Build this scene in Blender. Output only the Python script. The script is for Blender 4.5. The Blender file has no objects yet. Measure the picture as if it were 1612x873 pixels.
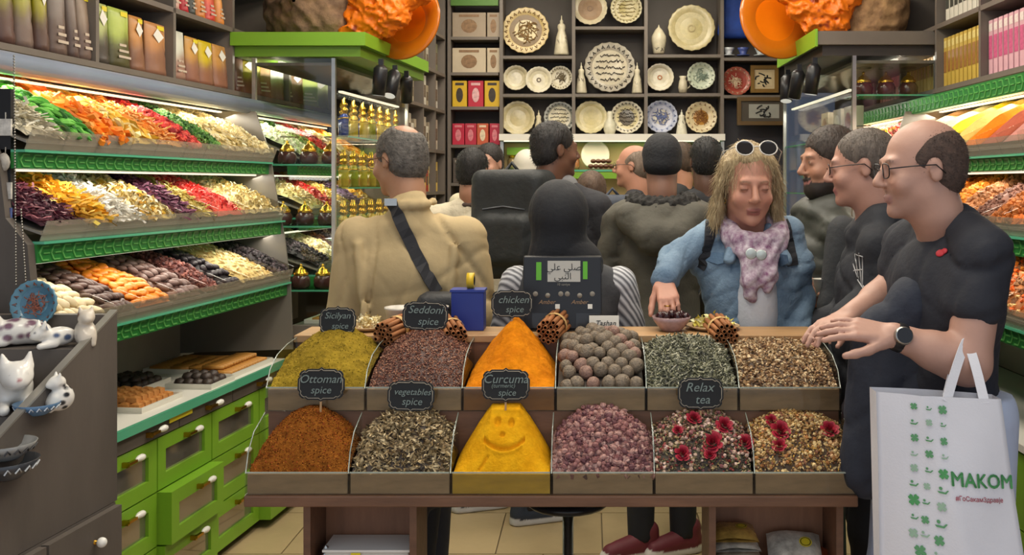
import bpy, bmesh, math, random
import numpy as np
from mathutils import Vector, Matrix
random.seed(7)
RNG = np.random.default_rng(7)
SC = bpy.context.scene
COL = SC.collection
PI = math.pi
# ------------------------------------------------------------------ camera, world, exposure
FPX, VX, VY, EYE = 1500.0, 930.0, 290.0, 1.55      # focal length and principal point in pixels of 1612x873
cam_d = bpy.data.cameras.new('camera'); cam = bpy.data.objects.new('camera', cam_d); COL.objects.link(cam)
cam.location = (0, 0, EYE); cam.rotation_euler = (PI / 2, 0, 0)
cam_d.sensor_width = 36; cam_d.lens = FPX / 1612 * 36
cam_d.shift_x = -(VX - 806) / 1612; cam_d.shift_y = -(436.5 - VY) / 1612
cam_d.clip_start = .05; cam_d.clip_end = 60
SC.camera = cam
w = bpy.data.worlds.new('street_light'); SC.world = w; w.use_nodes = True
w.node_tree.nodes['Background'].inputs[0].default_value = (.80, .88, 1.0, 1)
w.node_tree.nodes['Background'].inputs[1].default_value = .75
vs = SC.view_settings
vs.view_transform = 'Standard'; vs.look = 'None'; vs.gamma = 1; vs.use_curve_mapping = False; vs.exposure = 0.12
SC.cycles.use_denoising = True
SC.cycles.max_bounces = 6; SC.cycles.transparent_max_bounces = 16; SC.cycles.caustics_reflective = False; SC.cycles.caustics_refractive = False
def area_light(name, loc, sx, sy, power, col=(1, .93, .82), rot=(0, 0, 0)):
    d = bpy.data.lights.new(name, 'AREA'); d.shape = 'RECTANGLE'; d.size = sx; d.size_y = sy; d.energy = power; d.color = col
    o = bpy.data.objects.new(name, d); COL.objects.link(o); o.location = loc; o.rotation_euler = rot
    return o
CEIL = 3.15
CEIL_LAMPS = [(x, y) for y in (1.7, 2.9, 4.1, 5.3, 6.3) for x in (-.62, .55)]
for (x, y) in CEIL_LAMPS:
    area_light('ceiling_panel_light', (x, y, CEIL - .035), .55, .55, {1.7: 8, 2.9: 11, 4.1: 14, 5.3: 8, 6.3: 4}[y], (1, .93, .80))
# ------------------------------------------------------------------ small helpers
def lin(c):
    if isinstance(c, str):
        c = c.lstrip('#'); c = [int(c[i:i + 2], 16) / 255 for i in (0, 2, 4)]
    return tuple(v / 12.92 if v <= .04045 else ((v + .055) / 1.055) ** 2.4 for v in c)
def pt(px, py, Y):
    return Vector(((px - VX) * Y / FPX, Y, EYE - (py - VY) * Y / FPX))
MATS = {}
def M(name, col='808080', rough=.5, metal=0, noise=0, nscale=8, bump=0, bscale=40, emit=0, glass=None, vcol=False, wood=None, spec=.5, stretch=(1, 1, 1), col2=None):
    if name in MATS: return MATS[name]
    m = bpy.data.materials.new(name); m.use_nodes = True; MATS[name] = m
    nt = m.node_tree; N = nt.nodes; L = nt.links; b = N['Principled BSDF']
    c = lin(col)
    b.inputs['Roughness'].default_value = rough; b.inputs['Metallic'].default_value = metal
    b.inputs['Specular IOR Level'].default_value = spec
    b.inputs['Base Color'].default_value = (*c, 1)
    tc = N.new('ShaderNodeTexCoord')
    mp = N.new('ShaderNodeMapping'); mp.inputs['Scale'].default_value = stretch
    L.new(tc.outputs['Object'], mp.inputs['Vector'])
    if glass is not None:                                  # thin clear pane: see-through with a tint and a gloss
        tr = N.new('ShaderNodeBsdfTransparent'); tr.inputs[0].default_value = (*[1 - (1 - v) * glass for v in c], 1)
        gl = N.new('ShaderNodeBsdfGlossy'); gl.inputs['Roughness'].default_value = rough
        lw = N.new('ShaderNodeLayerWeight'); lw.inputs[0].default_value = .5
        pw = N.new('ShaderNodeMath'); pw.operation = 'POWER'; pw.inputs[1].default_value = 4.0; L.new(lw.outputs['Facing'], pw.inputs[0])
        fr = N.new('ShaderNodeMath'); fr.operation = 'MULTIPLY_ADD'; fr.inputs[1].default_value = .45; fr.inputs[2].default_value = .035; L.new(pw.outputs[0], fr.inputs[0])
        mx = N.new('ShaderNodeMixShader')
        L.new(fr.outputs[0], mx.inputs[0]); L.new(tr.outputs[0], mx.inputs[1]); L.new(gl.outputs[0], mx.inputs[2])
        L.new(mx.outputs[0], N['Material Output'].inputs['Surface']); return m
    if vcol:
        at = N.new('ShaderNodeAttribute'); at.attribute_name = 'Col'
        src = at.outputs['Color']
        if noise:
            nz = N.new('ShaderNodeTexNoise'); nz.inputs['Scale'].default_value = nscale; nz.inputs['Detail'].default_value = 4
            L.new(mp.outputs[0], nz.inputs['Vector'])
            mr = N.new('ShaderNodeMapRange'); mr.inputs[3].default_value = 1 - noise; mr.inputs[4].default_value = 1 + noise
            L.new(nz.outputs[0], mr.inputs[0])
            mu = N.new('ShaderNodeVectorMath'); mu.operation = 'SCALE'
            L.new(src, mu.inputs[0]); L.new(mr.outputs[0], mu.inputs['Scale']); src = mu.outputs[0]
        L.new(src, b.inputs['Base Color'])
    elif noise or wood or col2:
        nz = N.new('ShaderNodeTexNoise'); nz.inputs['Scale'].default_value = nscale; nz.inputs['Detail'].default_value = 6; nz.inputs['Roughness'].default_value = .6
        L.new(mp.outputs[0], nz.inputs['Vector'])
        rp = N.new('ShaderNodeValToRGB')
        lo = lin(col2) if col2 else [max(0, v * (1 - noise)) for v in c]
        hi = c if col2 else [min(1, v * (1 + noise)) for v in c]
        rp.color_ramp.elements[0].position = .3; rp.color_ramp.elements[1].position = .7
        rp.color_ramp.elements[0].color = (*lo, 1); rp.color_ramp.elements[1].color = (*hi, 1)
        L.new(nz.outputs[0], rp.inputs[0]); L.new(rp.outputs[0], b.inputs['Base Color'])
    if bump:
        n2 = N.new('ShaderNodeTexNoise'); n2.inputs['Scale'].default_value = bscale; n2.inputs['Detail'].default_value = 5
        L.new(mp.outputs[0], n2.inputs['Vector'])
        bp = N.new('ShaderNodeBump'); bp.inputs['Strength'].default_value = bump; bp.inputs['Distance'].default_value = .01
        L.new(n2.outputs[0], bp.inputs['Height']); L.new(bp.outputs[0], b.inputs['Normal'])
    if emit:
        b.inputs['Emission Color'].default_value = (*c, 1); b.inputs['Emission Strength'].default_value = emit
    return m
def wpos(o):
    p = Vector((0, 0, 0))
    while o is not None: p += o.location; o = o.parent
    return p
def tag(o, label=None, cat=None, group=None, kind=None):
    if label: o['label'] = label
    if cat: o['category'] = cat
    if group: o['group'] = group
    if kind: o['kind'] = kind
    return o
def thing(name, loc, label, cat, group=None, rz=0):
    o = bpy.data.objects.new(name, None); COL.objects.link(o); o.empty_display_size = .05
    o.location = loc; o.rotation_euler = (0, 0, rz)
    return tag(o, label, cat, group)
def copy_tree(o, parent=None):
    c = o.copy(); COL.objects.link(c); c.parent = parent
    for ch in list(o.children): copy_tree(ch, c)
    return c
def np_mesh(name, V, F, cols=None, smooth=False):
    V = np.asarray(V, np.float32); me = bpy.data.meshes.new(name)
    F = np.asarray(F, np.int32); n, k = F.shape
    me.vertices.add(len(V)); me.vertices.foreach_set('co', V.ravel())
    me.loops.add(n * k); me.loops.foreach_set('vertex_index', F.ravel())
    me.polygons.add(n); me.polygons.foreach_set('loop_start', np.arange(0, n * k, k, dtype=np.int32))
    me.polygons.foreach_set('use_smooth', np.full(n, smooth))
    if cols is not None:
        a = me.attributes.new('Col', 'FLOAT_COLOR', 'POINT')
        a.data.foreach_set('color', np.concatenate([np.asarray(cols, np.float32), np.ones((len(V), 1), np.float32)], 1).ravel())
    me.update(calc_edges=True); return me
def link(name, me, mat, parent=None, loc=None):
    o = bpy.data.objects.new(name, me); COL.objects.link(o)
    if mat and not me.materials:
        for m in (mat if isinstance(mat, (list, tuple)) else [mat]): me.materials.append(m)
    if parent: o.parent = parent
    if loc is not None: o.location = loc
    return o
class MB:
    """collects boxes, tubes, lathes and prisms into one mesh object"""
    def __init__(s, fmap=None): s.V = []; s.F = []; s.MI = []; s.S = []; s.fm = fmap; s.mi = 0
    def add(s, vs, fs, smooth=False):
        n = len(s.V)
        s.V += [tuple(s.fm(*v)) if s.fm else tuple(v) for v in vs]
        for f in fs: s.F.append([n + i for i in f]); s.MI.append(s.mi); s.S.append(smooth)
        return s
    def box(s, x0, x1, y0, y1, z0, z1):
        return s.add([(x0, y0, z0), (x1, y0, z0), (x1, y1, z0), (x0, y1, z0), (x0, y0, z1), (x1, y0, z1), (x1, y1, z1), (x0, y1, z1)],
                     [(3, 2, 1, 0), (4, 5, 6, 7), (0, 1, 5, 4), (1, 2, 6, 5), (2, 3, 7, 6), (3, 0, 4, 7)])
    def hexa(s, a, b):           # two quads a (4 points) and b (4 points)
        return s.add(list(a) + list(b), [(3, 2, 1, 0), (4, 5, 6, 7), (0, 1, 5, 4), (1, 2, 6, 5), (2, 3, 7, 6), (3, 0, 4, 7)])
    def prism(s, poly, d, axis='y', o=0.0):   # polygon in the plane normal to axis, from o to o+d
        n = len(poly)
        def q(p, t): return {'y': (p[0], t, p[1]), 'x': (t, p[0], p[1]), 'z': (p[0], p[1], t)}[axis]
        vs = [q(p, o) for p in poly] + [q(p, o + d) for p in poly]
        return s.add(vs, [tuple(range(n))[::-1], tuple(range(n, 2 * n))] + [(i, (i + 1) % n, n + (i + 1) % n, n + i) for i in range(n)])
    def lathe(s, prof, n=16, c=(0, 0, 0), axis='z', cap=True, smooth=True):
        vs = []; fs = []
        for (r, h) in prof:
            for i in range(n):
                a = 2 * PI * i / n; x, y = r * math.cos(a), r * math.sin(a)
                p = {'z': (x, y, h), 'y': (x, h, y), 'x': (h, x, y)}[axis]
                vs.append((c[0] + p[0], c[1] + p[1], c[2] + p[2]))
        for j in range(len(prof) - 1):
            for i in range(n):
                fs.append((j * n + i, j * n + (i + 1) % n, (j + 1) * n + (i + 1) % n, (j + 1) * n + i))
        s.add(vs, fs, smooth)
        if cap:
            m = len(s.V) - len(vs)
            for j in (0, len(prof) - 1):
                if prof[j][0] > 1e-5: s.F.append([m + j * n + i for i in range(n)]); s.MI.append(s.mi); s.S.append(False)
        return s
    def tube(s, pts, r, n=8, smooth=True):
        pts = [Vector(p) for p in pts]; rs = r if isinstance(r, (list, tuple)) else [r] * len(pts)
        vs = []; fs = []; up = Vector((0, 0, 1))
        for i, p in enumerate(pts):
            d = (pts[min(i + 1, len(pts) - 1)] - pts[max(i - 1, 0)]).normalized()
            u = up if abs(d.dot(up)) < .95 else Vector((1, 0, 0))
            a = d.cross(u).normalized(); b = a.cross(d)
            for k in range(n):
                t = 2 * PI * k / n; vs.append(p + a * (rs[i] * math.cos(t)) + b * (rs[i] * math.sin(t)))
        for i in range(len(pts) - 1):
            for k in range(n): fs.append((i * n + k, i * n + (k + 1) % n, (i + 1) * n + (k + 1) % n, (i + 1) * n + k))
        s.add(vs, fs, smooth)
        m = len(s.V) - len(vs)
        for j in (0, len(pts) - 1): s.F.append([m + j * n + k for k in range(n)]); s.MI.append(s.mi); s.S.append(False)
        return s
    def sphere(s, c, r, n=12, m=8):
        rx, ry, rz = r if isinstance(r, (list, tuple)) else (r, r, r)
        vs = [(c[0], c[1], c[2] - rz)]; fs = []
        for j in range(1, m):
            p = -PI / 2 + PI * j / m
            for i in range(n):
                a = 2 * PI * i / n; vs.append((c[0] + rx * math.cos(p) * math.cos(a), c[1] + ry * math.cos(p) * math.sin(a), c[2] + rz * math.sin(p)))
        vs.append((c[0], c[1], c[2] + rz)); t = len(vs) - 1
        for i in range(n):
            fs.append((0, 1 + (i + 1) % n, 1 + i)); fs.append((t, t - n + i, t - n + (i + 1) % n))
        for j in range(m - 2):
            for i in range(n): fs.append((1 + j * n + i, 1 + j * n + (i + 1) % n, 1 + (j + 1) * n + (i + 1) % n, 1 + (j + 1) * n + i))
        return s.add(vs, fs, True)
    def build(s, name, mat, parent=None, world=False, bevel=0, origin=None):
        """parent given: points are in the parent's own space, or in world space with world=True (unrotated parents)"""
        V = np.array(s.V, float)
        off = np.array(wpos(parent)) if (world and parent) else np.zeros(3)
        c = np.array(origin, float) if origin is not None else np.array([(V[:, 0].min() + V[:, 0].max()) / 2, (V[:, 1].min() + V[:, 1].max()) / 2, V[:, 2].min()])
        me = bpy.data.meshes.new(name); me.from_pydata((V - c).tolist(), [], s.F)
        me.polygons.foreach_set('material_index', s.MI); me.polygons.foreach_set('use_smooth', s.S)
        o = link(name, me, mat, parent, Vector(c - off))
        if bevel:
            b = o.modifiers.new('bevel', 'BEVEL'); b.width = bevel; b.segments = 2; b.limit_method = 'ANGLE'
        return o
def structure(o): o['kind'] = 'structure'; return o
ORD = ['first', 'second', 'third', 'fourth', 'fifth', 'sixth', 'seventh', 'eighth', 'ninth', 'tenth', 'eleventh', 'twelfth', 'thirteenth', 'fourteenth', 'fifteenth', 'sixteenth', 'seventeenth', 'eighteenth', 'nineteenth', 'twentieth'] + ['twenty-%s' % k for k in ('first', 'second', 'third', 'fourth', 'fifth', 'sixth', 'seventh', 'eighth', 'ninth')]
def text_mesh(body, size, shear=0, bold=0, extrude=.0006, align='CENTER', spacing=1.0):
    cu = bpy.data.curves.new('lettering', 'FONT'); cu.body = body; cu.size = size; cu.shear = shear; cu.extrude = extrude
    cu.align_x = align; cu.align_y = 'CENTER'; cu.resolution_u = 3; cu.space_character = spacing
    o = bpy.data.objects.new('lettering', cu); COL.objects.link(o)
    dg = bpy.context.evaluated_depsgraph_get(); me = bpy.data.meshes.new_from_object(o.evaluated_get(dg))
    bpy.data.objects.remove(o); bpy.data.curves.remove(cu); me.materials.clear(); return me
def put_text(name, body, size, mat, parent, loc, rot=(PI / 2, 0, 0), **kw):
    o = link(name, text_mesh(body, size, **kw), mat, parent, loc); o.rotation_euler = rot; return o
# left wall runs in along (.103, 1), right wall along (-.02, 1); W is the distance from the camera axis at Y = 0
SL, SR = .103, -.02
def PL(W, Y, z): return (-W + SL * Y, Y, z)
def PR(W, Y, z): return (W + SR * Y, Y, z)
RZL, RZR = -math.atan(SL), math.atan(-SR)
# ------------------------------------------------------------------ signed-distance modelling for people and soft shapes
def surface_nets(Fv, xs, ys, zs):
    nx, ny, nz = Fv.shape
    S = Fv < 0
    c = np.zeros((nx - 1, ny - 1, nz - 1), np.uint8)
    for dx in (0, 1):
        for dy in (0, 1):
            for dz in (0, 1): c += S[dx:nx - 1 + dx, dy:ny - 1 + dy, dz:nz - 1 + dz]
    act = (c > 0) & (c < 8); idx = -np.ones(act.shape, np.int32)
    I, J, K = np.nonzero(act); idx[I, J, K] = np.arange(len(I))
    acc = np.zeros((len(I), 3)); cnt = np.zeros(len(I))
    ax = (xs, ys, zs)
    for d in range(3):
        for a in (0, 1):
            for b in (0, 1):
                o0 = [0, 0, 0]; oth = [k for k in range(3) if k != d]; o0[oth[0]] = a; o0[oth[1]] = b
                o1 = list(o0); o1[d] = 1
                f0 = Fv[I + o0[0], J + o0[1], K + o0[2]]; f1 = Fv[I + o1[0], J + o1[1], K + o1[2]]
                m = (f0 < 0) != (f1 < 0); t = np.where(m, f0 / np.where(m, f0 - f1, 1), 0)
                P = np.stack([xs[I + o0[0]], ys[J + o0[1]], zs[K + o0[2]]], 1).astype(float)
                base = (I, J, K)[d]; P[:, d] += t * (ax[d][np.minimum(base + 1, len(ax[d]) - 1)] - ax[d][base])
                acc[m] += P[m]; cnt[m] += 1
    V = acc / np.maximum(cnt, 1)[:, None]
    Q = []
    for d in range(3):
        e = [slice(None)] * 3; e1 = [slice(None)] * 3; e[d] = slice(0, -1); e1[d] = slice(1, None)
        A = S[tuple(e)]; B = S[tuple(e1)]
        oth = [k for k in range(3) if k != d]
        I2 = np.nonzero(A != B); ok = np.ones(len(I2[0]), bool)
        for k in oth: ok &= (I2[k] > 0) & (I2[k] < Fv.shape[k] - 1)
        I2 = [q[ok] for q in I2]; fl = A[tuple(I2)]
        def cell(a, b):
            q = list(I2); q[oth[0]] = q[oth[0]] - a; q[oth[1]] = q[oth[1]] - b; return idx[tuple(q)]
        q4 = np.stack([cell(0, 0), cell(1, 0), cell(1, 1), cell(0, 1)], 1)
        if d == 1: fl = ~fl
        q4[~fl] = q4[~fl][:, ::-1]
        Q.append(q4)
    Q = np.concatenate(Q); Q = Q[(Q >= 0).all(1)]
    return V, Q
def noise3(seed, freq, n=10):
    r = np.random.default_rng(seed); K = r.normal(0, 1, (n, 3)); K = K / np.linalg.norm(K, axis=1)[:, None] * freq * r.uniform(.6, 1.5, (n, 1)); ph = r.uniform(0, 6.28, n)
    return lambda X, Y, Z: sum(np.sin(K[i, 0] * X + K[i, 1] * Y + K[i, 2] * Z + ph[i]) for i in range(n)) / math.sqrt(n / 2)
def v3(p): return np.array(p, np.float32)
class Sdf:
    """smooth union of round cones, ellipsoids and boxes, meshed with surface nets; each shape carries a colour"""
    def __init__(s, k=.02): s.p = []; s.k = k; s.cut = []; s.disp = None; s.paint = []
    def cone(s, a, b, ra, rb, col=None, k=None): s.p.append(('c', v3(a), v3(b), ra, rb, col, k, 1)); return s
    def chain(s, pts, rs, col=None, k=None):
        for i in range(len(pts) - 1): s.cone(pts[i], pts[i + 1], rs[i], rs[i + 1], col, k)
        return s
    def ell(s, c, r, col=None, k=None, R=None, sub=False): s.p.append(('e', v3(c), v3(r if isinstance(r, (tuple, list)) else (r, r, r)), R, 0, col, k, -1 if sub else 1)); return s
    def box(s, c, h, rd, col=None, k=None, R=None, sub=False): s.p.append(('b', v3(c), v3(h), R, rd, col, k, -1 if sub else 1)); return s
    def plane(s, n, d): s.cut.append((v3(n), d)); return s                  # keep where n.p < d
    def bounds(s):
        lo = []; hi = []
        for q in s.p:
            if q[7] < 0: continue
            if q[0] == 'c': r = max(q[3], q[4]); lo.append(np.minimum(q[1], q[2]) - r); hi.append(np.maximum(q[1], q[2]) + r)
            else:
                e = q[2] + (q[4] if q[0] == 'b' else 0)
                if q[3] is not None: e = np.abs(np.array(q[3])) @ e
                lo.append(q[1] - e); hi.append(q[1] + e)
        return np.min(lo, 0), np.max(hi, 0)
    def mesh(s, res, name='m', pad=.03, base=(.5, .5, .5), clip=None, raw=False):
        lo, hi = s.bounds(); lo = lo - pad; hi = hi + pad
        if clip: lo = np.maximum(lo, clip[0]); hi = np.minimum(hi, clip[1])
        xs, ys, zs = [np.arange(lo[i], hi[i] + res, res, dtype=np.float32) for i in range(3)]
        shp = (len(xs), len(ys), len(zs))
        X = xs[:, None, None]; Y = ys[None, :, None]; Z = zs[None, None, :]
        F = np.full(shp, 1.0, np.float32)
        for q in s.p: s.apply(q, F, X, Y, Z, xs, ys, zs)
        if s.disp is not None: F += s.disp(X, Y, Z).astype(np.float32)
        for n, d in s.cut: F = np.maximum(F, n[0] * X + n[1] * Y + n[2] * Z - d)
        V, Q = surface_nets(F, xs, ys, zs)
        # colours from the nearest coloured shape
        best = np.full(len(V), 9.0); C = np.tile(np.array(base, float), (len(V), 1))
        for q in s.p:
            if q[7] < 0 or q[5] is None: continue
            d = s.dist(q, V[:, 0], V[:, 1], V[:, 2]); m = d < best; best[m] = d[m]; C[m] = q[5]
        for (c, r, col, soft) in s.paint:
            R = np.array(r if isinstance(r, (tuple, list)) else (r, r, r)); d = np.sqrt((((V - np.array(c)) / R) ** 2).sum(1))
            t = np.clip((1 - d) / soft, 0, 1)[:, None]; C = C * (1 - t) + np.array(col) * t
        if raw: return V, Q, C
        return np_mesh(name, V, Q, C, True)
    def dist(s, q, X, Y, Z):
        if q[0] == 'c':
            a, b, ra, rb = q[1], q[2], q[3], q[4]; d = b - a; L2 = float(d @ d) + 1e-9
            t = np.clip(((X - a[0]) * d[0] + (Y - a[1]) * d[1] + (Z - a[2]) * d[2]) / L2, 0, 1)
            return np.sqrt((X - a[0] - t * d[0]) ** 2 + (Y - a[1] - t * d[1]) ** 2 + (Z - a[2] - t * d[2]) ** 2) - (ra + (rb - ra) * t)
        x, y, z = X - q[1][0], Y - q[1][1], Z - q[1][2]
        if q[3] is not None:
            R = np.array(q[3], np.float32); x, y, z = (R[0, 0] * x + R[1, 0] * y + R[2, 0] * z, R[0, 1] * x + R[1, 1] * y + R[2, 1] * z, R[0, 2] * x + R[1, 2] * y + R[2, 2] * z)
        r = q[2]
        if q[0] == 'e':
            k0 = np.sqrt((x / r[0]) ** 2 + (y / r[1]) ** 2 + (z / r[2]) ** 2); k1 = np.sqrt((x / r[0] ** 2) ** 2 + (y / r[1] ** 2) ** 2 + (z / r[2] ** 2) ** 2)
            return k0 * (k0 - 1) / np.maximum(k1, 1e-6)
        ax, ay, az = np.abs(x) - r[0], np.abs(y) - r[1], np.abs(z) - r[2]
        return np.sqrt(np.maximum(ax, 0) ** 2 + np.maximum(ay, 0) ** 2 + np.maximum(az, 0) ** 2) + np.minimum(np.maximum(ax, np.maximum(ay, az)), 0) - q[4]
    def apply(s, q, F, X, Y, Z, xs, ys, zs):
        k = q[6] if q[6] is not None else s.k
        if q[0] == 'c': r = max(q[3], q[4]); lo = np.minimum(q[1], q[2]) - r; hi = np.maximum(q[1], q[2]) + r
        else:
            e = q[2] + (q[4] if q[0] == 'b' else 0)
            if q[3] is not None: e = np.abs(np.array(q[3])) @ e
            lo = q[1] - e; hi = q[1] + e
        m = k * 1.2 + .05
        sl = []
        for (a, l, h) in ((xs, lo[0], hi[0]), (ys, lo[1], hi[1]), (zs, lo[2], hi[2])):
            i0, i1 = np.searchsorted(a, l - m), np.searchsorted(a, h + m)
            if i1 <= i0: return
            sl.append(slice(i0, i1))
        d = s.dist(q, X[sl[0]], Y[:, sl[1]], Z[:, :, sl[2]])
        f = F[tuple(sl)]
        if q[7] < 0:
            d = -d; h = np.clip(.5 - .5 * (d - f) / -k * -1, 0, 1) if False else np.clip(.5 + .5 * (d - f) / k, 0, 1)
            F[tuple(sl)] = f + (d - f) * h + k * h * (1 - h)
        else:
            h = np.clip(.5 + .5 * (f - d) / k, 0, 1)
            F[tuple(sl)] = f + (d - f) * h - k * h * (1 - h)
# ------------------------------------------------------------------ materials of the place
lam = M('grey_laminate', '5d554e', .55, noise=.16, nscale=5, bump=.12, bscale=30, stretch=(1, 1, .35))
lam_d = M('dark_laminate', '403b38', .5, noise=.12, nscale=6)
shelf_g = M('taupe_shelf_board', '6f665d', .5, noise=.08, nscale=6)
shelf_b = M('taupe_shelf_back', '524b45', .6, noise=.08, nscale=4)
green = M('lime_green_lacquer', '7cac2c', .4, noise=.05, nscale=3)
green_d = M('leaf_green_band', '2b7a36', .3, noise=.08, nscale=6)
green_l = M('pale_green_relief', '62ad58', .35)
glass = M('clear_glass', 'e8f4ee', .03, glass=.25)
gglass = M('green_edged_glass', '8fd9b4', .05, glass=.55)
gedge = M('green_glass_edge', '58b08a', .15, spec=.8)
acry = M('smoky_acrylic', 'd8d2c4', .08, glass=.3)
steel = M('brushed_steel', 'b9b9b4', .3, 1, noise=.08, nscale=20)
black = M('matt_black', '16161a', .5, noise=.1)
blk_pl = M('black_plastic', '1d1d20', .35)
white = M('white_paint', 'e6e2d8', .5)
cream = M('cream_enamel', 'cfc6ae', .4, noise=.05)
brass = M('brass', 'c9993a', .25, 1)
gold = M('gold_lid', 'd8a93a', .22, .9, noise=.1, nscale=60)
porc = M('white_porcelain', 'efece4', .2)
ledm = M('led_strip_glow', 'fff4dc', .5, emit=1.0)
woodm = M('walnut_board', '6b4a35', .45, noise=.28, nscale=5, stretch=(1, 6, 6), bump=.05)
woodl = M('light_oak_board', 'b08a5e', .45, noise=.18, nscale=4, stretch=(1, 8, 8))
mirror = M('tinted_drawer_glass', 'b0a79a', .08, .75, noise=.1, nscale=3)
milky = M('milky_acrylic', 'c2baa6', .1); milky.node_tree.nodes['Principled BSDF'].inputs['Alpha'].default_value = .38
vc = M('piece_colours', vcol=True, rough=.6, noise=.18, nscale=60)
vc_g = M('glossy_piece_colours', vcol=True, rough=.55, spec=.25, noise=.12, nscale=50)
vc_pow = M('powder_colours', vcol=True, rough=.95, noise=.22, nscale=45, bump=.35, bscale=160, spec=.1)
# ------------------------------------------------------------------ room shell
tile_a = M('beige_floor_tile', 'b8a27a', .4, noise=.12, nscale=3, bump=.03)
granite = M('speckled_terrazzo', 'c4a98a', .5, noise=.3, nscale=70)
fl = structure(MB().box(-3.4, 3.2, -2.0, 7.6, -.12, -.012).build('floor', M('floor_grout', '8a7a60', .8, noise=.1)))
tm = {}
for iy in range(9):
    for ix in range(8):
        y0 = 3.0 + iy * .5; x0 = -1.75 + ix * .45 + (.2 if iy % 2 else 0)
        me = tm.get('t')
        if me is None:
            o = MB().box(-.222, .222, -.247, .247, -.012, 0).build('floor_tile', tile_a, fl, origin=(0, 0, 0)); tm['t'] = o.data
        else: o = link('floor_tile', me, None, fl)
        o.location = Vector((x0 + .225, y0 + .25, 0)) - fl.location
MB().box(-3.3, 3.1, -2, 2.995, -.011, 0).build('threshold_slab', granite, fl, world=True)
wallm = M('grey_wall_paint', '6a635b', .8, noise=.06, nscale=2)
structure(MB(PL).box(2.72, 2.82, 1.2, 7.4, 0, CEIL).build('wall_left', wallm))
structure(MB(PR).box(2.24, 2.34, 1.2, 7.4, 0, CEIL).build('wall_right', wallm))
structure(MB().box(-2.2, 2.3, 7.2, 7.3, 0, CEIL).build('wall_back', wallm))
structure(MB().box(-3.0, 2.7, 1.0, 7.4, CEIL, CEIL + .1).build('ceiling', M('white_ceiling', 'cfc9bd', .8, noise=.03)))
lampf = M('lamp_diffuser', 'fff3dd', .5, emit=4)
for i, (x, y) in enumerate(CEIL_LAMPS):
    t = thing('ceiling_light', (x, y, CEIL), 'square recessed ceiling panel lamp, %s pair from the entrance, %s side' % (ORD[i // 2], 'left' if x < 0 else 'right'), 'ceiling light', 'ceiling panel lamps')
    MB().box(-.3, .3, -.3, .3, -.02, 0).build('frame', white, t); MB().box(-.27, .27, -.27, .27, -.026, -.021).build('diffuser', lampf, t)
# ------------------------------------------------------------------ wall displays with food trays
YN, YM, Y2, YF = 2.86, 4.57, 4.9, 5.95
TIERS = [  # front W, front z, back W, back z, band W, band z0, band z1
    (1.99, 1.705, 2.33, 1.865, 2.015, 1.598, 1.647),
    (1.945, 1.428, 2.30, 1.575, 1.957, 1.312, 1.370),
    (1.91, 1.135, 2.26, 1.275, 1.928, 1.02, 1.076)]
def band_pattern(mb, W, y0, y1, z0, z1):
    h = z1 - z0; y = y0 + .01
    while y < y1 - .05:
        for (a0, b0, a1, b1) in ((.0, .5, .012, .86), (.0, .5, .012, .14), (.012, .86, .04, .86), (.012, .14, .04, .14), (.018, .5, .045, .5)):
            ya, za, yb, zb = y + a0, z0 + b0 * h, y + a1, z0 + b1 * h; t = .0022
            dy, dz = yb - ya, zb - za; l = math.hypot(dy, dz); ny, nz = -dz / l * t, dy / l * t
            mb.add([(W - .003, ya + ny, za + nz), (W - .003, yb + ny, zb + nz), (W - .003, yb - ny, zb - nz), (W - .003, ya - ny, za - nz),
                    (W + .002, ya + ny, za + nz), (W + .002, yb + ny, zb + nz), (W + .002, yb - ny, zb - nz), (W + .002, ya - ny, za - nz)],
                   [(0, 1, 2, 3), (0, 4, 5, 1), (1, 5, 6, 2), (2, 6, 7, 3), (3, 7, 4, 0)])
        y += .052
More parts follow.
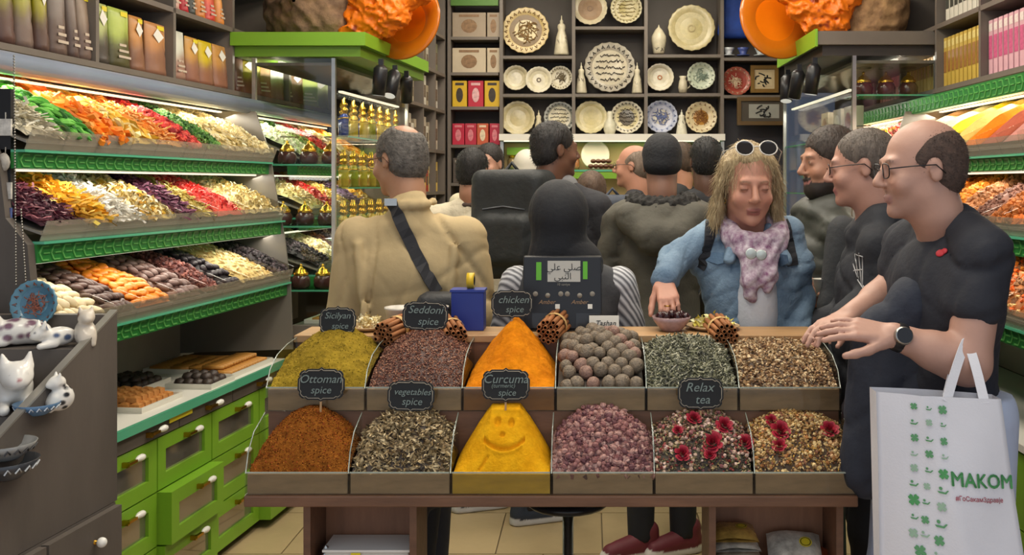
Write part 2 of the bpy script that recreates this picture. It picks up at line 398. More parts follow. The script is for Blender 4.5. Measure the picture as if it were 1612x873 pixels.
def wall_display(fm, dW, side, cuts):
    sh = lambda W: W - dW
    t = thing('display_shelving', fm(sh(2.2), 4.4, 0), 'tall %s wall food display with three sloping tray tiers and green bands' % side, 'display shelf')
    def mk(): return MB(fm)
    mk().box(sh(2.44), sh(2.5), YN, YF, .72, 1.95).build('back_panel', M('pale_backboard', 'a79f92', .5, noise=.05), t, world=True)
    prof = [(2.48, .725), (1.93, .725), (1.935, 1.0), (1.95, 1.2), (1.965, 1.37), (2.03, 1.45), (2.05, 1.62), (2.12, 1.76), (2.14, 1.93), (2.48, 1.95)]
    m = mk(); n = len(prof)
    for (ya, yb) in ((YN - .03, YN),):
        m.add([(sh(a), ya, b) for a, b in prof] + [(sh(a), yb, b) for a, b in prof], [tuple(range(n)), tuple(range(n, 2 * n))[::-1]] + [(i, (i + 1) % n, n + (i + 1) % n, n + i) for i in range(n)])
    m.build('end_panel', lam, t, world=True)
    # thin dark divider between the two runs
    m = mk(); q = [(2.46, .74), (1.9, .76), (1.91, 1.05), (1.94, 1.3), (1.97, 1.45), (2.01, 1.7), (2.08, 1.9), (2.46, 1.9)]; n = len(q)
    m.add([(sh(a), YM, b) for a, b in q] + [(sh(a), YM + .008, b) for a, b in q], [tuple(range(n)), tuple(range(n, 2 * n))[::-1]] + [(i, (i + 1) % n, n + (i + 1) % n, n + i) for i in range(n)])
    m.build('divider_panel', M('smoked_divider', '77726a', .2), t, world=True)
    # valance with the polished tube
    mk().hexa([(sh(2.15), YN, 1.90), (sh(2.15), YF, 1.90), (sh(2.5), YF, 1.965), (sh(2.5), YN, 1.965)], [(sh(2.15), YN, 1.955), (sh(2.15), YF, 1.955), (sh(2.5), YF, 1.985), (sh(2.5), YN, 1.985)]).build('valance', cream, t, world=True)
    m = mk(); k = 16
    if side == 'right':
        bd = mk().box(sh(2.11), sh(2.15), YN, YF, 1.885, 1.955).build('band', green_d, t, world=True); m2 = mk(); band_pattern(m2, sh(2.11), YN, YF, 1.885, 1.955); m2.build('band_relief', green_l, bd, world=True)
    for y in (YN - .02, YF): m.V += [fm(sh(2.125 + .037 * math.cos(2 * PI * i / k)), y, 1.928 + .037 * math.sin(2 * PI * i / k)) for i in range(k)]
    for i in range(k): m.F.append([i, (i + 1) % k, k + (i + 1) % k, k + i]); m.MI.append(0); m.S.append(True)
    m.F += [list(range(k)), list(range(k, 2 * k))]; m.MI += [0, 0]; m.S += [False, False]
    if side == 'left': m.build('blind_tube', M('pearl_blue_tube', 'a4b2cc', .3, .2, noise=.1, nscale=3, bump=.08, bscale=12), t, world=True)
    s = mk().box(sh(2.24), sh(2.26), YN + .05, YF - .05, 1.893, 1.90).build('led_strip', ledm, t, world=True)
    for i, (w0, z0, w1, z1, bw, bz0, bz1) in enumerate(TIERS):
        for (ra, rb) in ((YN, YM), (Y2, YF)):
            bd = mk().box(sh(bw), sh(bw + .05), ra, rb, bz0, bz1).build('band', green_d, t, world=True)
            m = mk(); band_pattern(m, sh(bw), ra, rb, bz0, bz1)
            m.build('band_relief', green_l, bd, world=True)
            mk().box(sh(bw - .022), sh(bw + .3), ra, rb, bz1, bz1 + .008).build('glass_ledge', gedge, t, world=True)
            mk().hexa([(sh(w0), ra, z0 - .03), (sh(w0), rb, z0 - .03), (sh(w1 + .06), rb, z1 - .03), (sh(w1 + .06), ra, z1 - .03)],
                      [(sh(w0), ra, z0 - .022), (sh(w0), rb, z0 - .022), (sh(w1 + .06), rb, z1 - .022), (sh(w1 + .06), ra, z1 - .022)]).build('tray_floor', M('tray_steel', '8d877c', .4, .3), t, world=True)
        for j in range(len(cuts[i]) - 1):
            ya, yb = cuts[i][j] + .003, cuts[i][j + 1] - .003
            if YM < (ya + yb) / 2 < Y2: continue
            mk().hexa([(sh(w0 + .005), ya, bz1 + .009), (sh(w0 + .005), yb, bz1 + .009), (sh(w0 + .009), yb, bz1 + .009), (sh(w0 + .009), ya, bz1 + .009)],
                      [(sh(w0 - .018), ya, z0 + .012), (sh(w0 - .018), yb, z0 + .012), (sh(w0 - .014), yb, z0 + .012), (sh(w0 - .014), ya, z0 + .012)]).build('tray_front', M('milky_acrylic', 'a99c82', .15, noise=.15, nscale=9), t, world=True)
            mk().hexa([(sh(w0 - .012), yb + .001, z0 - .01), (sh(w0 - .012), yb + .005, z0 - .01), (sh(w1), yb + .005, z1 - .01), (sh(w1), yb + .001, z1 - .01)],
                      [(sh(w0 - .016), yb + .001, z0 + .022), (sh(w0 - .016), yb + .005, z0 + .022), (sh(w1), yb + .005, z1 + .03), (sh(w1), yb + .001, z1 + .03)]).build('tray_divider', acry, t, world=True)
        if i < 2:
            mk().box(sh(bw + .06), sh(bw + .075), YN + .05, YF - .05, bz0 - .008, bz0 - .001).build('led_strip', ledm, t, world=True)
    return t
def ycut(front_W, pxs, vp): return [front_W * FPX / abs(vp - p) for p in pxs]
CUT_L = [[YN + .003] + ycut(1.99, [100, 152, 205, 245, 290, 322, 356, 398], 1085) + [4.567] + [4.903, 5.08, 5.26, 5.46, 5.7, 5.94],
         [YN + .003] + ycut(1.945, [135, 180, 228, 280, 312, 338, 386], 1085) + [4.567] + [4.903, 5.1, 5.3, 5.5, 5.72, 5.94],
         [YN + .003] + ycut(1.91, [172, 215, 272, 320, 350, 384], 1085) + [4.4, 4.567] + [4.903, 5.12, 5.36, 5.62, 5.94]]
CUT_R = [[YN + .003] + [3.2, 3.36, 3.53, 3.7, 3.88, 4.06, 4.3, 4.567] + [4.903, 5.15, 5.4, 5.66, 5.94]] * 3
CUT_R = [list(c) for c in CUT_R]
DWR = .478
wall_display(PL, 0, 'left', CUT_L)
wall_display(PR, DWR, 'right', CUT_R)
# lamps of the LED strips
for fm, dW, sg in ((PL, 0, 1), (PR, DWR, -1)):
    for (W, z, p) in ((2.2, 1.878, 6), (2.07, 1.585, 4), (2.02, 1.30, 4)):
        c = fm(W - dW, (YN + YF) / 2, z)
        area_light('tray_strip_light', c, .05, YF - YN - .1, p, (1, .93, .80), (0, sg * .35 * -1, RZL if sg > 0 else RZR))
# upper wall shelves for bags and boxes
def wall_shelf(fm, dW, side, divs):
    sh = lambda W: W - dW
    t = thing('wall_shelf', fm(sh(2.4), 4.2, 1.985), 'open grey shelving above the %s food display' % side, 'shelf')
    mk = lambda: MB(fm)
    mk().box(sh(2.56), sh(2.58), 2.6, YF, 1.985, 3.1).build('back_panel', lam_d, t, world=True)
    for z in (1.987, 2.29, 2.6, 2.9):
        mk().box(sh(2.22), sh(2.56), 2.6, YF, z, z + .022).build('shelf_board', shelf_g, t, world=True)
    for y in divs: mk().box(sh(2.22), sh(2.56), y - .01, y + .01, 2.009, 3.1).build('upright', shelf_g, t, world=True)
wall_shelf(PL, 0, 'left', [3.04, 3.577, 4.114, 4.646, 5.3, 5.94])
wall_shelf(PR, DWR, 'right', [2.7, 3.2, 3.62, 4.07, 4.56, 5.05, 5.5, 5.94])
# ------------------------------------------------------------------ counter with green drawers under the left display
ZC = .716
def handle(parent, p, fm=None, s=1.0):
    """porcelain grip on a brass bracket, in (W, Y, z); sticks out from the drawer front towards smaller W"""
    W, Y, z = p
    b = MB(fm); b.box(W - .022 * s, W, Y - .048 * s, Y - .038 * s, z - .012 * s, z + .006 * s); b.box(W - .03 * s, W - .018 * s, Y - .052 * s, Y - .004 * s, z - .004 * s, z + .006 * s)
    h = b.build('handle', brass, parent, world=True)
    m = MB(fm); q = []
    for i in range(7):
        u = i / 6; q.append((W - .024 * s, Y - .006 * s + .055 * s * u, z + .003 * s))
    m.tube(q, [.004 * s, .008 * s, .011 * s, .0125 * s, .0125 * s, .010 * s, .004 * s], 8); m.build('grip', porc, h, world=True)
cu = thing('counter_cabinet', PL(2.2, 3.8, 0), 'long grey and lime green drawer counter beneath the left food display', 'cabinet')
mL = lambda: MB(PL)
mL().box(1.95, 2.44, 2.78, YM + .02, .04, .69).build('carcass', lam, cu, world=True)
mL().box(2.0, 2.44, 2.78, YM + .02, 0, .04).build('plinth', lam_d, cu, world=True)
mL().box(1.92, 2.44, 2.78, YM, .692, .716).build('worktop', white, cu, world=True)
mL().box(1.905, 1.919, 2.78, YM, .69, .722).build('worktop_glass_edge', gedge, cu, world=True)
ys = [2.78, 3.06, 3.46, 3.855, 4.28, 4.6]
for c in range(5):
    ya, yb = ys[c] + .004, ys[c + 1] - .004
    for r, (z0, z1) in enumerate(((.437, .628), (.24, .431), (.043, .234))):
        out = .05 if (c == 2 and r == 1) or (c == 4 and r == 2) else (.025 if (c == 2 and r == 2) else 0)
        w0 = 1.93 - out; fr = .052
        d = mL(); d.box(w0, 1.95, ya, yb, z0, z0 + fr); d.box(w0, 1.95, ya, yb, z1 - fr, z1); d.box(w0, 1.95, ya, ya + fr, z0 + fr, z1 - fr); d.box(w0, 1.95, yb - fr, yb, z0 + fr, z1 - fr)
        o = d.build('drawer', green, cu, world=True)
        mL().box(w0 + .012, w0 + .016, ya + fr, yb - fr, z0 + fr, z1 - fr).build('pane', mirror, o, world=True)
        handle(o, (w0, (ya + yb) / 2 + .03, z1 - fr * .6), PL)
ys = [2.785, 3.19, 3.6, 4.02, 4.5]
for c in range(4):
    o = mL().box(1.925, 1.95, ys[c] + .003, ys[c + 1] - .003, .634, .686).build('drawer', lam, cu, world=True)
    handle(o, (1.925, (ys[c] + ys[c + 1]) / 2 + .03, .664), PL)
tagm = M('yellow_price_tag', 'e6d331', .5)
mL().box(1.917, 1.92, 3.52, 3.68, .668, .69).build('price_strip', tagm, cu, world=True)
# right counter (mostly hidden behind people)
cr = thing('counter_cabinet', PR(1.75, 3.8, 0), 'long drawer counter beneath the right food display', 'cabinet')
MB(PR).box(1.472, 1.96, 2.7, 4.55, .04, .69).build('carcass', lam, cr, world=True)
MB(PR).box(1.44, 1.96, 2.7, 4.55, .692, .716).build('worktop', white, cr, world=True)
for c in range(4):
    ya, yb = 2.75 + c * .42, 3.16 + c * .42
    for (z0, z1) in ((.437, .68), (.24, .431), (.043, .234)):
        MB(PR).box(1.45, 1.472, ya, yb, z0, z1).build('drawer', green, cr, world=True)
# ------------------------------------------------------------------ canopies with spot lamps and the glass corner cases
def canopy(side, x_out, x_in, slope, yf, yb):
    sg = -1 if side == 'left' else 1
    t = thing('shelf_canopy', ((x_out + x_in) / 2, yf, 2.17), 'lime green edged canopy box above the %s glass case' % side, 'canopy')
    xi2 = x_in + slope * (yb - yf); xo2 = x_out + slope * (yb - yf)
    def slab(z0, z1, inset, name, mt):
        a = [(x_out, yf + inset), (x_in + sg * inset, yf + inset), (xi2 + sg * inset, yb), (xo2, yb)]
        MB().hexa([(*p, z0) for p in a], [(*p, z1) for p in a]).build(name, mt, t, world=True)
    slab(2.225, 2.29, 0, 'green_fascia' if side == 'left' else 'green_top', green if side == 'left' else shelf_g)
    slab(2.175, 2.224, .03, 'lower_fascia', M('olive_green_lacquer', '6f9a2a', .4) if side == 'left' else lam_d)
    if side == 'right':
        a = [(x_in - .012, yf - .004), (x_in + .0, yf - .004), (xi2, yb), (xi2 - .012, yb)]
        MB().hexa([(*p, 2.215) for p in a], [(*p, 2.30) for p in a]).build('green_edge', green, t, world=True)
    return xi2
canopy('left', -1.753, -1.097, SL, 4.63, 5.76)
canopy('right', 1.67, 1.095, SR, 4.6, 5.45)
def spot(loc, label, tilt):
    t = thing('spot_lamp', loc, label, 'spot lamp', 'black spot lamps under the canopies')
    MB().box(-.012, .012, -.012, .012, -.05, 0).build('bracket', blk_pl, t)
    b = MB().lathe([(.0, -.15), (.034, -.15), (.036, -.02), (.02, 0), (0, 0)], 14).build('lamp_head', blk_pl, t, origin=(0, 0, 0)); b.location = (0, 0, -.03); b.rotation_euler = (tilt, .12, 0)
    g = MB().lathe([(0, -.152), (.03, -.152)], 14, cap=False).build('lens', M('lamp_lens', 'dcdcd2', .1, emit=.6), b, origin=(0, 0, 0))
for i, (px, Y, tl) in enumerate(((600, 4.75, .1), (622, 5.0, -.45), (640, 5.25, .5))):
    spot((pt(px, 0, Y)[0], Y, 2.174), 'black spot lamp under the left canopy, %s from the front' % ORD[i], tl)
for i, (px, Y, tl) in enumerate(((1276, 4.7, .05), (1252, 4.95, .3), (1234, 5.2, -.3))):
    spot((pt(px, 0, Y)[0] + .02, Y, 2.174), 'black spot lamp under the right canopy, %s from the front' % ORD[i], tl)
JZ = (1.03, 1.345, 1.65)
def glass_case(side, fm, wi, wo, yf, yb, jz, pz):
    t = thing('glass_case', fm(wi, (yf + yb) / 2, .86), 'glass corner cabinet with steel posts below the %s canopy' % side, 'display case')
    mk = lambda: MB(fm)
    mk().box(wi - .006, wi, yf, yb, .86, 2.17).build('side_pane', glass, t, world=True)
    mk().box(wi, wo, yf - .006, yf, .86, 2.17).build('front_pane', glass, t, world=True)
    for (a, y) in ((wi, yf), (wo, yf), (wi, yb)): mk().box(a - .012, a + .006, y - .012, y + .006, .86, 2.17).build('post', steel, t, world=True)
    for z in jz: mk().box(wi + .008, wo - .01, yf + .01, yf + .2, z - .008, z).build('glass_shelf', gglass, t, world=True)
    for z in jz: mk().box(wi + .008, wo - .01, yf + .002, yf + .009, z - .008, z).build('shelf_edge', gedge, t, world=True)
    for z in pz:
        mk().box(wi + .008, wi + .13, yf + .22, yb, z - .008, z).build('glass_shelf', gglass, t, world=True)
        mk().box(wi + .001, wi + .008, yf + .22, yb, z - .008, z).build('shelf_edge', gedge, t, world=True)
    mk().box(wi - .02, wi + .2, yf - .02, yb, .8, .859).build('base_board', shelf_g, t, world=True)
    mk().box(wi + .02, wi + .19, yf + .02, yb, 0, .799).build('base_cabinet', lam, t, world=True)
    mk().box(wi + .01, wo, yf + .01, yb, 2.135, 2.15).build('head_rail', shelf_g, t, world=True)
    mk().box(wi + .03, wi + .05, yf + .2, yb - .05, 2.02, 2.03).build('led_strip', ledm, t, world=True)
glass_case('left', PL, 1.749, 2.14, 4.69, 5.9, JZ, (1.80, 1.535, 1.27))
glass_case('right', PR, 1.365, 1.76, 4.6, 6.1, (1.03, 1.345, 1.70, 1.985), (1.79, 1.5, 1.22))
area_light('case_strip_light', PL(1.80, 5.35, 2.01), .04, 1.0, 3.5, (1, .92, .75), (0, -.2, RZL))
area_light('case_strip_light', PR(1.42, 5.35, 2.01), .04, 1.2, 3, (1, .92, .8), (0, .2, RZR))
# ------------------------------------------------------------------ back wall shelving
YB = 6.9
def bx(px): return (px - VX) * YB / FPX
def bz(py): return EYE - (py - VY) * YB / FPX
rack = thing('plate_rack', (bx(960), 7.0, 1.3), 'grey compartment rack holding the painted plates on the back wall', 'shelf')
MB().box(bx(787), bx(1140), 7.13, 7.15, bz(215), 3.1).build('back_panel', shelf_b, rack, world=True)
for px in (789, 903, 1017, 1137): MB().box(bx(px) - .012, bx(px) + .012, YB, 7.13, bz(213), 3.1).build('upright', shelf_g, rack, world=True)
for (a, b, ys_) in ((789, 903, (90, 150, -60)), (903, 1017, (44, 150, -50)), (1017, 1137, (88, 149, -60))):
    for y in ys_: MB().box(bx(a) + .0125, bx(b) - .0125, YB, 7.13, bz(y) - .011, bz(y) + .011).build('shelf_board', shelf_g, rack, world=True)
MB().box(bx(788), bx(1138), YB - .12, 7.13, bz(222), bz(212)).build('light_ledge', M('white_ledge', 'ece8dc', .35), rack, world=True)
MB().box(bx(795), bx(1130), YB - .10, YB - .08, bz(222) - .008, bz(222) - .001).build('led_strip', ledm, rack, world=True)
area_light('ledge_strip_light', (bx(960), YB - .05, bz(222) - .02), 1.4, .05, 3.2, (1, .80, .5))
for y in (0, 152): pass
area_light('rack_lamp', (bx(960), 6.35, 2.95), 1.3, .2, 1.5, (1, .88, .66), (math.radians(38), 0, 0))
# side shelving left of the rack: back part and the part along the left wall
bs = thing('tea_shelf', (bx(748), 7.0, .9), 'grey shelving with tea boxes left of the plate rack', 'shelf')
MB().box(bx(706), bx(787), 7.13, 7.15, .9, 3.1).build('back_panel', lam_d, bs, world=True)
for px in (707,): MB().box(bx(px) - .012, bx(px) + .012, YB, 7.13, .9, 3.1).build('upright', shelf_g, bs, world=True)
for y in (60, 116, 170, 230, 290): MB().box(bx(707) + .0125, bx(787) - .0125, YB, 7.13, bz(y) - .011, bz(y) + .011).build('shelf_board', shelf_g, bs, world=True)
MB().box(bx(707) + .0125, bx(787) - .0125, YB - .01, YB + .02, bz(9), bz(-14)).build('green_header', M('dark_green_board', '4f7a2a', .5), bs, world=True)
ss = thing('tea_shelf', PL(1.9, 6.4, .9), 'grey side shelving running from the perfume case to the back corner', 'shelf')
MB(PL).box(2.03, 2.05, 5.93, YB, .9, 3.1).build('back_panel', lam_d, ss, world=True)
for y in (5.96, 6.32, 6.62, 6.88): MB(PL).box(1.76, 2.03, y - .01, y + .01, .9, 3.1).build('upright', shelf_g, ss, world=True)
for z in (1.18, 1.49, 1.78, 2.07, 2.33, 2.6): MB(PL).box(1.755, 2.03, 5.97, 6.87, z - .011, z + .011).build('shelf_board', shelf_g, ss, world=True)
# right of the rack
rs = thing('gift_shelf', (bx(1190), 7.0, 1.2), 'grey shelf unit with cups and calligraphy right of the plate rack', 'shelf')
MB().box(bx(1140), bx(1300), 7.13, 7.15, 1.2, 3.1).build('back_panel', shelf_b, rs, world=True)
for y in (93, 152): MB().box(bx(1137) + .0125, bx(1250), YB, 7.13, bz(y) - .011, bz(y) + .011).build('shelf_board', shelf_g, rs, world=True)
structure(MB().box(bx(1237), bx(1312), 6.86, 6.9, 0, 2.3).build('door_1', M('blue_grey_door', '6f7fa6', .4, noise=.05)))
structure(MB().box(bx(1138), bx(1243), 7.08, 7.12, 0, bz(155)).build('trim_1', M('dark_panelling', '3c3a40', .5, noise=.1)))
# lit niche and counter below the ledge
nb = thing('back_counter', (bx(960), 6.9, 0), 'warm lit back counter with green shelf edge below the plate rack', 'counter')
MB().box(bx(790), bx(1137), 7.1, 7.125, 1.3, bz(223)).build('niche_back', M('warm_cream_back', 'd8b98a', .6, noise=.08, nscale=3), nb, world=True)
MB().box(bx(790), bx(1137), YB - .05, 7.1, bz(270), bz(267)).build('glass_ledge', gedge, nb, world=True)
MB().box(bx(790), bx(1137), YB - .05, YB - .02, bz(281), bz(271)).build('green_edge', green, nb, world=True)
MB().box(bx(796), bx(868), YB + .1, YB + .12, bz(243), bz(231)).build('green_sign', green, nb, world=True)
MB().box(bx(790), bx(1137), YB - .1, 7.1, .0, 1.15).build('counter_body', lam, nb, world=True)
MB().box(bx(788), bx(1139), YB - .15, 7.1, 1.151, 1.19).build('counter_top', cream, nb, world=True)
for px in (791, 1136): MB().box(bx(px) - .012, bx(px) + .012, YB - .05, YB - .03, 1.19, bz(223)).build('post', steel, nb, world=True)
for fm, W, yf, sg in ((PL, 2.06, 5.25, 1), (PR, 1.60, 5.15, -1)):  # added fill lights with glowing strips, brightening the dark shelves behind the cases
    MB(fm).box(W - .01, W + .01, yf - .45, yf + .45, 2.156, 2.17).build('added_fill_strip', ledm, bpy.data.objects['glass_case' if sg > 0 else 'glass_case.001'], world=True)
    area_light('added_fill_light', fm(W + .02, yf, 2.15), .03, .9, 6, (1, .93, .82), (0, sg * 1.0, RZL if sg > 0 else RZR))
# ------------------------------------------------------------------ scattered pieces
def vnoise(x, y, sc, seed):
    r = np.random.default_rng(seed); G = r.random((64, 64)); x = np.asarray(x) * sc + 100; y = np.asarray(y) * sc + 100
    xi = np.floor(x).astype(int); yi = np.floor(y).astype(int); fx = x - xi; fy = y - yi; fx = fx * fx * (3 - 2 * fx); fy = fy * fy * (3 - 2 * fy)
    g = lambda a, b: G[a % 64, b % 64]
    return (g(xi, yi) * (1 - fx) + g(xi + 1, yi) * fx) * (1 - fy) + (g(xi, yi + 1) * (1 - fx) + g(xi + 1, yi + 1) * fx) * fy - .5
def tmpl(kind):
    if kind == 'stick':
        V = [(-.5, -.06, -.06), (.5, -.05, -.05), (.5, .05, -.05), (-.5, .06, -.06), (-.5, -.06, .06), (.5, -.05, .05), (.5, .05, .05), (-.5, .06, .06)]
        F = [(0, 2, 1), (0, 3, 2), (4, 5, 6), (4, 6, 7), (0, 1, 5), (0, 5, 4), (1, 2, 6), (1, 6, 5), (2, 3, 7), (2, 7, 6), (3, 0, 4), (3, 4, 7)]
    elif kind == 'bar':
        V = [(-.5, -.13, -.1), (.5, -.1, -.1), (.5, .1, -.1), (-.5, .13, -.1), (-.45, -.11, .1), (.45, -.09, .1), (.45, .09, .1), (-.45, .11, .1), (0, -.16, .03), (0, .16, .03)]
        F = [(0, 2, 1), (0, 3, 2), (4, 5, 6), (4, 6, 7), (0, 1, 8), (1, 5, 8), (5, 4, 8), (4, 0, 8), (1, 2, 6), (1, 6, 5), (2, 3, 9), (2, 9, 6), (6, 9, 7), (7, 9, 3), (3, 0, 4), (3, 4, 7)]
    elif kind == 'leaf':
        V = [(-.5, 0, 0), (-.15, -.2, .08), (-.15, .2, .1), (.2, -.17, .05), (.2, .17, .0), (.5, 0, -.08), (0, 0, -.05)]
        F = [(0, 1, 6), (0, 6, 2), (1, 3, 6), (6, 3, 5), (6, 5, 4), (2, 6, 4)]
    elif kind == 'chunk':
        V = [(.5, 0, 0), (-.45, .1, 0), (0, .42, .1), (.05, -.4, 0), (0, .05, .4), (.1, 0, -.35)]
        F = [(0, 2, 4), (2, 1, 4), (1, 3, 4), (3, 0, 4), (2, 0, 5), (1, 2, 5), (3, 1, 5), (0, 3, 5)]
    elif kind == 'curl':
        V = []; F = []
        for i in range(6):
            a = i / 5 * 4.0; V += [(.35 * math.cos(a), .35 * math.sin(a), -.12 + i * .05), (.3 * math.cos(a), .3 * math.sin(a), .12 + i * .05)]
        for i in range(5): F += [(2 * i, 2 * i + 1, 2 * i + 3), (2 * i, 2 * i + 3, 2 * i + 2)]
    elif kind == 'strip':
        V = []; F = []
        for i in range(6):
            x = -.5 + i / 5; y = .1 * math.sin(i * 1.7); z = .06 * math.cos(i * 1.3); V += [(x, y - .05, z), (x, y + .05, z + .03)]
        for i in range(5): F += [(2 * i, 2 * i + 1, 2 * i + 3), (2 * i, 2 * i + 3, 2 * i + 2)]
    elif kind == 'bean':
        V = []; F = []; n = 6; prof = [(-.5, .03), (-.3, .12), (.0, .15), (.3, .12), (.5, .03)]
        for (x, r) in prof:
            for k in range(n): a = 2 * PI * k / n; V.append((x, r * math.cos(a), r * math.sin(a) + .12 * (1 - 4 * x * x)))
        for j in range(4):
            for k in range(n): a, b = j * n + k, j * n + (k + 1) % n; F += [(a, b, b + n), (a, b + n, a + n)]
    elif kind == 'bud':
        t = .85; V = [(-.5, t * .6, 0), (.5, t * .6, 0), (-.5, -t * .6, 0), (.5, -t * .6, 0), (0, -.5, t * .6), (0, .5, t * .6), (0, -.5, -t * .6), (0, .5, -t * .6), (t * .6, 0, -.5), (t * .6, 0, .5), (-t * .6, 0, -.5), (-t * .6, 0, .5)]
        F = [(0, 11, 5), (0, 5, 1), (0, 1, 7), (0, 7, 10), (0, 10, 11), (1, 5, 9), (5, 11, 4), (11, 10, 2), (10, 7, 6), (7, 1, 8), (3, 9, 4), (3, 4, 2), (3, 2, 6), (3, 6, 8), (3, 8, 9), (4, 9, 5), (2, 4, 11), (6, 2, 10), (8, 6, 7), (9, 8, 1)]
    return np.array(V, float), np.array(F, int)
def rot_random(n, r, flat=1.0, along=None, spread=.6):
    """rotation matrices; flat<1 keeps pieces near the surface, along gives a mean heading"""
    yaw = r.uniform(0, 2 * PI, n) if along is None else along + r.normal(0, spread, n)
    pit = r.normal(0, .55 * flat, n); rol = r.uniform(-PI, PI, n) * flat
    cy, sy, cp, sp, cr, sr = np.cos(yaw), np.sin(yaw), np.cos(pit), np.sin(pit), np.cos(rol), np.sin(rol)
    R = np.empty((n, 3, 3))
    R[:, 0, 0] = cy * cp; R[:, 0, 1] = cy * sp * sr - sy * cr; R[:, 0, 2] = cy * sp * cr + sy * sr
    R[:, 1, 0] = sy * cp; R[:, 1, 1] = sy * sp * sr + cy * cr; R[:, 1, 2] = sy * sp * cr - cy * sr
    R[:, 2, 0] = -sp; R[:, 2, 1] = cp * sr; R[:, 2, 2] = cp * cr
    return R
def pal(*cs): return np.array([lin(c) for c in cs])
def pieces(P, kind, s0, s1, palette, r, flat=1.0, along=None, spread=.6, base=None, jit=.18):
    V, F = tmpl(kind); n = len(P); sc = r.uniform(s0, s1, n)
    R = rot_random(n, r, flat, along, spread)
    if base is not None: R = np.einsum('ij,njk->nik', base, R)
    A = np.einsum('nij,vj->nvi', R, V) * sc[:, None, None] + P[:, None, :]
    C = palette[r.integers(0, len(palette), n)] * (1 + r.normal(0, jit, n))[:, None]
    C = np.clip(np.repeat(C[:, None, :], len(V), 1), 0, 1)
    Fa = F[None] + (np.arange(n) * len(V))[:, None, None]
    return A.reshape(-1, 3), Fa.reshape(-1, 3), C.reshape(-1, 3)
def merge(parts):
    V = []; F = []; C = []; o = 0
    for (v, f, c) in parts: V.append(v); F.append(f + o); C.append(c); o += len(v)
    return np.concatenate(V), np.concatenate(F), np.concatenate(C)
def grid_mesh(P, col):           # P (a,b,3) -> triangles
    a, b = P.shape[:2]; i = np.arange((a - 1) * (b - 1)); q = (i // (b - 1)) * b + i % (b - 1)
    F = np.concatenate([np.stack([q, q + 1, q + b + 1], 1), np.stack([q, q + b + 1, q + b], 1)])
    C = np.broadcast_to(np.asarray(col), P.shape).reshape(-1, 3) if np.ndim(col) < 3 else col.reshape(-1, 3)
    return P.reshape(-1, 3), F, np.array(C)
def center_obj(name, V, F, C, mat, smooth=False, parent=None):
    c = np.array([(V[:, 0].min() + V[:, 0].max()) / 2, (V[:, 1].min() + V[:, 1].max()) / 2, V[:, 2].min()])
    return link(name, np_mesh(name, V - c, F, C, smooth), mat, parent, Vector(c))
# ------------------------------------------------------------------ the spice stall
XL, XR, Y0, Y1, Y2s, Y3 = -.88, .678, 2.42, 2.575, 2.84, 3.02
ZT = .732
sp = thing('spice_stand', ((XL + XR) / 2, 2.7, 0), 'two-tier wooden spice stand with glass bins in the shop entrance', 'market stall')
MB().box(XL, XR, Y0 - .005, Y3, ZT, ZT + .028).build('table_top', woodm, sp, world=True, bevel=.003)
pal_w = M('bin_back_wood', '7a6350', .5, noise=.2, nscale=8, stretch=(1, 6, 6))
MB().box(XL + .005, XR - .005, Y1 + .012, Y3 - .02, ZT + .029, .935).build('step_block', woodm, sp, world=True)
MB().box(XL + .005, XR - .005, Y2s + .006, Y3, .936, 1.078).build('ledge_block', woodm, sp, world=True)
MB().box(XL - .005, XR + .01, Y2s, Y3, 1.079, 1.1).build('back_ledge', woodl, sp, world=True, bevel=.002)
# legs: open cabinets either side of a clear middle, with a low shelf each
for (a, b) in ((-.742, -.45), (.305, .652)):
    for x in (a, b - .018): MB().box(x, x + .018, 2.46, 2.62, 0, ZT - .001).build('leg_panel', woodm, sp, world=True)
    MB().box(a + .019, b - .019, 2.602, 2.618, .02, ZT - .002).build('cabinet_back', M('cabinet_wood', '8a5f44', .5, noise=.22, nscale=5, stretch=(6, 6, 1)), sp, world=True)
    MB().box(a + .019, b - .019, 2.46, 2.6, .45, .47).build('cabinet_shelf', woodm, sp, world=True)
    MB().box(a + .019, b - .019, 2.46, 2.6, .05, .07).build('cabinet_shelf', woodm, sp, world=True)
for x in (-.74, .60): MB().box(x, x + .04, 2.94, 2.98, 0, ZT - .001).build('rear_leg', woodm, sp, world=True)
LOW = [(p - VX) * Y0 / FPX for p in (385, 548, 709, 868, 1030, 1188, 1350)]
UPX = [(p - VX) * 2.56 / FPX for p in (415, 572, 726, 874, 1018, 1165, 1328)]
UPX[0], UPX[-1] = LOW[0], LOW[-1]
ZL0, ZL1, ZU0, ZU1 = ZT + .029, .816, .937, .999
binY = {'low': (Y0, Y1), 'up': (Y1, Y2s)}
def divider(x, row):
    if row == 'low': pr = [(Y0, ZL0), (Y0, ZL1), (Y0 + .02, ZL1 + .05), (Y0 + .06, ZL1 + .09), (Y1 - .01, ZL1 + .12), (Y1 - .01, ZL0)]
    else: pr = [(Y1, ZU0), (Y1, ZU1), (Y1 + .03, ZU1 + .045), (Y1 + .09, ZU1 + .075), (Y1 + .18, ZU1 + .09), (Y2s, ZU1 + .095), (Y2s, ZU0)]
    MB().prism(pr, .004, 'x', x - .002).build('bin_divider', M('bin_glass', 'cfe0d6', .04, glass=.22), sp, world=True)
    e = MB(); e.tube([(x, y, z) for (y, z) in pr[1:-1]], .0015, 5); e.build('divider_edge', M('glass_edge_light', '939d94', .1, spec=.9), sp, world=True)
for x in LOW: divider(min(max(x, XL + .003), XR - .003), 'low')
for x in UPX: divider(min(max(x, XL + .003), XR - .003), 'up')
bing = M('bin_front_glass', 'cbc6b4', .05, glass=.35)
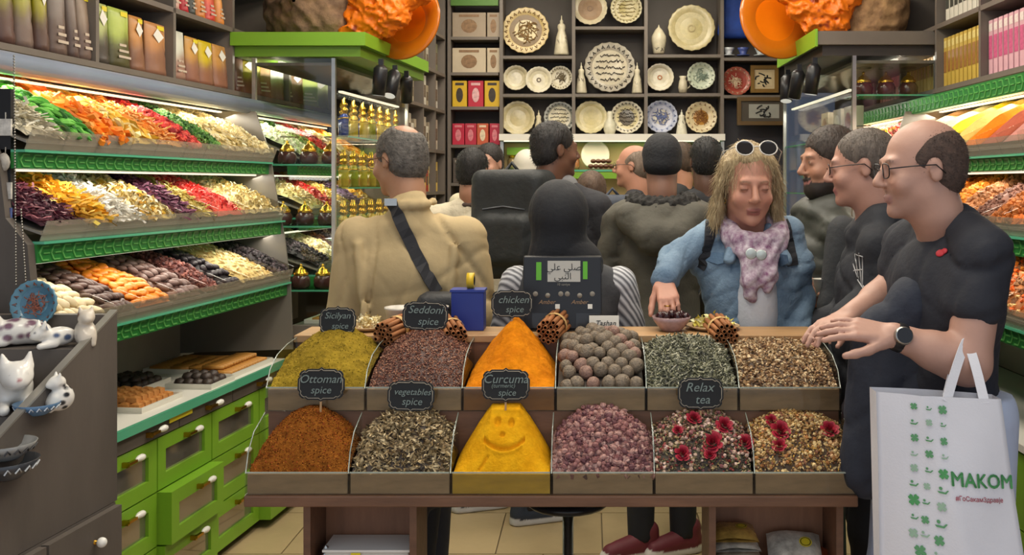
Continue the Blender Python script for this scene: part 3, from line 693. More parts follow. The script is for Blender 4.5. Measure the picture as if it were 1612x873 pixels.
for row, X in (('low', LOW), ('up', UPX)):
    for i in range(6):
        y, z0, z1 = (Y0, ZL0, ZL1) if row == 'low' else (Y1, ZU0, ZU1)
        MB().box(X[i] + .003, X[i + 1] - .003, y, y + .004, z0, z1).build('bin_front', bing, sp, world=True)
        MB().box(X[i] + .003, X[i + 1] - .003, y - .001, y + .005, z1 + .0005, z1 + .003).build('bin_rim', M('glass_edge_light'), sp, world=True)
        c = 'c9a21f' if (row == 'low' and i == 2) else ('8a5a1e' if (row == 'up' and i == 2) else 'a58c6c')
        MB().box(X[i] + .004, X[i + 1] - .004, y + .009, y + .016, z0 + .001, z1 - .004).build('bin_lining', M('bin_lining_' + c, c, .5, noise=.2, nscale=12, stretch=(1, 4, 4)), sp, world=True)
def bin_surface(row, i, peak, e, p, na=60, nb=50, rough=.004, seed=1, peakv=1.0, flat_top=None):
    X = LOW if row == 'low' else UPX
    x0, x1 = X[i] + .005, X[i + 1] - .005
    if row == 'low': ya, yb, zr = Y0 + .017, Y1 + .006, ZL1 - .006
    else: ya, yb, zr = Y1 + .017, Y2s - .002, ZU1 - .006
    u = np.linspace(-1, 1, na)[:, None] * np.ones((1, nb)); v = np.ones((na, 1)) * np.linspace(0, 1, nb)[None, :]
    cross = (1 - np.abs(u) ** p)
    if flat_top: cross = np.minimum(cross, flat_top) / flat_top
    prof = np.sin(np.clip(v / peakv, 0, 1) * PI / 2) ** .85 * np.where(v > peakv, np.cos((v - peakv) * 1.2), 1)
    z = zr + peak * prof * ((1 - e) * cross + e)
    x = (x0 + x1) / 2 + u * (x1 - x0) / 2; y = ya + v * (yb - ya)
    z = z + rough * (vnoise(x, y, 40, seed) + .6 * vnoise(x, y, 110, seed + 1))
    return np.stack([x, y, z], 2)
def stuff_tag(o, label, cat): return tag(o, label, cat, kind='stuff')
def powder(row, i, peak, e, p, cols, label, cat='spice', seed=1, rough=.006, **kw):
    P = bin_surface(row, i, peak, e, p, 150, 120, rough, seed, **kw)
    n1 = vnoise(P[:, :, 0], P[:, :, 1] + P[:, :, 2], 25, seed + 5) + .5; n2 = vnoise(P[:, :, 0], P[:, :, 1] + P[:, :, 2], 120, seed + 6) + .5
    t = np.clip(.65 * n1 + .35 * n2, 0, 1)[:, :, None]
    c = pal(*cols); C = c[0] * (1 - t) + c[1] * t
    return P, C
# upper tier
def finish_powder(P, C, label, seed, grain=None):
    parts = [grid_mesh(P, C)]
    if grain:
        r = np.random.default_rng(seed); k, n, s0, s1, pp = grain
        A = P.reshape(-1, 3); sel = A[r.integers(0, len(A), n)] + r.normal(0, .0008, (n, 3)); parts.append(pieces(sel, k, s0, s1, pp, r))
    o = center_obj('spice_mound', *merge(parts), vc_pow, smooth=False)
    if not grain: o.data.polygons.foreach_set('use_smooth', np.ones(len(o.data.polygons), bool))
    return stuff_tag(o, label, 'spice')
P, C = powder('up', 0, .135, .5, 1.8, ('6e5a18', 'a58a2c'), '', seed=11, rough=.009); finish_powder(P, C, 'olive yellow ground spice mound in the back row, far left bin', 11, ('chunk', 1500, .002, .005, pal('6e5a18', '8a7426', 'b89c3c', '4f4210')))
P, C = powder('up', 2, .165, .12, 1.25, ('c06a08', 'e08a14'), '', seed=13, rough=.006); finish_powder(P, C, 'tall orange turmeric cone in the back row', 13)
P, C = powder('low', 0, .145, .32, 1.9, ('6a3c12', '9a5c20'), '', seed=15, rough=.009); finish_powder(P, C, 'rust brown ground spice mound in the front row, far left bin', 15, ('chunk', 3500, .0025, .006, pal('7a3f12', '8f4f1a', 'b0702c', '5e2c10', '9a4a26')))
# yellow mound with the smiling face pressed into it
P, C = powder('low', 2, .148, .10, 1.35, ('d08e0a', 'e8ae1c'), '', seed=17, rough=.0035, flat_top=.8)
def face_depth(x, z):
    d = np.zeros_like(x); X_ = lambda p: (p - VX) * 2.49 / FPX; Z_ = lambda p: EYE - (p - VY) * 2.49 / FPX
    for (ex, ey, rx, ry, a) in ((782, 666, 4.5, 5.5, .010), (804, 668, 4.5, 5, .010), (791, 683, 4, 3, .008)):
        q = ((x - X_(ex)) / (rx * 2.49 / FPX)) ** 2 + ((z - Z_(ey)) / (ry * 2.49 / FPX)) ** 2; d += a * np.exp(-q ** 2)
    mx, mz = (x - X_(794)) / (32 * 2.49 / FPX), z
    arc = Z_(702) + (Z_(690) - Z_(702)) * mx ** 2; g = np.exp(-((mz - arc) / (3.2 * 2.49 / FPX)) ** 2) * (np.abs(mx) < 1.02); d += .011 * g
    d -= .004 * np.exp(-((mz - arc + .008) / (3.5 * 2.49 / FPX)) ** 2) * (np.abs(mx) < .9)
    t = (z - Z_(710)) / (Z_(732) - Z_(710)); lx = X_(771) + (X_(757) - X_(771)) * t
    d += .006 * np.exp(-((x - lx) / (2.2 * 2.49 / FPX)) ** 2) * ((t > 0) & (t < 1))
    return d
d = face_depth(P[:, :, 0], P[:, :, 2]); P[:, :, 1] += d * .7; P[:, :, 2] -= d * .7
finish_powder(P, C, 'bright yellow spice mound with a smiling face pressed into it', 17)
def leafy(row, i, peak, e, p, specs, label, cat, seed, under, flat=1.0, **kw):
    P = bin_surface(row, i, peak, e, p, 50, 44, .008, seed, **kw); r = np.random.default_rng(seed)
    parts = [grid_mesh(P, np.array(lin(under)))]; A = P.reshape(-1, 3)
    for (k, n, s0, s1, pp) in specs:
        q = A[r.integers(0, len(A), n)] + r.normal(0, 1, (n, 3)) * np.array([.0025, .0025, .0012]) + [0, 0, .001]
        q[:, 0] = np.clip(q[:, 0], P[0, 0, 0] + s1 * .3, P[-1, 0, 0] - s1 * .3); q[:, 1] = np.clip(q[:, 1], P[0, 0, 1] + s1 * .1, None)
        parts.append(pieces(q, k, s0, s1, pp, r, flat))
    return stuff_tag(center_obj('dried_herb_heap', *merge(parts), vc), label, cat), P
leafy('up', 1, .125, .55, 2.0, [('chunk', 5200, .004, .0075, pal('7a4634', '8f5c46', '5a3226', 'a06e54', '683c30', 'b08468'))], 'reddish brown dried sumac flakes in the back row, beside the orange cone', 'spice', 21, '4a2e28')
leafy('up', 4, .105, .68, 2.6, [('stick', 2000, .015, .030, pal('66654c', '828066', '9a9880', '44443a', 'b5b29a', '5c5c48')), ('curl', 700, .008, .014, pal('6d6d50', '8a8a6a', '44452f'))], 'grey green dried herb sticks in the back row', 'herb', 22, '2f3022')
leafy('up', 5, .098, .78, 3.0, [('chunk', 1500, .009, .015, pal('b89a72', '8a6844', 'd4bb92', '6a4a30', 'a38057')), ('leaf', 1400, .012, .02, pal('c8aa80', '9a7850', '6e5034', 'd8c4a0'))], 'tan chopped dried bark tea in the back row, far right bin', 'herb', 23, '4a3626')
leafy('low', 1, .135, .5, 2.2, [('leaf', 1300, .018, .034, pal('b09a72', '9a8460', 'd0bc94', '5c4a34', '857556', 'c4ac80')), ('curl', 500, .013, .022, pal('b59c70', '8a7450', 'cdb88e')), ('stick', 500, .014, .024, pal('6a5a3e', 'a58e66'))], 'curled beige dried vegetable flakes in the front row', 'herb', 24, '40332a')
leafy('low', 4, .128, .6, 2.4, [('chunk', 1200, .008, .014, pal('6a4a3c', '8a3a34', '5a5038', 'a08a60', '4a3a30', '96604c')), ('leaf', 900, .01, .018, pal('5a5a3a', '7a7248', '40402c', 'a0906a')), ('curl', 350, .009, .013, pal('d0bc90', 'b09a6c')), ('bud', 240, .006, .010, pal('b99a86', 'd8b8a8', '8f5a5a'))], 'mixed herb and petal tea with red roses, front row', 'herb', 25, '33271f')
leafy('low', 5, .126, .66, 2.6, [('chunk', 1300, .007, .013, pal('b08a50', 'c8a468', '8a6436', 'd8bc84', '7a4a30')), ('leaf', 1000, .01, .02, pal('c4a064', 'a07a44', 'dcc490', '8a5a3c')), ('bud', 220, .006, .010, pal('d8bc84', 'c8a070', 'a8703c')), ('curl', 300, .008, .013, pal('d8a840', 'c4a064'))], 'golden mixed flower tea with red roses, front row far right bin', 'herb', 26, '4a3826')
# dried limes, one by one
lime_m = M('dried_lime_skin', '8d7b66', .55, noise=.3, nscale=2.5, bump=.5, bscale=5, col2='5c5244')
lime_m2 = M('rosy_dried_lime_skin', 'a5806f', .55, noise=.3, nscale=2.5, bump=.5, bscale=5, col2='6e5348')
def lime_mesh(seed):
    s = MB(); s.sphere((0, 0, 0), (1, .97, .92), 14, 10); V = np.array(s.V); r = np.random.default_rng(seed)
    n = vnoise(V[:, 0] * .5 + V[:, 2], V[:, 1], 1.6, seed) * .16; V = V * (1 + n)[:, None]
    s.V = [tuple(v) for v in V]; s.V[-1] = (0, 0, .86); o = s.build('dried_lime', lime_m if seed % 3 else lime_m2, origin=(0, 0, 0)); me = o.data; bpy.data.objects.remove(o); return me
LM = [lime_mesh(k) for k in range(1, 6)]
Pl = bin_surface('up', 3, .115, .62, 2.4, 40, 40, 0, 5)
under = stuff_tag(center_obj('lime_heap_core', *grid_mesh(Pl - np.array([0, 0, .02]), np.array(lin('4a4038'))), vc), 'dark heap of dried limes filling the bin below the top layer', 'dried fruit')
r_ = np.random.default_rng(3); lx0, lx1 = UPX[3] + .024, UPX[4] - .024; nl = 0
for rI in range(9):
    vv = (rI + .35) / 8.6; k = 6 if rI % 2 == 0 else 5
    for cI in range(k):
        uu = (cI + (.5 if k == 5 else 0)) / 5
        x = lx0 + (lx1 - lx0) * uu + r_.normal(0, .003); ii = int(np.clip((x - Pl[0, 0, 0]) / (Pl[-1, 0, 0] - Pl[0, 0, 0]) * 39, 0, 39)); jj = int(np.clip(vv * 39, 0, 39))
        y = Pl[ii, jj, 1] + .012; z = Pl[ii, jj, 2] + .006 + r_.normal(0, .003)
        o = link('dried_lime', LM[nl % 5], None, None, Vector((x, y, z))); s_ = .0215 + r_.normal(0, .0012); o.scale = (s_, s_, s_); o.rotation_euler = tuple(r_.uniform(0, 6, 3))
        tag(o, 'wrinkled brown dried lime in the heap of limes, back row of the stand', 'dried lime', 'dried limes in the bin'); nl += 1
# pink rosebuds, one by one
def rosebud_mesh(seed):
    s = MB(); r = random.Random(seed)
    s.lathe([(0, -.5), (.25, -.45), (.42, -.15), (.44, .12), (.34, .38), (.16, .46), (.2, .36), (.05, .3)], 8, cap=False)
    for k in range(4):
        a = k * PI / 2 + r.random(); c, n = math.cos(a), math.sin(a)
        s.add([(.3 * c, .3 * n, -.42), (.47 * c - .2 * n, .47 * n + .2 * c, 0), (.40 * c, .40 * n, .55), (.47 * c + .2 * n, .47 * n - .2 * c, 0)], [(0, 1, 2), (0, 2, 3)])
    o = s.build('rosebud', [M('dusty_pink_petal', '93625e', .7, noise=.25, nscale=2), M('pale_pink_petal', 'ad837a', .7, noise=.2, nscale=2), M('mauve_petal', '6c4246', .7, noise=.25, nscale=2)][seed % 3], origin=(0, 0, 0)); me = o.data; bpy.data.objects.remove(o); return me
RM = [rosebud_mesh(k) for k in range(6)]
Pr = bin_surface('low', 3, .135, .48, 2.2, 50, 44, .004, 31)
stuff_tag(center_obj('rosebud_heap_core', *merge([grid_mesh(Pr - np.array([0, 0, .012]), np.array(lin('3a2226'))), pieces(Pr.reshape(-1, 3)[r_.integers(0, 2200, 1300)] - np.array([0, 0, .005]), 'bud', .012, .017, pal('7a4c4a', '94685f', '573436', 'a58078'), r_)]), vc), 'heap of pink rosebuds below the loose top layer', 'dried flower')
for k in range(270):
    i_, j_ = r_.integers(2, 48), r_.integers(1, 43); p = Pr[i_, j_] + r_.normal(0, .002, 3) + [0, .0, .004]
    o = link('dried_rosebud', RM[k % 6], None, None, Vector(p)); s_ = r_.uniform(.014, .02); o.scale = (s_, s_, s_); o.rotation_euler = tuple(r_.uniform(0, 6, 3))
    tag(o, 'small dusty pink dried rosebud in the heaped front bin', 'rosebud', 'dried pink rosebuds in the bin')
# red roses on the two mixed teas
def rose_mesh(seed):
    s = MB(); r = random.Random(seed)
    for ring in range(4):
        R = .18 + .24 * ring; n = 4 + ring * 2
        for k in range(n):
            a = 2 * PI * k / n + r.random(); t = .62 - ring * .16; w = .55
            pts = []
            for (u, vv) in ((-1, 0), (0, -.1), (1, 0), (-1.1, .5), (0, .62), (1.1, .5), (-.6, .9), (0, 1.05), (.6, .9)):
                rr = R * (.5 + .5 * vv) + .08 * abs(u); aa = a + u * w / max(R, .25) * .6; pts.append((rr * math.cos(aa), rr * math.sin(aa), vv * t))
            s.add(pts, [(0, 1, 4, 3), (1, 2, 5, 4), (3, 4, 7, 6), (4, 5, 8, 7)], True)
    o = s.build('rose', M('crimson_petal', 'a01830', .6, noise=.3, nscale=3), origin=(0, 0, 0)); me = o.data; bpy.data.objects.remove(o); return me
RO = [rose_mesh(k) for k in range(3)]
def on_bin(row, i, px, py, peak, e, p):
    P = bin_surface(row, i, peak, e, p, 60, 50, .0, 1)
    S = np.stack([VX + P[:, :, 0] * FPX / P[:, :, 1], VY - (P[:, :, 2] - EYE) * FPX / P[:, :, 1]], 2); d = ((S - np.array([px, py])) ** 2).sum(2)
    a, b = np.unravel_index(d.argmin(), d.shape); return P[a, b]
for (i, spots) in ((4, ((1092, 660, 12, 'near the back'), (1140, 670, 13, 'upper right'), (1120, 697, 16, 'largest, in the middle'), (1172, 697, 13, 'at the right edge'), (1067, 678, 8, 'small, upper left'), (1075, 715, 12, 'lower left'), (1118, 717, 9, 'below the largest one'))),
                   (5, ((1213, 663, 10, 'near the back'), (1228, 678, 15, 'large, upper left'), (1305, 677, 14, 'large, right side'), (1225, 702, 11, 'in the middle left')))):
    for (px, py, rr, w_) in spots:
        p = on_bin('low', i, px, py, .128, .62, 2.5); s_ = rr * 2.48 / FPX * 1.25
        o = link('dried_rose', RO[int(px) % 3], None, None, Vector(p) + Vector((0, -.004, .004))); o.scale = (s_, s_, s_ * .8); o.rotation_euler = (.75 + .15 * math.sin(px), .2 * math.sin(py), .3 * math.sin(px * 3))
        tag(o, 'crimson dried rose, %s of the %s tea bin' % (w_, 'mixed herb' if i == 4 else 'golden flower'), 'rose', 'red roses on the teas')
# chalkboard signs
chalk = M('chalk_writing', '7d8a86', .9); chalkb = M('chalkboard', '17191b', .7, noise=.2, nscale=12); chalkl = M('chalk_border', '9a9284', .8)
def plaque_poly(w, h):
    pts = []; a, b = w / 2, h / 2; r = min(w, h) * .17
    def arc(cx, cy, a0, a1, n=5): return [(cx + r * math.cos(a0 + (a1 - a0) * i / n), cy + r * math.sin(a0 + (a1 - a0) * i / n)) for i in range(n + 1)]
    for (sx, sy, a0) in ((1, 1, 0), (-1, 1, PI / 2), (-1, -1, PI), (1, -1, 1.5 * PI)):
        c = (sx * (a - r), sy * (b - r))
        corner = [(sx * a, sy * (b - 1.9 * r)), (sx * (a - .35 * r), sy * (b - 1.45 * r)), (sx * (a - .25 * r), sy * (b - 1.0 * r)), (sx * (a - .55 * r), sy * (b - .55 * r)), (sx * (a - 1.0 * r), sy * (b - .25 * r)), (sx * (a - 1.45 * r), sy * (b - .35 * r)), (sx * (a - 1.9 * r), sy * b)]
        if sx * sy < 0: corner = corner[::-1]
        pts += corner
        if sy > 0 and sx > 0: pts += [(r * .5, b), (0, b + r * .35), (-r * .5, b)]
        if sy < 0 and sx < 0: pts += [(-r * .5, -b), (0, -b - r * .35), (r * .5, -b)]
    return pts
def chalk_sign(px, py, w, h, Y, lines, label, stem, tilt=0):
    p = pt(px, py, Y); s_ = Y / FPX; w *= s_; h *= s_
    t = thing('chalkboard_sign', p - Vector((0, 0, h / 2 + stem)), label, 'sign', 'chalkboard spice signs'); t.rotation_euler = (-.08, tilt, 0)
    po = plaque_poly(w, h); cz = h / 2 + stem
    MB().prism([(a, b + cz) for a, b in po], .004, 'y', -.002).build('board', chalkb, t, origin=(0, 0, cz))
    q = plaque_poly(w * .92, h * .89); q = q + q[:1]
    MB().tube([(a, -.0025, b + cz) for a, b in q], .0011, 4).build('border', chalkl, t, origin=(0, 0, cz))
    MB().box(-.0025, .0025, -.0015, .0015, -.02, stem).build('stake', woodl, t)
    for (txt, sz, ox, oz, sh_) in lines: put_text('lettering', txt, sz * s_, chalk, t, (ox * s_, -.0036, cz + oz * s_), shear=sh_, bold=.0002)
    return t
chalk_sign(531, 505, 58, 42, 2.80, [('Sicilyan', 14, 0, 8, .25), ('spice', 13, 4, -8, .2)], 'small black chalkboard sign standing in the olive yellow spice', .014)
chalk_sign(668, 497, 72, 44, 2.82, [('Seddoni', 17, 0, 9, .3), ('spice', 16, 5, -9, .2)], 'black chalkboard sign above the reddish brown flakes', .022, .03)
chalk_sign(806, 478, 66, 42, 2.80, [('chicken', 16, 2, 6, .3), ('spice', 14, 4, -9, .2)], 'black chalkboard sign on top of the orange cone', .03)
chalk_sign(505, 605, 74, 48, 2.545, [('Ottoman', 18, -1, 8, .3), ('spice', 16, 0, -9, .2)], 'black chalkboard sign above the rust brown mound', .018)
chalk_sign(646, 623, 74, 46, 2.545, [('vegetables', 14, 2, 6, .3), ('spice', 16, 2, -9, .2)], 'black chalkboard sign above the beige vegetable flakes', .01, .02)
chalk_sign(796, 606, 76, 48, 2.545, [('Curcuma', 19, 0, 9, .25), ('(turmeric)', 9, -4, -1, .2), ('spice', 14, 2, -12, .2)], 'black chalkboard sign above the yellow smiling mound', .01)
chalk_sign(1103, 619, 72, 48, 2.545, [('Relax', 20, -2, 9, .3), ('tea', 19, 3, -10, .2)], 'black chalkboard sign above the mixed herb tea', .01)
# cinnamon bundles
cin = M('cinnamon_bark', 'a5693a', .7, noise=.35, nscale=30, stretch=(1, .15, 1)); cin_d = M('cinnamon_inside', '3c2014', .9)
st = MB(); n_ = 9
prof = [(.0055, 0), (.0055, .11), (.0036, .11), (.0036, .0)]
st.lathe([(.0048, .001), (.0068, 0), (.0074, .04), (.0068, .12), (.0048, .119), (.0044, .03), (.0, .03)], n_, axis='y', cap=False)
so = st.build('cinnamon_stick', cin, origin=(0, 0, 0)); cin_me = so.data; bpy.data.objects.remove(so)
band_m = M('raffia_tie', 'c9a56a', .7)
for (px, py, Y, yaw, pitch, w_) in ((609, 522, 2.86, -.45, .14, 'left of the reddish brown flakes'), (721, 526, 2.86, .3, .14, 'between the blue box and the flakes'), (864, 518, 2.86, -.25, .14, 'right of the orange cone'), (1140, 524, 2.86, .15, .14, 'above the green herb sticks')):
    p = pt(px, py, Y); t = thing('cinnamon_bundle', p - Vector((0, .05, 0)), 'tied bundle of cinnamon sticks %s' % w_, 'cinnamon', 'cinnamon bundles on the stand'); t.rotation_euler = (pitch, 0, yaw)
    for k in range(19):
        ring = 0 if k == 0 else (1 if k < 7 else 2); a = (k - 1) * PI / 3 if ring == 1 else (k - 7) * PI / 6; R = ring * .0150
        o = link('cinnamon_stick', cin_me, None, t, Vector((R * math.cos(a), random.uniform(-.006, .006), R * math.sin(a)))); o.rotation_euler = (random.uniform(-.04, .04), random.uniform(0, 6), random.uniform(-.04, .04))
    MB().lathe([(.0385, .06), (.039, .067), (.0385, .074)], 16, axis='y', cap=False).build('tie', band_m, t)
# ------------------------------------------------------------------ food heaps on the wall displays
def tier_surface(fm, dW, ti, ya, yb, bulge, seed, na=26, nb=22, rough=.01):
    w0, z0, w1, z1 = TIERS[ti][:4]
    u = np.linspace(0, 1, na)[:, None] * np.ones((1, nb)); v = np.ones((na, 1)) * np.linspace(0, 1, nb)[None, :]
    Y = ya + u * (yb - ya); W = w0 + .004 + v * (w1 - w0)
    z = z0 - .006 + v ** .85 * (z1 - z0) + bulge * np.sin(PI * np.clip(u, 0, 1)) ** .6 * np.clip(v * 3.2, 0, 1) ** .7
    z = z + rough * vnoise(Y, W, 22, seed)
    z = np.minimum(z, z1 + .03)
    X, Yy, Z = fm(W - dW, Y, z); return np.stack([X, Yy, Z], 2)
def tier_heap(fm, dW, ti, ya, yb, specs, under, label, seed, bulge=.035, name='dried_fruit_heap', cat='dried fruit', mat=None, rough=.01):
    P = tier_surface(fm, dW, ti, ya, yb, bulge, seed, rough=rough); r = np.random.default_rng(seed)
    sg = 1 if fm is PL else -1; w0, z0, w1, z1 = TIERS[ti][:4]; an = sg * math.atan2(z1 - z0, w1 - w0)
    B = np.array([[math.cos(an), 0, math.sin(an)], [0, 1, 0], [-math.sin(an), 0, math.cos(an)]])
    parts = [grid_mesh(P, np.array(lin(under)))]
    for (k, n, s0, s1, pp, along, spread, flat) in specs:
        a = r.integers(0, P.shape[0] - 1, n); b = r.integers(0, P.shape[1] - 1, n); f = r.random((n, 2, 1))
        q = P[a, b] * (1 - f[:, 0]) * (1 - f[:, 1]) + P[a + 1, b] * f[:, 0] * (1 - f[:, 1]) + P[a, b + 1] * (1 - f[:, 0]) * f[:, 1] + P[a + 1, b + 1] * f[:, 0] * f[:, 1]
        q = q + r.normal(0, .002, (n, 3)) + np.array([0, 0, s1 * .12])
        parts.append(pieces(q, k, s0, s1, pp, r, flat, along, spread, B))
    return stuff_tag(center_obj(name, *merge(parts), mat or vc_g), label, cat)
WH = pal('ded7c2', 'efe9d8', 'c8c0a6', 'd5ccb0'); GR = pal('3f8a2e', '59a83c', '2f6a26', '74bd50'); OR = pal('e8791c', 'f08f2e', 'd8620e', 'f2a24a')
YE = pal('e8c050', 'f0d67a', 'd8a838', 'f4e6ae'); RE = pal('b02a2a', 'c83a34', '8a1e22', 'd8584a'); CR = pal('e2d3a4', 'f0e6c4', 'cdb982', 'd9c48c'); PU = pal('5a2f44', '74405a', '44222f', '8f5a70')
OL = pal('b09a4a', 'c8b464', '8f7a34', 'd8c880'); PK = pal('e8605a', 'f08078', 'd84848', 'f0a090'); DG = pal('3c6a2a', '557f3a', '2c5020', '6f9a4a'); BR = pal('5a3d34', '73504a', '44302a', '8a6a60'); BK = pal('2c2628', '3d363a', '1f1b1e', '54484c')
def sp_(kind, n, s0, s1, p_, along=0.0, spread=.5, flat=.5): return (kind, n, s0, s1, p_, along, spread, flat)
T1 = [('white coconut strips', '#d2c9ae', [sp_('strip', 420, .05, .09, WH)]), ('green candied bean pods', '#2f6a26', [sp_('bean', 230, .045, .07, GR, .4, .5)]),
      ('orange candied carrot sticks', '#d8701a', [sp_('bar', 240, .05, .085, OR)]), ('pale yellow pineapple wedges', '#e0bb55', [sp_('leaf', 120, .05, .08, YE), sp_('chunk', 120, .03, .045, YE)]),
      ('light orange candied strips', '#dd9a48', [sp_('strip', 300, .04, .07, pal('f0a24c', 'e8b46a', 'f2c88a', 'e0853a'))]), ('dark red candied cherries', '#8a1e22', [sp_('bud', 330, .016, .024, RE)]),
      ('green candied kiwi chunks', '#3a6a2a', [sp_('chunk', 320, .022, .034, DG)]), ('cream dried banana chips', '#d9c890', [sp_('leaf', 260, .03, .05, CR), sp_('chunk', 100, .02, .03, CR)]), ('ivory sugared pomelo bits', '#d9cfa8', [sp_('chunk', 320, .022, .036, CR)]), None,
      ('pale green sugared melon bits', '#c5cfa0', [sp_('chunk', 300, .025, .04, pal('dfe4c0', 'c4d49a', 'eee8c8'))]), ('green candied lime bits', '#4a7a3a', [sp_('chunk', 260, .025, .04, DG)]), ('red candied papaya bits', '#b04030', [sp_('chunk', 260, .025, .04, RE)]), ('cream candied ginger slices', '#e0c890', [sp_('leaf', 240, .04, .06, CR)]), ('golden candied orange slices', '#e0a040', [sp_('leaf', 240, .04, .06, pal('f0b040', 'e89a2a', 'f4c860'))])]
T2 = [('purple red dried hibiscus strips', '#4a2634', [sp_('strip', 400, .04, .075, pal('5c2f3c', '7a3f48', '43202c', '8d5a60'))]), ('golden dried mango strips', '#d9a42e', [sp_('strip', 330, .07, .11, pal('e8b83c', 'd89a22', 'f0cc60', 'e0a830'))]),
      ('white dried coconut ribbons', '#cfc8b8', [sp_('strip', 420, .045, .075, pal('eae6dc', 'd8d2c6', 'f4f2ea', 'bdb5a6'))]), ('cream dried apple rings', '#d5bd78', [sp_('curl', 260, .04, .06, CR), sp_('leaf', 140, .04, .055, YE)]), ('dark purple dried plum strips', '#3c2434', [sp_('strip', 330, .05, .08, PU)]),
      ('olive yellow dried pear strips', '#b09a50', [sp_('strip', 320, .04, .065, OL)]), ('coral pink dried strawberry strips', '#d8584a', [sp_('curl', 230, .03, .045, PK), sp_('strip', 120, .04, .06, PK)]), ('cream dried melon curls', '#dccb90', [sp_('curl', 330, .03, .05, CR)]), None,
      ('pale yellow dried apple curls', '#dccb90', [sp_('curl', 300, .03, .05, CR)]), ('coral red dried papaya curls', '#d8584a', [sp_('curl', 300, .03, .05, PK)]), ('golden dried pineapple curls', '#d8b850', [sp_('curl', 300, .03, .05, YE)]), ('violet dried sweet potato strips', '#5a4060', [sp_('strip', 260, .05, .08, pal('6a5070', '86708a', '4c3850'))]), ('yellow dried peach curls', '#d8a840', [sp_('curl', 300, .03, .05, YE)])]
T3 = [None, None, None, None, ('reddish brown barberries', '#6a3c38', [sp_('chunk', 420, .018, .028, pal('7a4840', '8f5a50', '5c3430', '6a4a4a'))]), None, ('pale shelled pine nuts', '#d3bc80', [sp_('bean', 420, .018, .026, pal('e0cb94', 'cdb47a', 'ecdcae', 'b99c64'))]), ('black raisins beside the pale nuts', '#2c2628', [sp_('bud', 330, .014, .02, BK)]), None,
      ('dark raisins behind the glass case', '#2c2628', [sp_('chunk', 330, .02, .03, BK)]), ('pale yellow mulberries behind the glass case', '#cdb47a', [sp_('bud', 330, .016, .022, CR)]), ('black dried plums behind the glass case', '#352a2c', [sp_('chunk', 300, .03, .04, BK)]), ('purple raisins behind the glass case', '#5a4048', [sp_('chunk', 300, .022, .032, PU)])]
for ti, (T, tn) in enumerate(((T1, 'top'), (T2, 'middle'), (T3, 'bottom'))):
    for j, sp2 in enumerate(T):
        if sp2 is None: continue
        tier_heap(PL, 0, ti, CUT_L[ti][j] + .004, CUT_L[ti][j + 1] - .004, sp2[2], sp2[1], 'heap of %s on the %s tier of the left display' % (sp2[0], tn), 100 + ti * 20 + j, bulge=.04)
# single dried fruits on the bottom tier
def fruit_mesh(rx, ry, rz, seed, mat, wr=.12):
    s = MB(); s.sphere((0, 0, 0), (rx, ry, rz), 8, 6); V = np.array(s.V); V *= (1 + wr * vnoise(V[:, 0] * 60 + V[:, 2] * 40, V[:, 1] * 60, 1.0, seed) * 2)[:, None]
    s.V = [tuple(v) for v in V]; o = s.build('fruit', mat, origin=(0, 0, 0)); me = o.data; bpy.data.objects.remove(o); return me
FR = [(0, 'stuffed_fig', 'pale cream dried fig', 'c9b48c', 'e0d0aa', (.03, .019, .014), 62), (1, 'dried_date', 'glossy dark brown dried date', '4a342e', '6a5048', (.027, .013, .011), 60), (2, 'dried_apricot', 'orange dried apricot', 'd9781a', 'f0952e', (.024, .021, .010), 80),
      (3, 'dried_date', 'brown soft dried date with a pale bloom', '6a4f48', '8a7068', (.025, .013, .011), 60), (5, 'dried_prune', 'black wrinkled prune', '262226', '443c40', (.02, .015, .012), 44)]
for (j, nm, what, c2, c1, dim, n) in FR:
    mt = M(nm + '_skin_' + c1, c1, .4, noise=.2, nscale=25, col2=c2); ms = [fruit_mesh(*dim, k + j * 5, mt) for k in range(3)]
    ya, yb = CUT_L[2][j], CUT_L[2][j + 1]; P = tier_surface(PL, 0, 2, ya + .01, yb - .01, .03, 300 + j, 30, 30, 0); r = np.random.default_rng(j)
    stuff_tag(center_obj(nm + '_heap_core', *grid_mesh(P - np.array([0, 0, .008]), np.array(lin(c2))), vc_g), 'core of the %s heap, bottom tier of the left display' % what, 'dried fruit')
    rows = int(math.sqrt(n * 1.6)); cols = max(3, n // rows)
    for a in range(rows):
        for b in range(cols):
            u = (b + .5 * (a % 2) + .3 + r.normal(0, .1)) / (cols + .3); v = (a + .4) / rows
            p = P[int(np.clip(u * 29, 0, 29)), int(np.clip(v * 29, 0, 29))] + [0, 0, .003 + r.normal(0, .002)]
            o = link(nm, ms[(a + b) % 3], None, None, Vector(p)); o.rotation_euler = (r.normal(0, .3), .36 + r.normal(0, .2), r.normal(.2, .5))
            tag(o, '%s on the bottom tier of the left display' % what, 'dried fruit', '%ss on the bottom tier' % what)
# right display: powders and nuts
R1 = [('e8b0a0', 'dusty pink'), ('c98a80', 'rose brown'), ('b8604a', 'brick red'), ('f08020', 'bright orange'), ('e8c870', 'sand yellow'), ('f0d840', 'lemon yellow'), ('e0d8b0', 'cream'), ('d8b080', 'tan')]
for j in range(8):
    c, nm = R1[j]; tier_heap(PR, DWR, 0, CUT_R[0][j] + .003, CUT_R[0][j + 1] - .003, [], '#' + c, 'smooth heap of %s drink powder on the top tier of the right display' % nm, 400 + j, .055, 'powder_heap', 'powder', vc_pow, .004)
R2 = [('e07820', 'orange dried apricots', 'chunk', .03), ('b86a30', 'rust brown nuts', 'bud', .018), ('8a6050', 'brown mixed nuts', 'chunk', .02), ('c08050', 'tan roasted nuts', 'bud', .018), ('e89030', 'golden orange fruit', 'chunk', .032), ('e0882a', 'orange dried persimmon', 'leaf', .05), ('a87850', 'hazel nuts', 'bud', .018), ('d8b070', 'pale almonds', 'bean', .026)]
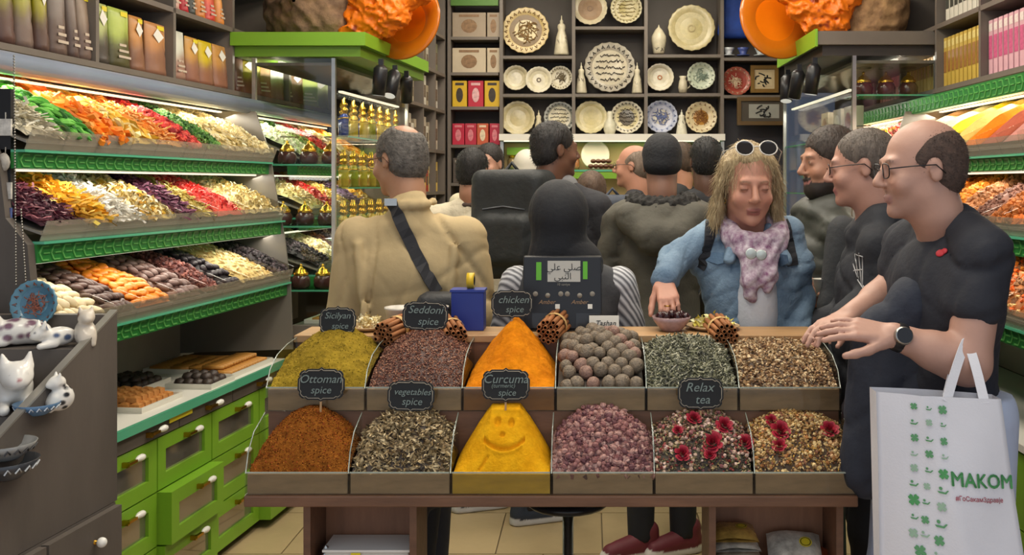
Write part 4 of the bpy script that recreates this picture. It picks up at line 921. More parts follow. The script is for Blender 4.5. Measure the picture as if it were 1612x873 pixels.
for j in range(8):
    c, nm, k, s = R2[j]; tier_heap(PR, DWR, 1, CUT_R[1][j] + .003, CUT_R[1][j + 1] - .003, [sp_(k, 330, s * .8, s * 1.2, pal(c, c) * np.array([[1.0], [.7]]))], '#' + c, 'heap of %s on the middle tier of the right display' % nm, 420 + j, .05)
    tier_heap(PR, DWR, 2, CUT_R[2][j] + .003, CUT_R[2][j + 1] - .003, [sp_('chunk', 300, .02, .03, pal(R2[7 - j][0], '7a5030', 'd86020'))], '#a06030', 'heap of %s on the bottom tier of the right display' % R2[7 - j][1], 440 + j, .05)
for j in range(9, 13):
    for ti in range(3):
        tier_heap(PR, DWR, ti, CUT_R[ti][j] + .003, CUT_R[ti][j + 1] - .003, [sp_('chunk', 200, .025, .035, [YE, CR, OR, OL, RE][(j + ti) % 5])], '#c8a860', 'heap of %s bits behind the right glass case, %s tier' % (['yellow', 'cream', 'orange', 'olive', 'red'][(j + ti) % 5], ['top', 'middle', 'bottom'][ti]), 460 + j * 3 + ti, .05)
# ------------------------------------------------------------------ stand-up bags on the upper left shelf
def bag_mesh(w, h, ct, cb, split=.5, seed=0):
    na, nb = 7, 12; Vs = []; Cs = []; F = []
    ct, cb = np.array(lin(ct)), np.array(lin(cb)); r = np.random.default_rng(seed)
    for side in (-1, 1):
        for b in range(nb):
            v = b / (nb - 1); d = .032 * (1 - v) ** .6 + .0025
            for a in range(na):
                u = a / (na - 1) * 2 - 1
                Vs.append((u * w / 2 * (1 - .05 * math.sin(v * PI)), side * d * math.sqrt(max(0, 1 - u * u * .93)) + .004 * r.normal() * .5 * (1 - v), v * h))
                t = 1 / (1 + math.exp(-(v - split - .06 * math.sin(u * 3)) * 22)); c = cb * (1 - t) + ct * t; Cs.append(c * (.86 if b == nb - 2 else 1))
    o = na * nb
    for s in (0, 1):
        for b in range(nb - 1):
            for a in range(na - 1):
                q = s * o + b * na + a; f = (q, q + 1, q + na + 1, q + na); F.append(f if s == 0 else f[::-1])
    for b in range(nb - 1):
        for a in (0, na - 1): q = b * na + a; F.append((q, q + na, q + o + na, q + o))
    for a in range(na - 1): F.append((a, a + o, a + o + 1, a + 1)); q = (nb - 1) * na + a; F.append((q, q + 1, q + o + 1, q + o))
    return np_mesh('bag', Vs, F, Cs, True)
foil = M('foil_pouch', vcol=True, rough=.38, noise=.1, nscale=30, bump=.15, bscale=25)
BAGC = {}
def shelf_bag(ya, yb, W, z, h, ct, cb, label, emblem, sticker, split=.5, fm=PL, turn=0):
    w = (yb - ya) - .006; key = (round(w, 3), round(h, 3), ct, cb)
    if key not in BAGC: BAGC[key] = bag_mesh(w, h, ct, cb, split, len(BAGC))
    t = thing('snack_pouch', fm(W, (ya + yb) / 2, z), label, 'bag', 'snack pouches on the left shelf', RZL + PI / 2 + turn)
    link('pouch', BAGC[key], foil, t)
    if emblem: MB().add([(0, -.022, h * .62), (w * .26, -.021, h * .75), (0, -.016, h * .9), (-w * .26, -.021, h * .75)], [(0, 1, 2, 3)]).build('emblem', M('white_print', 'e8e4d8', .6), t)
    else:
        m = MB()
        for k in range(3): m.box(-w * (.3 - .05 * k), w * (.3 - .08 * k), -.0335 + .003 * k, -.0325 + .003 * k, h * (.16 + .1 * k), h * (.2 + .1 * k))
        m.build('print_lines', M('pale_print', 'c9b8a4', .6), t)
    if sticker: MB().box(w * .02, w * .36, -.0125, -.0115, h * .88, h * .96).build('price_sticker', tagm, t)
def ypx(px, W=2.235): return W * FPX / (1085 - px)
rowA = [(0, 31, '9a9424', '5c4038', 1, 0), (31, 60, 'a39c30', '7a665c', 1, 0), (62, 84, 'a39a1e', '5f463c', 1, 0), (84, 113, '7d7068', '6a564c', 0, 1), (113, 129, '7a6a60', '64524a', 0, 1), (129, 149, '94806e', '6f5a50', 0, 1),
        (154, 179, 'b6bf78', '4c443c', 1, 1), (179, 212, 'b2c25a', '55502f', 0, 1), (212, 234, 'c58a4c', '8a6048', 1, 1), (236, 269, 'c48a55', '90654e', 1, 1),
        (275, 298, 'd9d8c8', 'a07a68', 0, 0), (299, 320, 'c8954a', '946450', 1, 1), (320, 342, 'd4b81e', '94644c', 1, 0), (342, 364, 'c8924e', '94654e', 1, 0)]
hs = [.31, .29, .28, .285, .28, .275, .255, .255, .245, .24, .235, .225, .225, .225]
for i, (a, b, ct, cb, em, stk) in enumerate(rowA):
    shelf_bag(ypx(a), ypx(b), 2.262, 2.0095, hs[i] * .92, ct, cb, '%s snack pouch on the long left shelf, %s' % (ORD[i], ['olive over brown', 'olive over brown', 'olive over brown', 'grey brown', 'grey brown', 'grey brown', 'pale green over black', 'pale green', 'tan over brown', 'tan over brown', 'white over brown', 'tan over brown', 'yellow over brown', 'tan over brown'][i]), em, stk)
rowB = [(380, 391, '8a6a50', '7a5038'), (393, 414, 'c8b83c', '8a5a40'), (415, 431, 'c49a68', '8a5a40'), (432, 450, 'd8d8cc', '8f6a58'), (456, 466, '8a7a60', '5c4434'), (470, 482, '94704c', '6a4434'), (484, 502, 'aab45c', '7a7a3c'), (504, 519, 'c0c890', '6a6240')]
for i, (a, b, ct, cb) in enumerate(rowB):
    shelf_bag(ypx(a), ypx(b), 2.275, 2.0095, .2, ct, cb, '%s snack pouch seen above the left glass case, %s' % (ORD[i], ['brown', 'yellow over brown', 'tan', 'white', 'grey brown', 'reddish brown', 'olive green', 'pale green'][i]), i % 2, 0, turn=-.5)
rowC = [(276, 290, '8a3a34', 'c8a090'), (292, 302, 'c83038', 'b82830'), (304, 314, '4c5048', '3c4038'), (316, 330, 'd89040', 'c87a34'), (331, 346, 'e06a40', 'c84438'), (348, 358, 'e09a50', 'd88a40')]
for i, (a, b, ct, cb) in enumerate(rowC):
    shelf_bag(ypx(a), ypx(b), 2.27, 2.3125, .2, ct, cb, '%s small packet from the left on the high left shelf, %s' % (ORD[i], ['maroon', 'red', 'dark grey', 'orange', 'orange red', 'light orange'][i]), 0, 0)
# ------------------------------------------------------------------ slim boxes on the upper right shelf
def slim_box(Y, th, z, h, cols, label, group, W=1.80):
    t = thing('tea_carton', PR(W, Y, z), label, 'box', group, RZR - PI / 2)
    a, b, c = cols
    MB().box(-th / 2, th / 2, -.025, .14, 0, h).build('carton', M('carton_' + a, a, .45, noise=.08, nscale=20), t)
    MB().box(-th * .42, th * .42, -.0262, -.0252, h * .30, h * .72).build('printed_panel', M('print_' + b, b, .5, noise=.25, nscale=60), t)
    MB().box(-th * .42, th * .42, -.0262, -.0252, h * .8, h * .94).build('title_band', M('print_' + c, c, .5, noise=.15, nscale=80), t)
k = 0
for (ya, yb, cols, nm) in ((3.22, 3.61, ('d8a0b0', 'c84878', 'e8d4cc'), 'pink'), (3.64, 4.06, ('dcaab4', 'cc5a84', 'e8d8d0'), 'pink'), (4.09, 4.55, ('c8a84a', '9a6a34', 'e0cc80'), 'golden'), (4.58, 5.04, ('c4aa58', 'a07840', 'dcc888'), 'golden'), (5.07, 5.49, ('d8a8a0', 'c87880', 'e4d8c0'), 'salmon')):
    n = int((yb - ya) / .042)
    for i in range(n): slim_box(ya + (i + .5) * (yb - ya) / n, .036, 2.0095, .235, cols, '%s slim %s carton in the %s compartment of the long right shelf' % (ORD[i], nm, ORD[k]), 'slim cartons on the right shelf')
    k += 1
for i in range(9): slim_box(4.1 + i * .05, .042, 2.3125, .22, ('d8d4c4', '3a3c34', 'c8c4b4'), '%s white and black carton on the high right shelf' % ORD[i], 'black and white cartons on the high shelf')
for i in range(8): slim_box(3.65 + i * .05, .042, 2.3125, .22, ('d8a0b0', 'c84878', 'e8d4cc'), '%s pink carton on the high right shelf' % ORD[i], 'pink cartons on the high shelf')
# ------------------------------------------------------------------ jars and perfume bottles
def proto(fn): o = fn(); return o
jar_p = thing('date_jar', (0, 0, -5), 'x', 'jar', 'gold lidded jars')
MB().lathe([(0, 0), (.036, 0), (.043, .012), (.044, .04), (.036, .058), (.03, .062)], 14).build('jar_body', M('dark_dates_in_glass', '4a2a26', .12, noise=.3, nscale=40), jar_p)
jl = MB().lathe([(.034, .0625), (.036, .066), (.034, .074), (.026, .08), (.024, .088), (.012, .095), (.006, .104), (.008, .11), (0, .116)], 14).build('lid', gold, jar_p)
MB().lathe([(.0345, .068), (.037, .069), (.0345, .0705)], 14, cap=False).build('lid_band', M('dark_lid_band', '3a2a18', .4), jl, origin=(0, 0, .0625))
used = [0]
def place(pr, loc, label, rz=0, sc=1):
    o = pr if pr.get('_u') is None else copy_tree(pr)
    pr['_u'] = 1; o['label'] = label; o.location = loc; o.rotation_euler = (0, 0, rz); o.scale = (sc, sc, sc); return o
def clean(pr):
    for o in bpy.data.objects:
        if '_u' in o.keys(): del o['_u']
for ri, z in enumerate(JZ):
    for ji, W in enumerate((2.06, 1.95, 1.84)):
        place(jar_p, PL(W - .02 * ri, 4.79, z), 'gold lidded date jar in the left case, %s shelf, %s from the left' % (['bottom', 'middle', 'top'][ri], ORD[ji]), random.random() * 3, 1.05)
for ri, z in enumerate((1.985, 1.70, 1.345)):
    for ji, W in enumerate((1.44, 1.55, 1.66)):
        place(jar_p, PR(W, 4.70, z), 'gold lidded date jar in the right case, %s shelf, %s from the left' % (['top', 'second', 'third'][ri], ORD[ji]), random.random() * 3, 1.05)
def bottle(col, nm):
    p = thing('perfume_bottle', (0, 0, -5), 'x', 'bottle', 'gilded perfume bottles')
    MB().lathe([(0, 0), (.019, 0), (.023, .01), (.022, .07), (.024, .095), (.015, .112), (.009, .118)], 10).build('bottle_body', M('bottle_' + nm, col, .12, .1, noise=.15, nscale=30), p)
    c = MB().lathe([(.0095, .1185), (.017, .125), (.02, .138), (.011, .146), (.015, .158), (.018, .166), (.008, .178), (.004, .196), (0, .2)], 10).build('cap', gold, p)
    MB().lathe([(.0235, .09), (.0255, .093), (.0235, .097)], 10, cap=False).build('gilt_band', gold, p); return p
bt = {'amber': bottle('c8a83a', 'amber'), 'cobalt': bottle('1c3a8a', 'cobalt'), 'olive': bottle('98942c', 'olive')}
for ri, z in enumerate((1.80, 1.535, 1.27)):
    for ji in range(13):
        nm = 'cobalt' if (ri == 0 and ji in (0, 1, 5, 9)) else ('olive' if (ji + ri) % 3 == 0 else 'amber')
        place(bt[nm], PL(1.79 + .035 * (ji % 2), 4.95 + ji * .072, z), '%s perfume bottle from the front, %s with gold cap, %s shelf of left case' % (ORD[ji], nm, ['top', 'middle', 'bottom'][ri]), 0, 1.0)
for ji in range(9):
    place(bt['amber'], PR(1.41 + .03 * (ji % 2), 4.9 + ji * .1, 1.5), '%s amber perfume bottle from the front on the middle shelf of the right case' % ORD[ji])
clean(None)
for ji, (Y, c) in enumerate(((4.9, '8a4038'), (5.1, 'c8c0b0'), (5.35, '6a3434'))):
    t = thing('gift_box', PR(1.45, Y, 1.79), ['maroon', 'ivory', 'dark red'][ji] + ' framed gift box in the upper right case', 'box', 'gift boxes in the right case', RZR - PI / 2)
    MB().box(-.07, .07, -.03, .03, 0, .16).build('box', M('giftbox_frame', 'a79a86', .4), t); MB().lathe([(0, -.0315), (.05, -.0315)], 14, (0, 0, .08), 'y', cap=False).build('window', M('giftbox_' + c, c, .3, noise=.2), t)
# ------------------------------------------------------------------ tea boxes left of the plates
def tea_box(x0, x1, z, h, c, pc, label, group, Y=YB + .03, d=.1, tc=None):
    t = thing('tea_box', ((x0 + x1) / 2, Y, z), label, 'box', group); w = x1 - x0
    MB().box(-w / 2, w / 2, 0, d, 0, h).build('carton', M('teabox_' + c, c, .45, noise=.08, nscale=10), t, bevel=.003)
    e = MB(); n = 14; e.add([(0, -.001, h * .5)] + [(w * .24 * math.cos(2 * PI * i / n), -.001, h * .45 + h * .28 * math.sin(2 * PI * i / n)) for i in range(n)], [(0, 1 + i, 1 + (i + 1) % n) for i in range(n)]); e.build('printed_oval', M('teaprint_' + pc, pc, .5, noise=.35, nscale=40), t)
    MB().box(-w * .3, w * .3, -.0012, -.0006, h * .82, h * .92).build('title_strip', M('teaprint2_' + (tc or pc), tc or pc, .5, noise=.2, nscale=60), t)
for (ys_, rr) in ((60, 'upper'), (116, 'second')):
    for k_, (a, b) in enumerate(((711, 764), (766, 786))): tea_box(bx(a), bx(b), bz(ys_) + .0115, bz(ys_ - 39) - bz(ys_), 'c4b49a' if rr == 'second' else 'a08f7a', '8a6a4a', '%s beige tea box, %s of the %s row left of the plate rack' % ('wide' if k_ == 0 else 'narrow', ['left', 'right'][k_], rr), 'beige tea boxes')
for k_, (a, b, c, pc) in enumerate(((711, 734, 'd8b020', '3a3028'), (736, 760, 'c02a40', 'e0b0b0'), (762, 786, 'd8b020', '3a3028'))):
    tea_box(bx(a), bx(b), bz(170) + .0115, .19, c, pc, '%s tea packet on the third shelf left of the plate rack, %s' % (['yellow', 'crimson', 'yellow'][k_], ['left', 'middle', 'right'][k_]), 'bright tea packets')
for k_, (a, b, c, pc) in enumerate(((711, 730, 'c02440', 'd88088'), (731, 749, 'b82840', 'd88088'), (750, 768, 'c85a38', 'e8d0b0'), (770, 786, 'b82440', 'd88088'))):
    tea_box(bx(a), bx(b), bz(230) + .0115, .155, c, pc, '%s red tea tin from the left on the fourth shelf left of the plates' % ORD[k_], 'red tea tins')
for k_, (a, b, c, pc) in enumerate(((712, 730, '5a5048', 'c8c0b0'), (733, 752, 'c88080', 'e8d8d0'), (755, 772, 'b06a60', 'e0c0b0'))):
    tea_box(bx(a), bx(b), bz(290) + .0115, .18, c, pc, '%s small tea carton on the fifth shelf left of the plates' % ORD[k_], 'small tea cartons')
# books and cartons along the side shelves
sc_ = [(1.80, ['8a2a58', 'd0c4b0', 'c8bca8', 'd8d0c0', 'b8a890']), (2.08, ['c8c4b8', 'b0a898', 'd0ccc0', 'a89a80']), (1.50, ['c8a040', 'c05030', 'd8b860', 'a83a2a', 'd8c080']), (2.34, ['9a9a48', 'c8c8c0', '7a7a5a', 'b8b0a0'])]
for si, (z, cs) in enumerate(sc_):
    for k_, c in enumerate(cs):
        for half, y0 in ((0, 5.99), (1, 6.34), (2, 6.64)):
            if half == 2 and k_ > 2: continue
            wdt = .055
            t = thing('boxed_tea', PL(1.80, y0 + .035 + k_ * .06, z), '%s carton from the front on the %s side shelf, bay %s' % (ORD[k_], ['second', 'third', 'lowest', 'top'][si], ['one', 'two', 'three'][half]), 'box', 'cartons on the side shelf', RZL + PI / 2)
            hh = .15 + .03 * ((k_ * 7 + si * 3) % 3)
            MB().box(-wdt / 2, wdt / 2, 0, .12, 0, hh).build('carton', M('sidebox_' + c, c, .5, noise=.2, nscale=30), t); MB().box(-wdt * .35, wdt * .35, -.001, 0, hh * .3, hh * .7).build('printed_panel', M('sideprint', '6a5a48', .6, noise=.5, nscale=50), t)
# ------------------------------------------------------------------ plates, vases and frames of the back wall
def strokes(m, R, n, seed, y=-.004, t=.0028, wob=1.0):
    r = random.Random(seed)
    for k in range(n):
        a = r.uniform(0, 6.28); rr = R * r.uniform(0, .75); x, z = rr * math.cos(a), rr * math.sin(a); h = r.uniform(0, 6.28); q = []
        cv = r.uniform(-5, 5) / R * .25 * wob
        for s_ in range(7): q.append((x, y, z)); h += cv * R * .25; x += math.cos(h) * R * .11; z += math.sin(h) * R * .11
        q = [p for p in q if math.hypot(p[0], p[2]) < R * .96]
        if len(q) > 2: m.tube(q, t, 4)
def plate(px, py, rpx, cols, label, seed, style='plain', Y=YB + .06, tilt=.10):
    R = rpx * (Y / FPX); p = pt(px, py, Y)
    t = thing('painted_plate', p - Vector((0, 0, R)), label, 'plate', 'painted plates of the back wall')
    rim, mid, cen, ink = cols; N = 40
    def ring(name, prof, c, sc=0):
        m = MB(); m.lathe(prof, N, (0, 0, R), 'y', cap=False); V = np.array(m.V)
        if sc:
            a = np.arctan2(V[:, 2] - R, V[:, 0]); rr = np.hypot(V[:, 0], V[:, 2] - R); f = np.where(rr > R * .95, 1 + sc * np.cos(a * 20), 1); V[:, 0] *= f; V[:, 2] = R + (V[:, 2] - R) * f; m.V = [tuple(v) for v in V]
        return m.build(name, M('glaze_' + c, c, .22, noise=.14, nscale=30), t, origin=(0, 0, R))
    parts = [ring('rim', [(R * .7, .012), (R * .97, -.006), (R, -.004), (R * .98, .004), (R * .7, .024)], rim, .018), ring('well', [(R * .48, .014), (R * .7, .012)], mid), ring('medallion', [(0, .012), (R * .48, .014)], cen)]
    m = MB()
    if style == 'script': strokes(m, R * .6, 34, seed, .008, R * .02, 1.8)
    elif style == 'flowers':
        strokes(m, R * .62, 40, seed, .007, R * .02, 2.5)
    elif style == 'text':
        r = random.Random(seed)
        for row in range(-2, 3):
            x = -R * .6 * math.cos(row * .45)
            while x < R * .58 * math.cos(row * .45):
                m.tube([(x, .008, R * row * .24), (x + R * .05, .008, R * (row * .24 + r.uniform(-.07, .1))), (x + R * .1, .008, R * (row * .24 + r.uniform(-.05, .05)))], R * .02, 4); x += R * .11
    elif style == 'dot': m.lathe([(R * .1, .009), (R * .14, .007), (R * .18, .009)], 14, (0, 0, 0), 'y', cap=False)
    if m.V:
        m.V = [(v[0], v[1], v[2] + R) for v in m.V]; parts.append(m.build('brushwork', M('ink_' + ink, ink, .5), t, origin=(0, 0, R)))
    if style in ('script', 'text', 'flowers') and ink != rim:
        b = MB(); n = 24 if style != 'flowers' else 16
        for k in range(n):
            a = 2 * PI * k / n; c, s_ = math.cos(a), math.sin(a); b.tube([(R * .78 * c, .005, R + R * .78 * s_), (R * .9 * math.cos(a + .06), -.003, R + R * .9 * math.sin(a + .06)), (R * .8 * math.cos(a + .12), .004, R + R * .8 * math.sin(a + .12))], R * .026, 4)
        parts.append(b.build('rim_pattern', M('ink_' + ink), t, origin=(0, 0, R)))
    for o in parts: pass
    t.rotation_euler = (-tilt, 0, 0)
CRM = 'c8bd9a'; IV = 'd0c7ac'
plate(827, 47, 37, ('c8b078', '7a5f34', 'd0c090', '8a6a3a'), 'large ornate gold rimmed plate, top left of the rack', 1, 'script')
plate(812, 122, 20, (CRM, CRM, IV, 'b0a070'), 'small plain scalloped cream plate, left of three on the second row', 2)
plate(848, 125, 21, (IV, CRM, IV, '6a5a4a'), 'small cream plate with a dark central dot, middle of three', 3, 'dot', Y=YB + .04)
plate(882, 122, 19, (IV, IV, IV, '6a5a3a'), 'small cream plate with flowing script, right of three', 4, 'script')
plate(815, 185, 27, ('c0b388', 'bdb085', 'b8aa7c', 'a89a6a'), 'plain round cream plate at the lower left of the rack', 5)
plate(881, 184, 25, ('9a9a90', 'cfc6a8', 'd8cca6', '4a4a48'), 'grey rimmed plate with angular script above the tall man', 6, 'text')
plate(929, 12, 27, ('d0c4a4', 'a58a70', '9f846a', '8a7058'), 'plate with a taupe centre and cream rim, top middle left', 7, 'dot')
plate(986, 12, 25, ('c2b78c', 'bdb080', 'b4a66c', '8a7a48'), 'pale yellow plate with fine script, top middle right', 8, 'text')
plate(960, 105, 40, ('a49c8a', 'c0b69c', 'c4baa0', '4a443c'), 'large plate with dark patterned rim and rows of script in the centre of the rack', 9, 'text')
plate(930, 184, 26, ('c8bc8e', 'c5b888', 'c2b47e', 'b0a060'), 'plain pale yellow plate below the large script plate', 10)
plate(987, 184, 26, (IV, 'cbbd8a', '54462a', '2c2418'), 'cream plate with a dark gilt script centre', 11, 'text')
plate(1089, 43, 37, ('bfb284', 'c4b88c', 'beb17e', 'b0a070'), 'large plain cream dish, top right of the rack', 12, 'dot')
plate(1039, 121, 22, (IV, IV, IV, 'b06a3a'), 'cream plate with a small brown centre, second row right', 13, 'dot')
plate(1104, 119, 22, ('c4cbb4', 'bcc6b0', 'bac4ae', '8a9a8a'), 'pale sage green plate with scalloped rim', 14, 'flowers')
plate(1041, 183, 26, ('a8aec4', 'b8bac8', 'c4bca8', '6a78a8'), 'blue and white flowered plate, lower right of the rack', 15, 'flowers')
plate(1104, 184, 25, ('d8c8a0', 'd4c298', 'b8863a', '8a5a24'), 'cream plate with a golden brown patterned centre', 16, 'flowers')
plate(1160, 127, 23, ('a85a48', '9a4034', '944034', 'd8c0a0'), 'red plate with white flowers right of the rack', 17, 'flowers')
def vase(px, ytop, ybot, wpx, prof, c, label, ink='8a8070', Y=YB + .06):
    h = (ybot - ytop) * Y / FPX; w = wpx * Y / FPX / 2; p = pt(px, ybot, Y)
    t = thing('ceramic_vase', p, label, 'vase', 'ceramic vases of the rack')
    MB().lathe([(w * a, h * b) for a, b in prof], 14).build('body', M('glaze_' + c, c, .22, noise=.14, nscale=30), t)
    m = MB(); r = random.Random(int(px))
    for k in range(9):
        a = -1.57 + r.uniform(-1.1, 1.1); b = r.uniform(.12, .5); wr = w * .86 * (1 - .3 * b)
        m.tube([(wr * math.cos(a + s_ * .12), wr * math.sin(a + s_ * .12), h * (b + .05 * math.sin(s_ * 1.3 + k))) for s_ in range(4)], w * .05, 4)
    m.build('brushwork', M('ink_' + ink, ink, .5), t)
    return t
DEC = [(0, 0), (.95, 0), (1, .04), (.72, .45), (.45, .62), (.55, .70), (.5, .76), (.2, .80), (.22, .86), (.08, .9), (.06, .98), (0, 1)]
vase(884, 24, 87, 24, DEC, IV, 'tall white decanter beside the ornate gold plate')
vase(848, 173, 212, 15, DEC, 'cfc4a4', 'small decanter between two plates, bottom row left')
vase(915, 98, 147, 18, DEC, IV, 'white decanter left of the large script plate')
vase(1003, 98, 147, 17, DEC, IV, 'white decanter right of the large script plate')
vase(960, 175, 212, 20, [(0, 0), (.7, 0), (1, .2), (.9, .5), (.45, .7), (.5, .9), (.35, 1), (0, 1)], 'cfcbb4', 'small glazed vase between two plates, bottom row middle')
vase(1037, 39, 85, 24, [(0, 0), (.65, 0), (.75, .05), (1, .45), (.98, .6), (.5, .82), (.12, .92), (.05, 1), (0, 1)], IV, 'white lidded jar with script beside the large plain dish', '5a5448')
t_ = vase(1075, 120, 146, 15, [(0, 0), (.8, 0), (1, .3), (.8, .7), (.6, .85), (.8, 1), (0, 1)], IV, 'small white jug with dark flowers, second row right', '4a4438')
MB().tube([(.03, 0, .09), (.055, 0, .08), (.05, 0, .045), (.032, 0, .03)], .005, 6).build('jug_handle', M('glaze_' + IV), t_)
vase(1073, 172, 212, 18, DEC, 'd8d4c0', 'pale decanter between the blue and the golden plate')
for i, (px, c) in enumerate(((1147, 'c8ccd0'), (1170, '4a5a9a'), (1197, 'c0c8c8'), (1217, '8a94b8'))):
    p = pt(px, 88, YB + .06); t = thing('tea_cup', p, '%s small %s cup from the left on the shelf under the blue cloth' % (ORD[i], ['white', 'cobalt', 'white', 'pale blue'][i]), 'cup', 'small cups')
    MB().lathe([(0, 0), (.045, 0), (.05, .006), (.022, .012), (.034, .04), (.044, .058), (.040, .058), (.0, .02)], 14, cap=False).build('cup', M('glaze_' + c, c, .2, noise=.15, nscale=40), t)
def frame_(px0, px1, py0, py1, Y, cf, cb, cp, label, seed):
    a = pt(px0, py1, Y); b = pt(px1, py0, Y); w = b.x - a.x; h = b.z - a.z; f = min(w, h) * .14
    t = thing('calligraphy_frame', ((a.x + b.x) / 2, Y, a.z), label, 'picture frame')
    m = MB(); m.box(-w / 2, w / 2, -.015, .01, 0, f); m.box(-w / 2, w / 2, -.015, .01, h - f, h); m.box(-w / 2, -w / 2 + f, -.015, .01, f, h - f); m.box(w / 2 - f, w / 2, -.015, .01, f, h - f); m.build('frame', M('frame_' + cf, cf, .35, .3), t)
    MB().box(-w / 2 + f, w / 2 - f, -.004, .01, f, h - f).build('mount', M('mount_' + cb, cb, .6, noise=.1), t)
    MB().box(-w * .28, w * .28, -.006, -.0045, h * .25, h * .75).build('panel', M('panel_' + cp, cp, .6, noise=.08), t)
    m = MB(); strokes(m, h * .3, 9, seed, -.008, h * .022, 1.3); m.V = [(v[0] * 1.3, v[1], v[2] + h * .5) for v in m.V]; m.build('calligraphy', M('black_ink', '1c1c1c', .6), t)
frame_(1181, 1225, 103, 146, YB + .08, '8a6a34', 'c8b48c', 'd0bd94', 'gold framed calligraphy on cream paper beside the red plate', 3)
frame_(1160, 1245, 153, 197, YB + .0, '6a5434', '4a4338', '9a9a90', 'wide wooden framed calligraphy panel below the shelf on the right', 5)
# blue cloth hung in the top right compartment
m = Sdf(.03); base = pt(1182, 55, YB + .1)
for k in range(8): m.cone((base.x - .2 + k * .055, YB + .12, base.z + .02), (base.x - .12 + k * .04 + .05 * math.sin(k), YB + .12, base.z + .75), .045, .03 + .01 * (k % 2), lin('1f3f94'))
o = link('hung_cloth', m.mesh(.014), M('blue_cloth', '24479c', .7, noise=.35, nscale=9, bump=.2, bscale=12)); tag(o, 'rumpled deep blue cloth in the upper right compartment', 'cloth')
# things in the lit niche
p = pt(937, 266, YB + .08); t = thing('round_dish', p, 'white round dish leaning in the lit niche', 'plate'); MB().lathe([(0, .01), (.075, .008), (.1, -.004), (.105, 0), (.1, .006), (0, .018)], 24, (0, 0, .105), 'y', cap=False).build('dish', white, t)
for i in range(9):
    q = pt(930 + (i % 5) * 8 + (4 if i > 4 else 0), 263 - (i // 5) * 8, YB + .0); o = MB().sphere((0, 0, 0), (.022, .02, .017), 8, 6).build('chocolate', M('dark_chocolate', '4a2a1c', .35, noise=.2)); o.location = q + Vector((0, 0, -.01)); tag(o, 'dark glazed chocolate in the small pile on the niche shelf', 'chocolate', 'chocolates in the niche')
t = thing('chocolate_tray', pt(947, 268, YB + 0) , 'brown tray under the chocolate pile in the niche', 'tray'); MB().box(-.1, .1, -.045, .045, 0.0005, .012).build('tray', woodm, t)
for i, (px, c) in enumerate(((880, 'c8a060'), (905, '8a5a3a'), (1090, '5a4030'), (806, '7a6a4a'))):
    p = pt(px, 266.5, YB + .1); t = thing('sweet_jar', p, '%s jar on the lit niche shelf from the left' % ['second', 'third', 'rightmost', 'leftmost'][i], 'jar', 'jars in the niche')
    MB().lathe([(0, 0), (.03, 0), (.036, .02), (.034, .07), (.02, .085)], 12).build('jar_body', M('nichejar_' + c, c, .2, noise=.25, nscale=30), t); MB().lathe([(.0225, .0855), (.024, .095), (.008, .105), (0, .108)], 12).build('lid', gold, t)
# ------------------------------------------------------------------ trays of sweets on the left counter
past = M('golden_pastry', 'd8a050', .5, noise=.25, nscale=40, bump=.3, bscale=60, col2='b87830'); past_d = M('chocolate_pastry', '54463e', .45, noise=.35, nscale=40, bump=.3, bscale=60, col2='2f2622'); past_l = M('orange_pastry', 'd89a5a', .5, noise=.2, nscale=40, bump=.3, bscale=60, col2='c07a38')
trm = M('white_enamel_tray', 'dcd8cc', .3); ptag = M('paper_lace', 'd8d0b8', .7)
PM = {}
def pastry_mesh(kind):
    if kind not in PM:
        m = MB()
        if kind == 'finger': m.lathe([(0, -.05), (.009, -.048), (.011, 0), (.009, .048), (0, .05)], 8, (0, 0, .011), 'x')
        elif kind == 'square': m.add([(-.02, -.016, 0), (.02, -.016, 0), (.02, .016, 0), (-.02, .016, 0), (-.019, -.015, .018), (.019, -.015, .018), (.019, .015, .018), (-.019, .015, .018), (0, 0, .025)], [(0, 1, 5, 4), (1, 2, 6, 5), (2, 3, 7, 6), (3, 0, 4, 7), (4, 5, 8), (5, 6, 8), (6, 7, 8), (7, 4, 8), (3, 2, 1, 0)])
        else: m.lathe([(0, 0), (.022, 0), (.024, .012), (.018, .024), (0, .03)], 10)
        o = m.build(kind, {'finger': past, 'square': past_l, 'round': past_d}[kind], origin=(0, 0, 0)); PM[kind] = o.data; bpy.data.objects.remove(o)
    return PM[kind]
def sweet_tray(W, Y, z, hw, hy, kind, nw, ny, tl, pl, mat=None, fm=PL, layers=1, dz=.02):
    t = thing('sweet_tray', fm(W, Y, z), tl, 'tray', None, RZL)
    MB().box(-hw, hw, -hy, hy, 0, .006).build('base', trm, t)
    m = MB(); m.box(-hw, hw, -hy, -hy + .006, .0065, .02); m.box(-hw, hw, hy - .006, hy, .0065, .02); m.box(-hw, -hw + .006, -hy + .006, hy - .006, .0065, .02); m.box(hw - .006, hw, -hy + .006, hy - .006, .0065, .02); m.build('rim', trm, t)
    c, s = math.cos(RZL), math.sin(RZL); p0 = Vector(fm(W, Y, z))
    for l in range(layers):
        for i in range(nw - l):
            for j in range(ny - l):
                a = (-hw + .02 + (i + .5 + l * .5) * (2 * hw - .04) / nw); b = (-hy + .02 + (j + .5 + l * .5) * (2 * hy - .04) / ny)
                o = link('pastry', pastry_mesh(kind), None, None, p0 + Vector((a * c - b * s, a * s + b * c, .0068 + l * dz))); o.rotation_euler = (0, 0, RZL + random.uniform(-.06, .06))
                tag(o, pl, 'pastry', pl.split(' on ')[0] + 's')
sweet_tray(2.26, 4.36, .7165, .15, .17, 'finger', 3, 13, 'tray of golden pastry fingers at the back of the left counter', 'golden rolled pastry finger on the back tray of the left counter', layers=1)
sweet_tray(2.07, 4.30, .7165, .11, .2, 'finger', 2, 14, 'tray of golden pastry fingers at the far front of the left counter', 'golden rolled pastry finger on the far front tray of the left counter', layers=2)
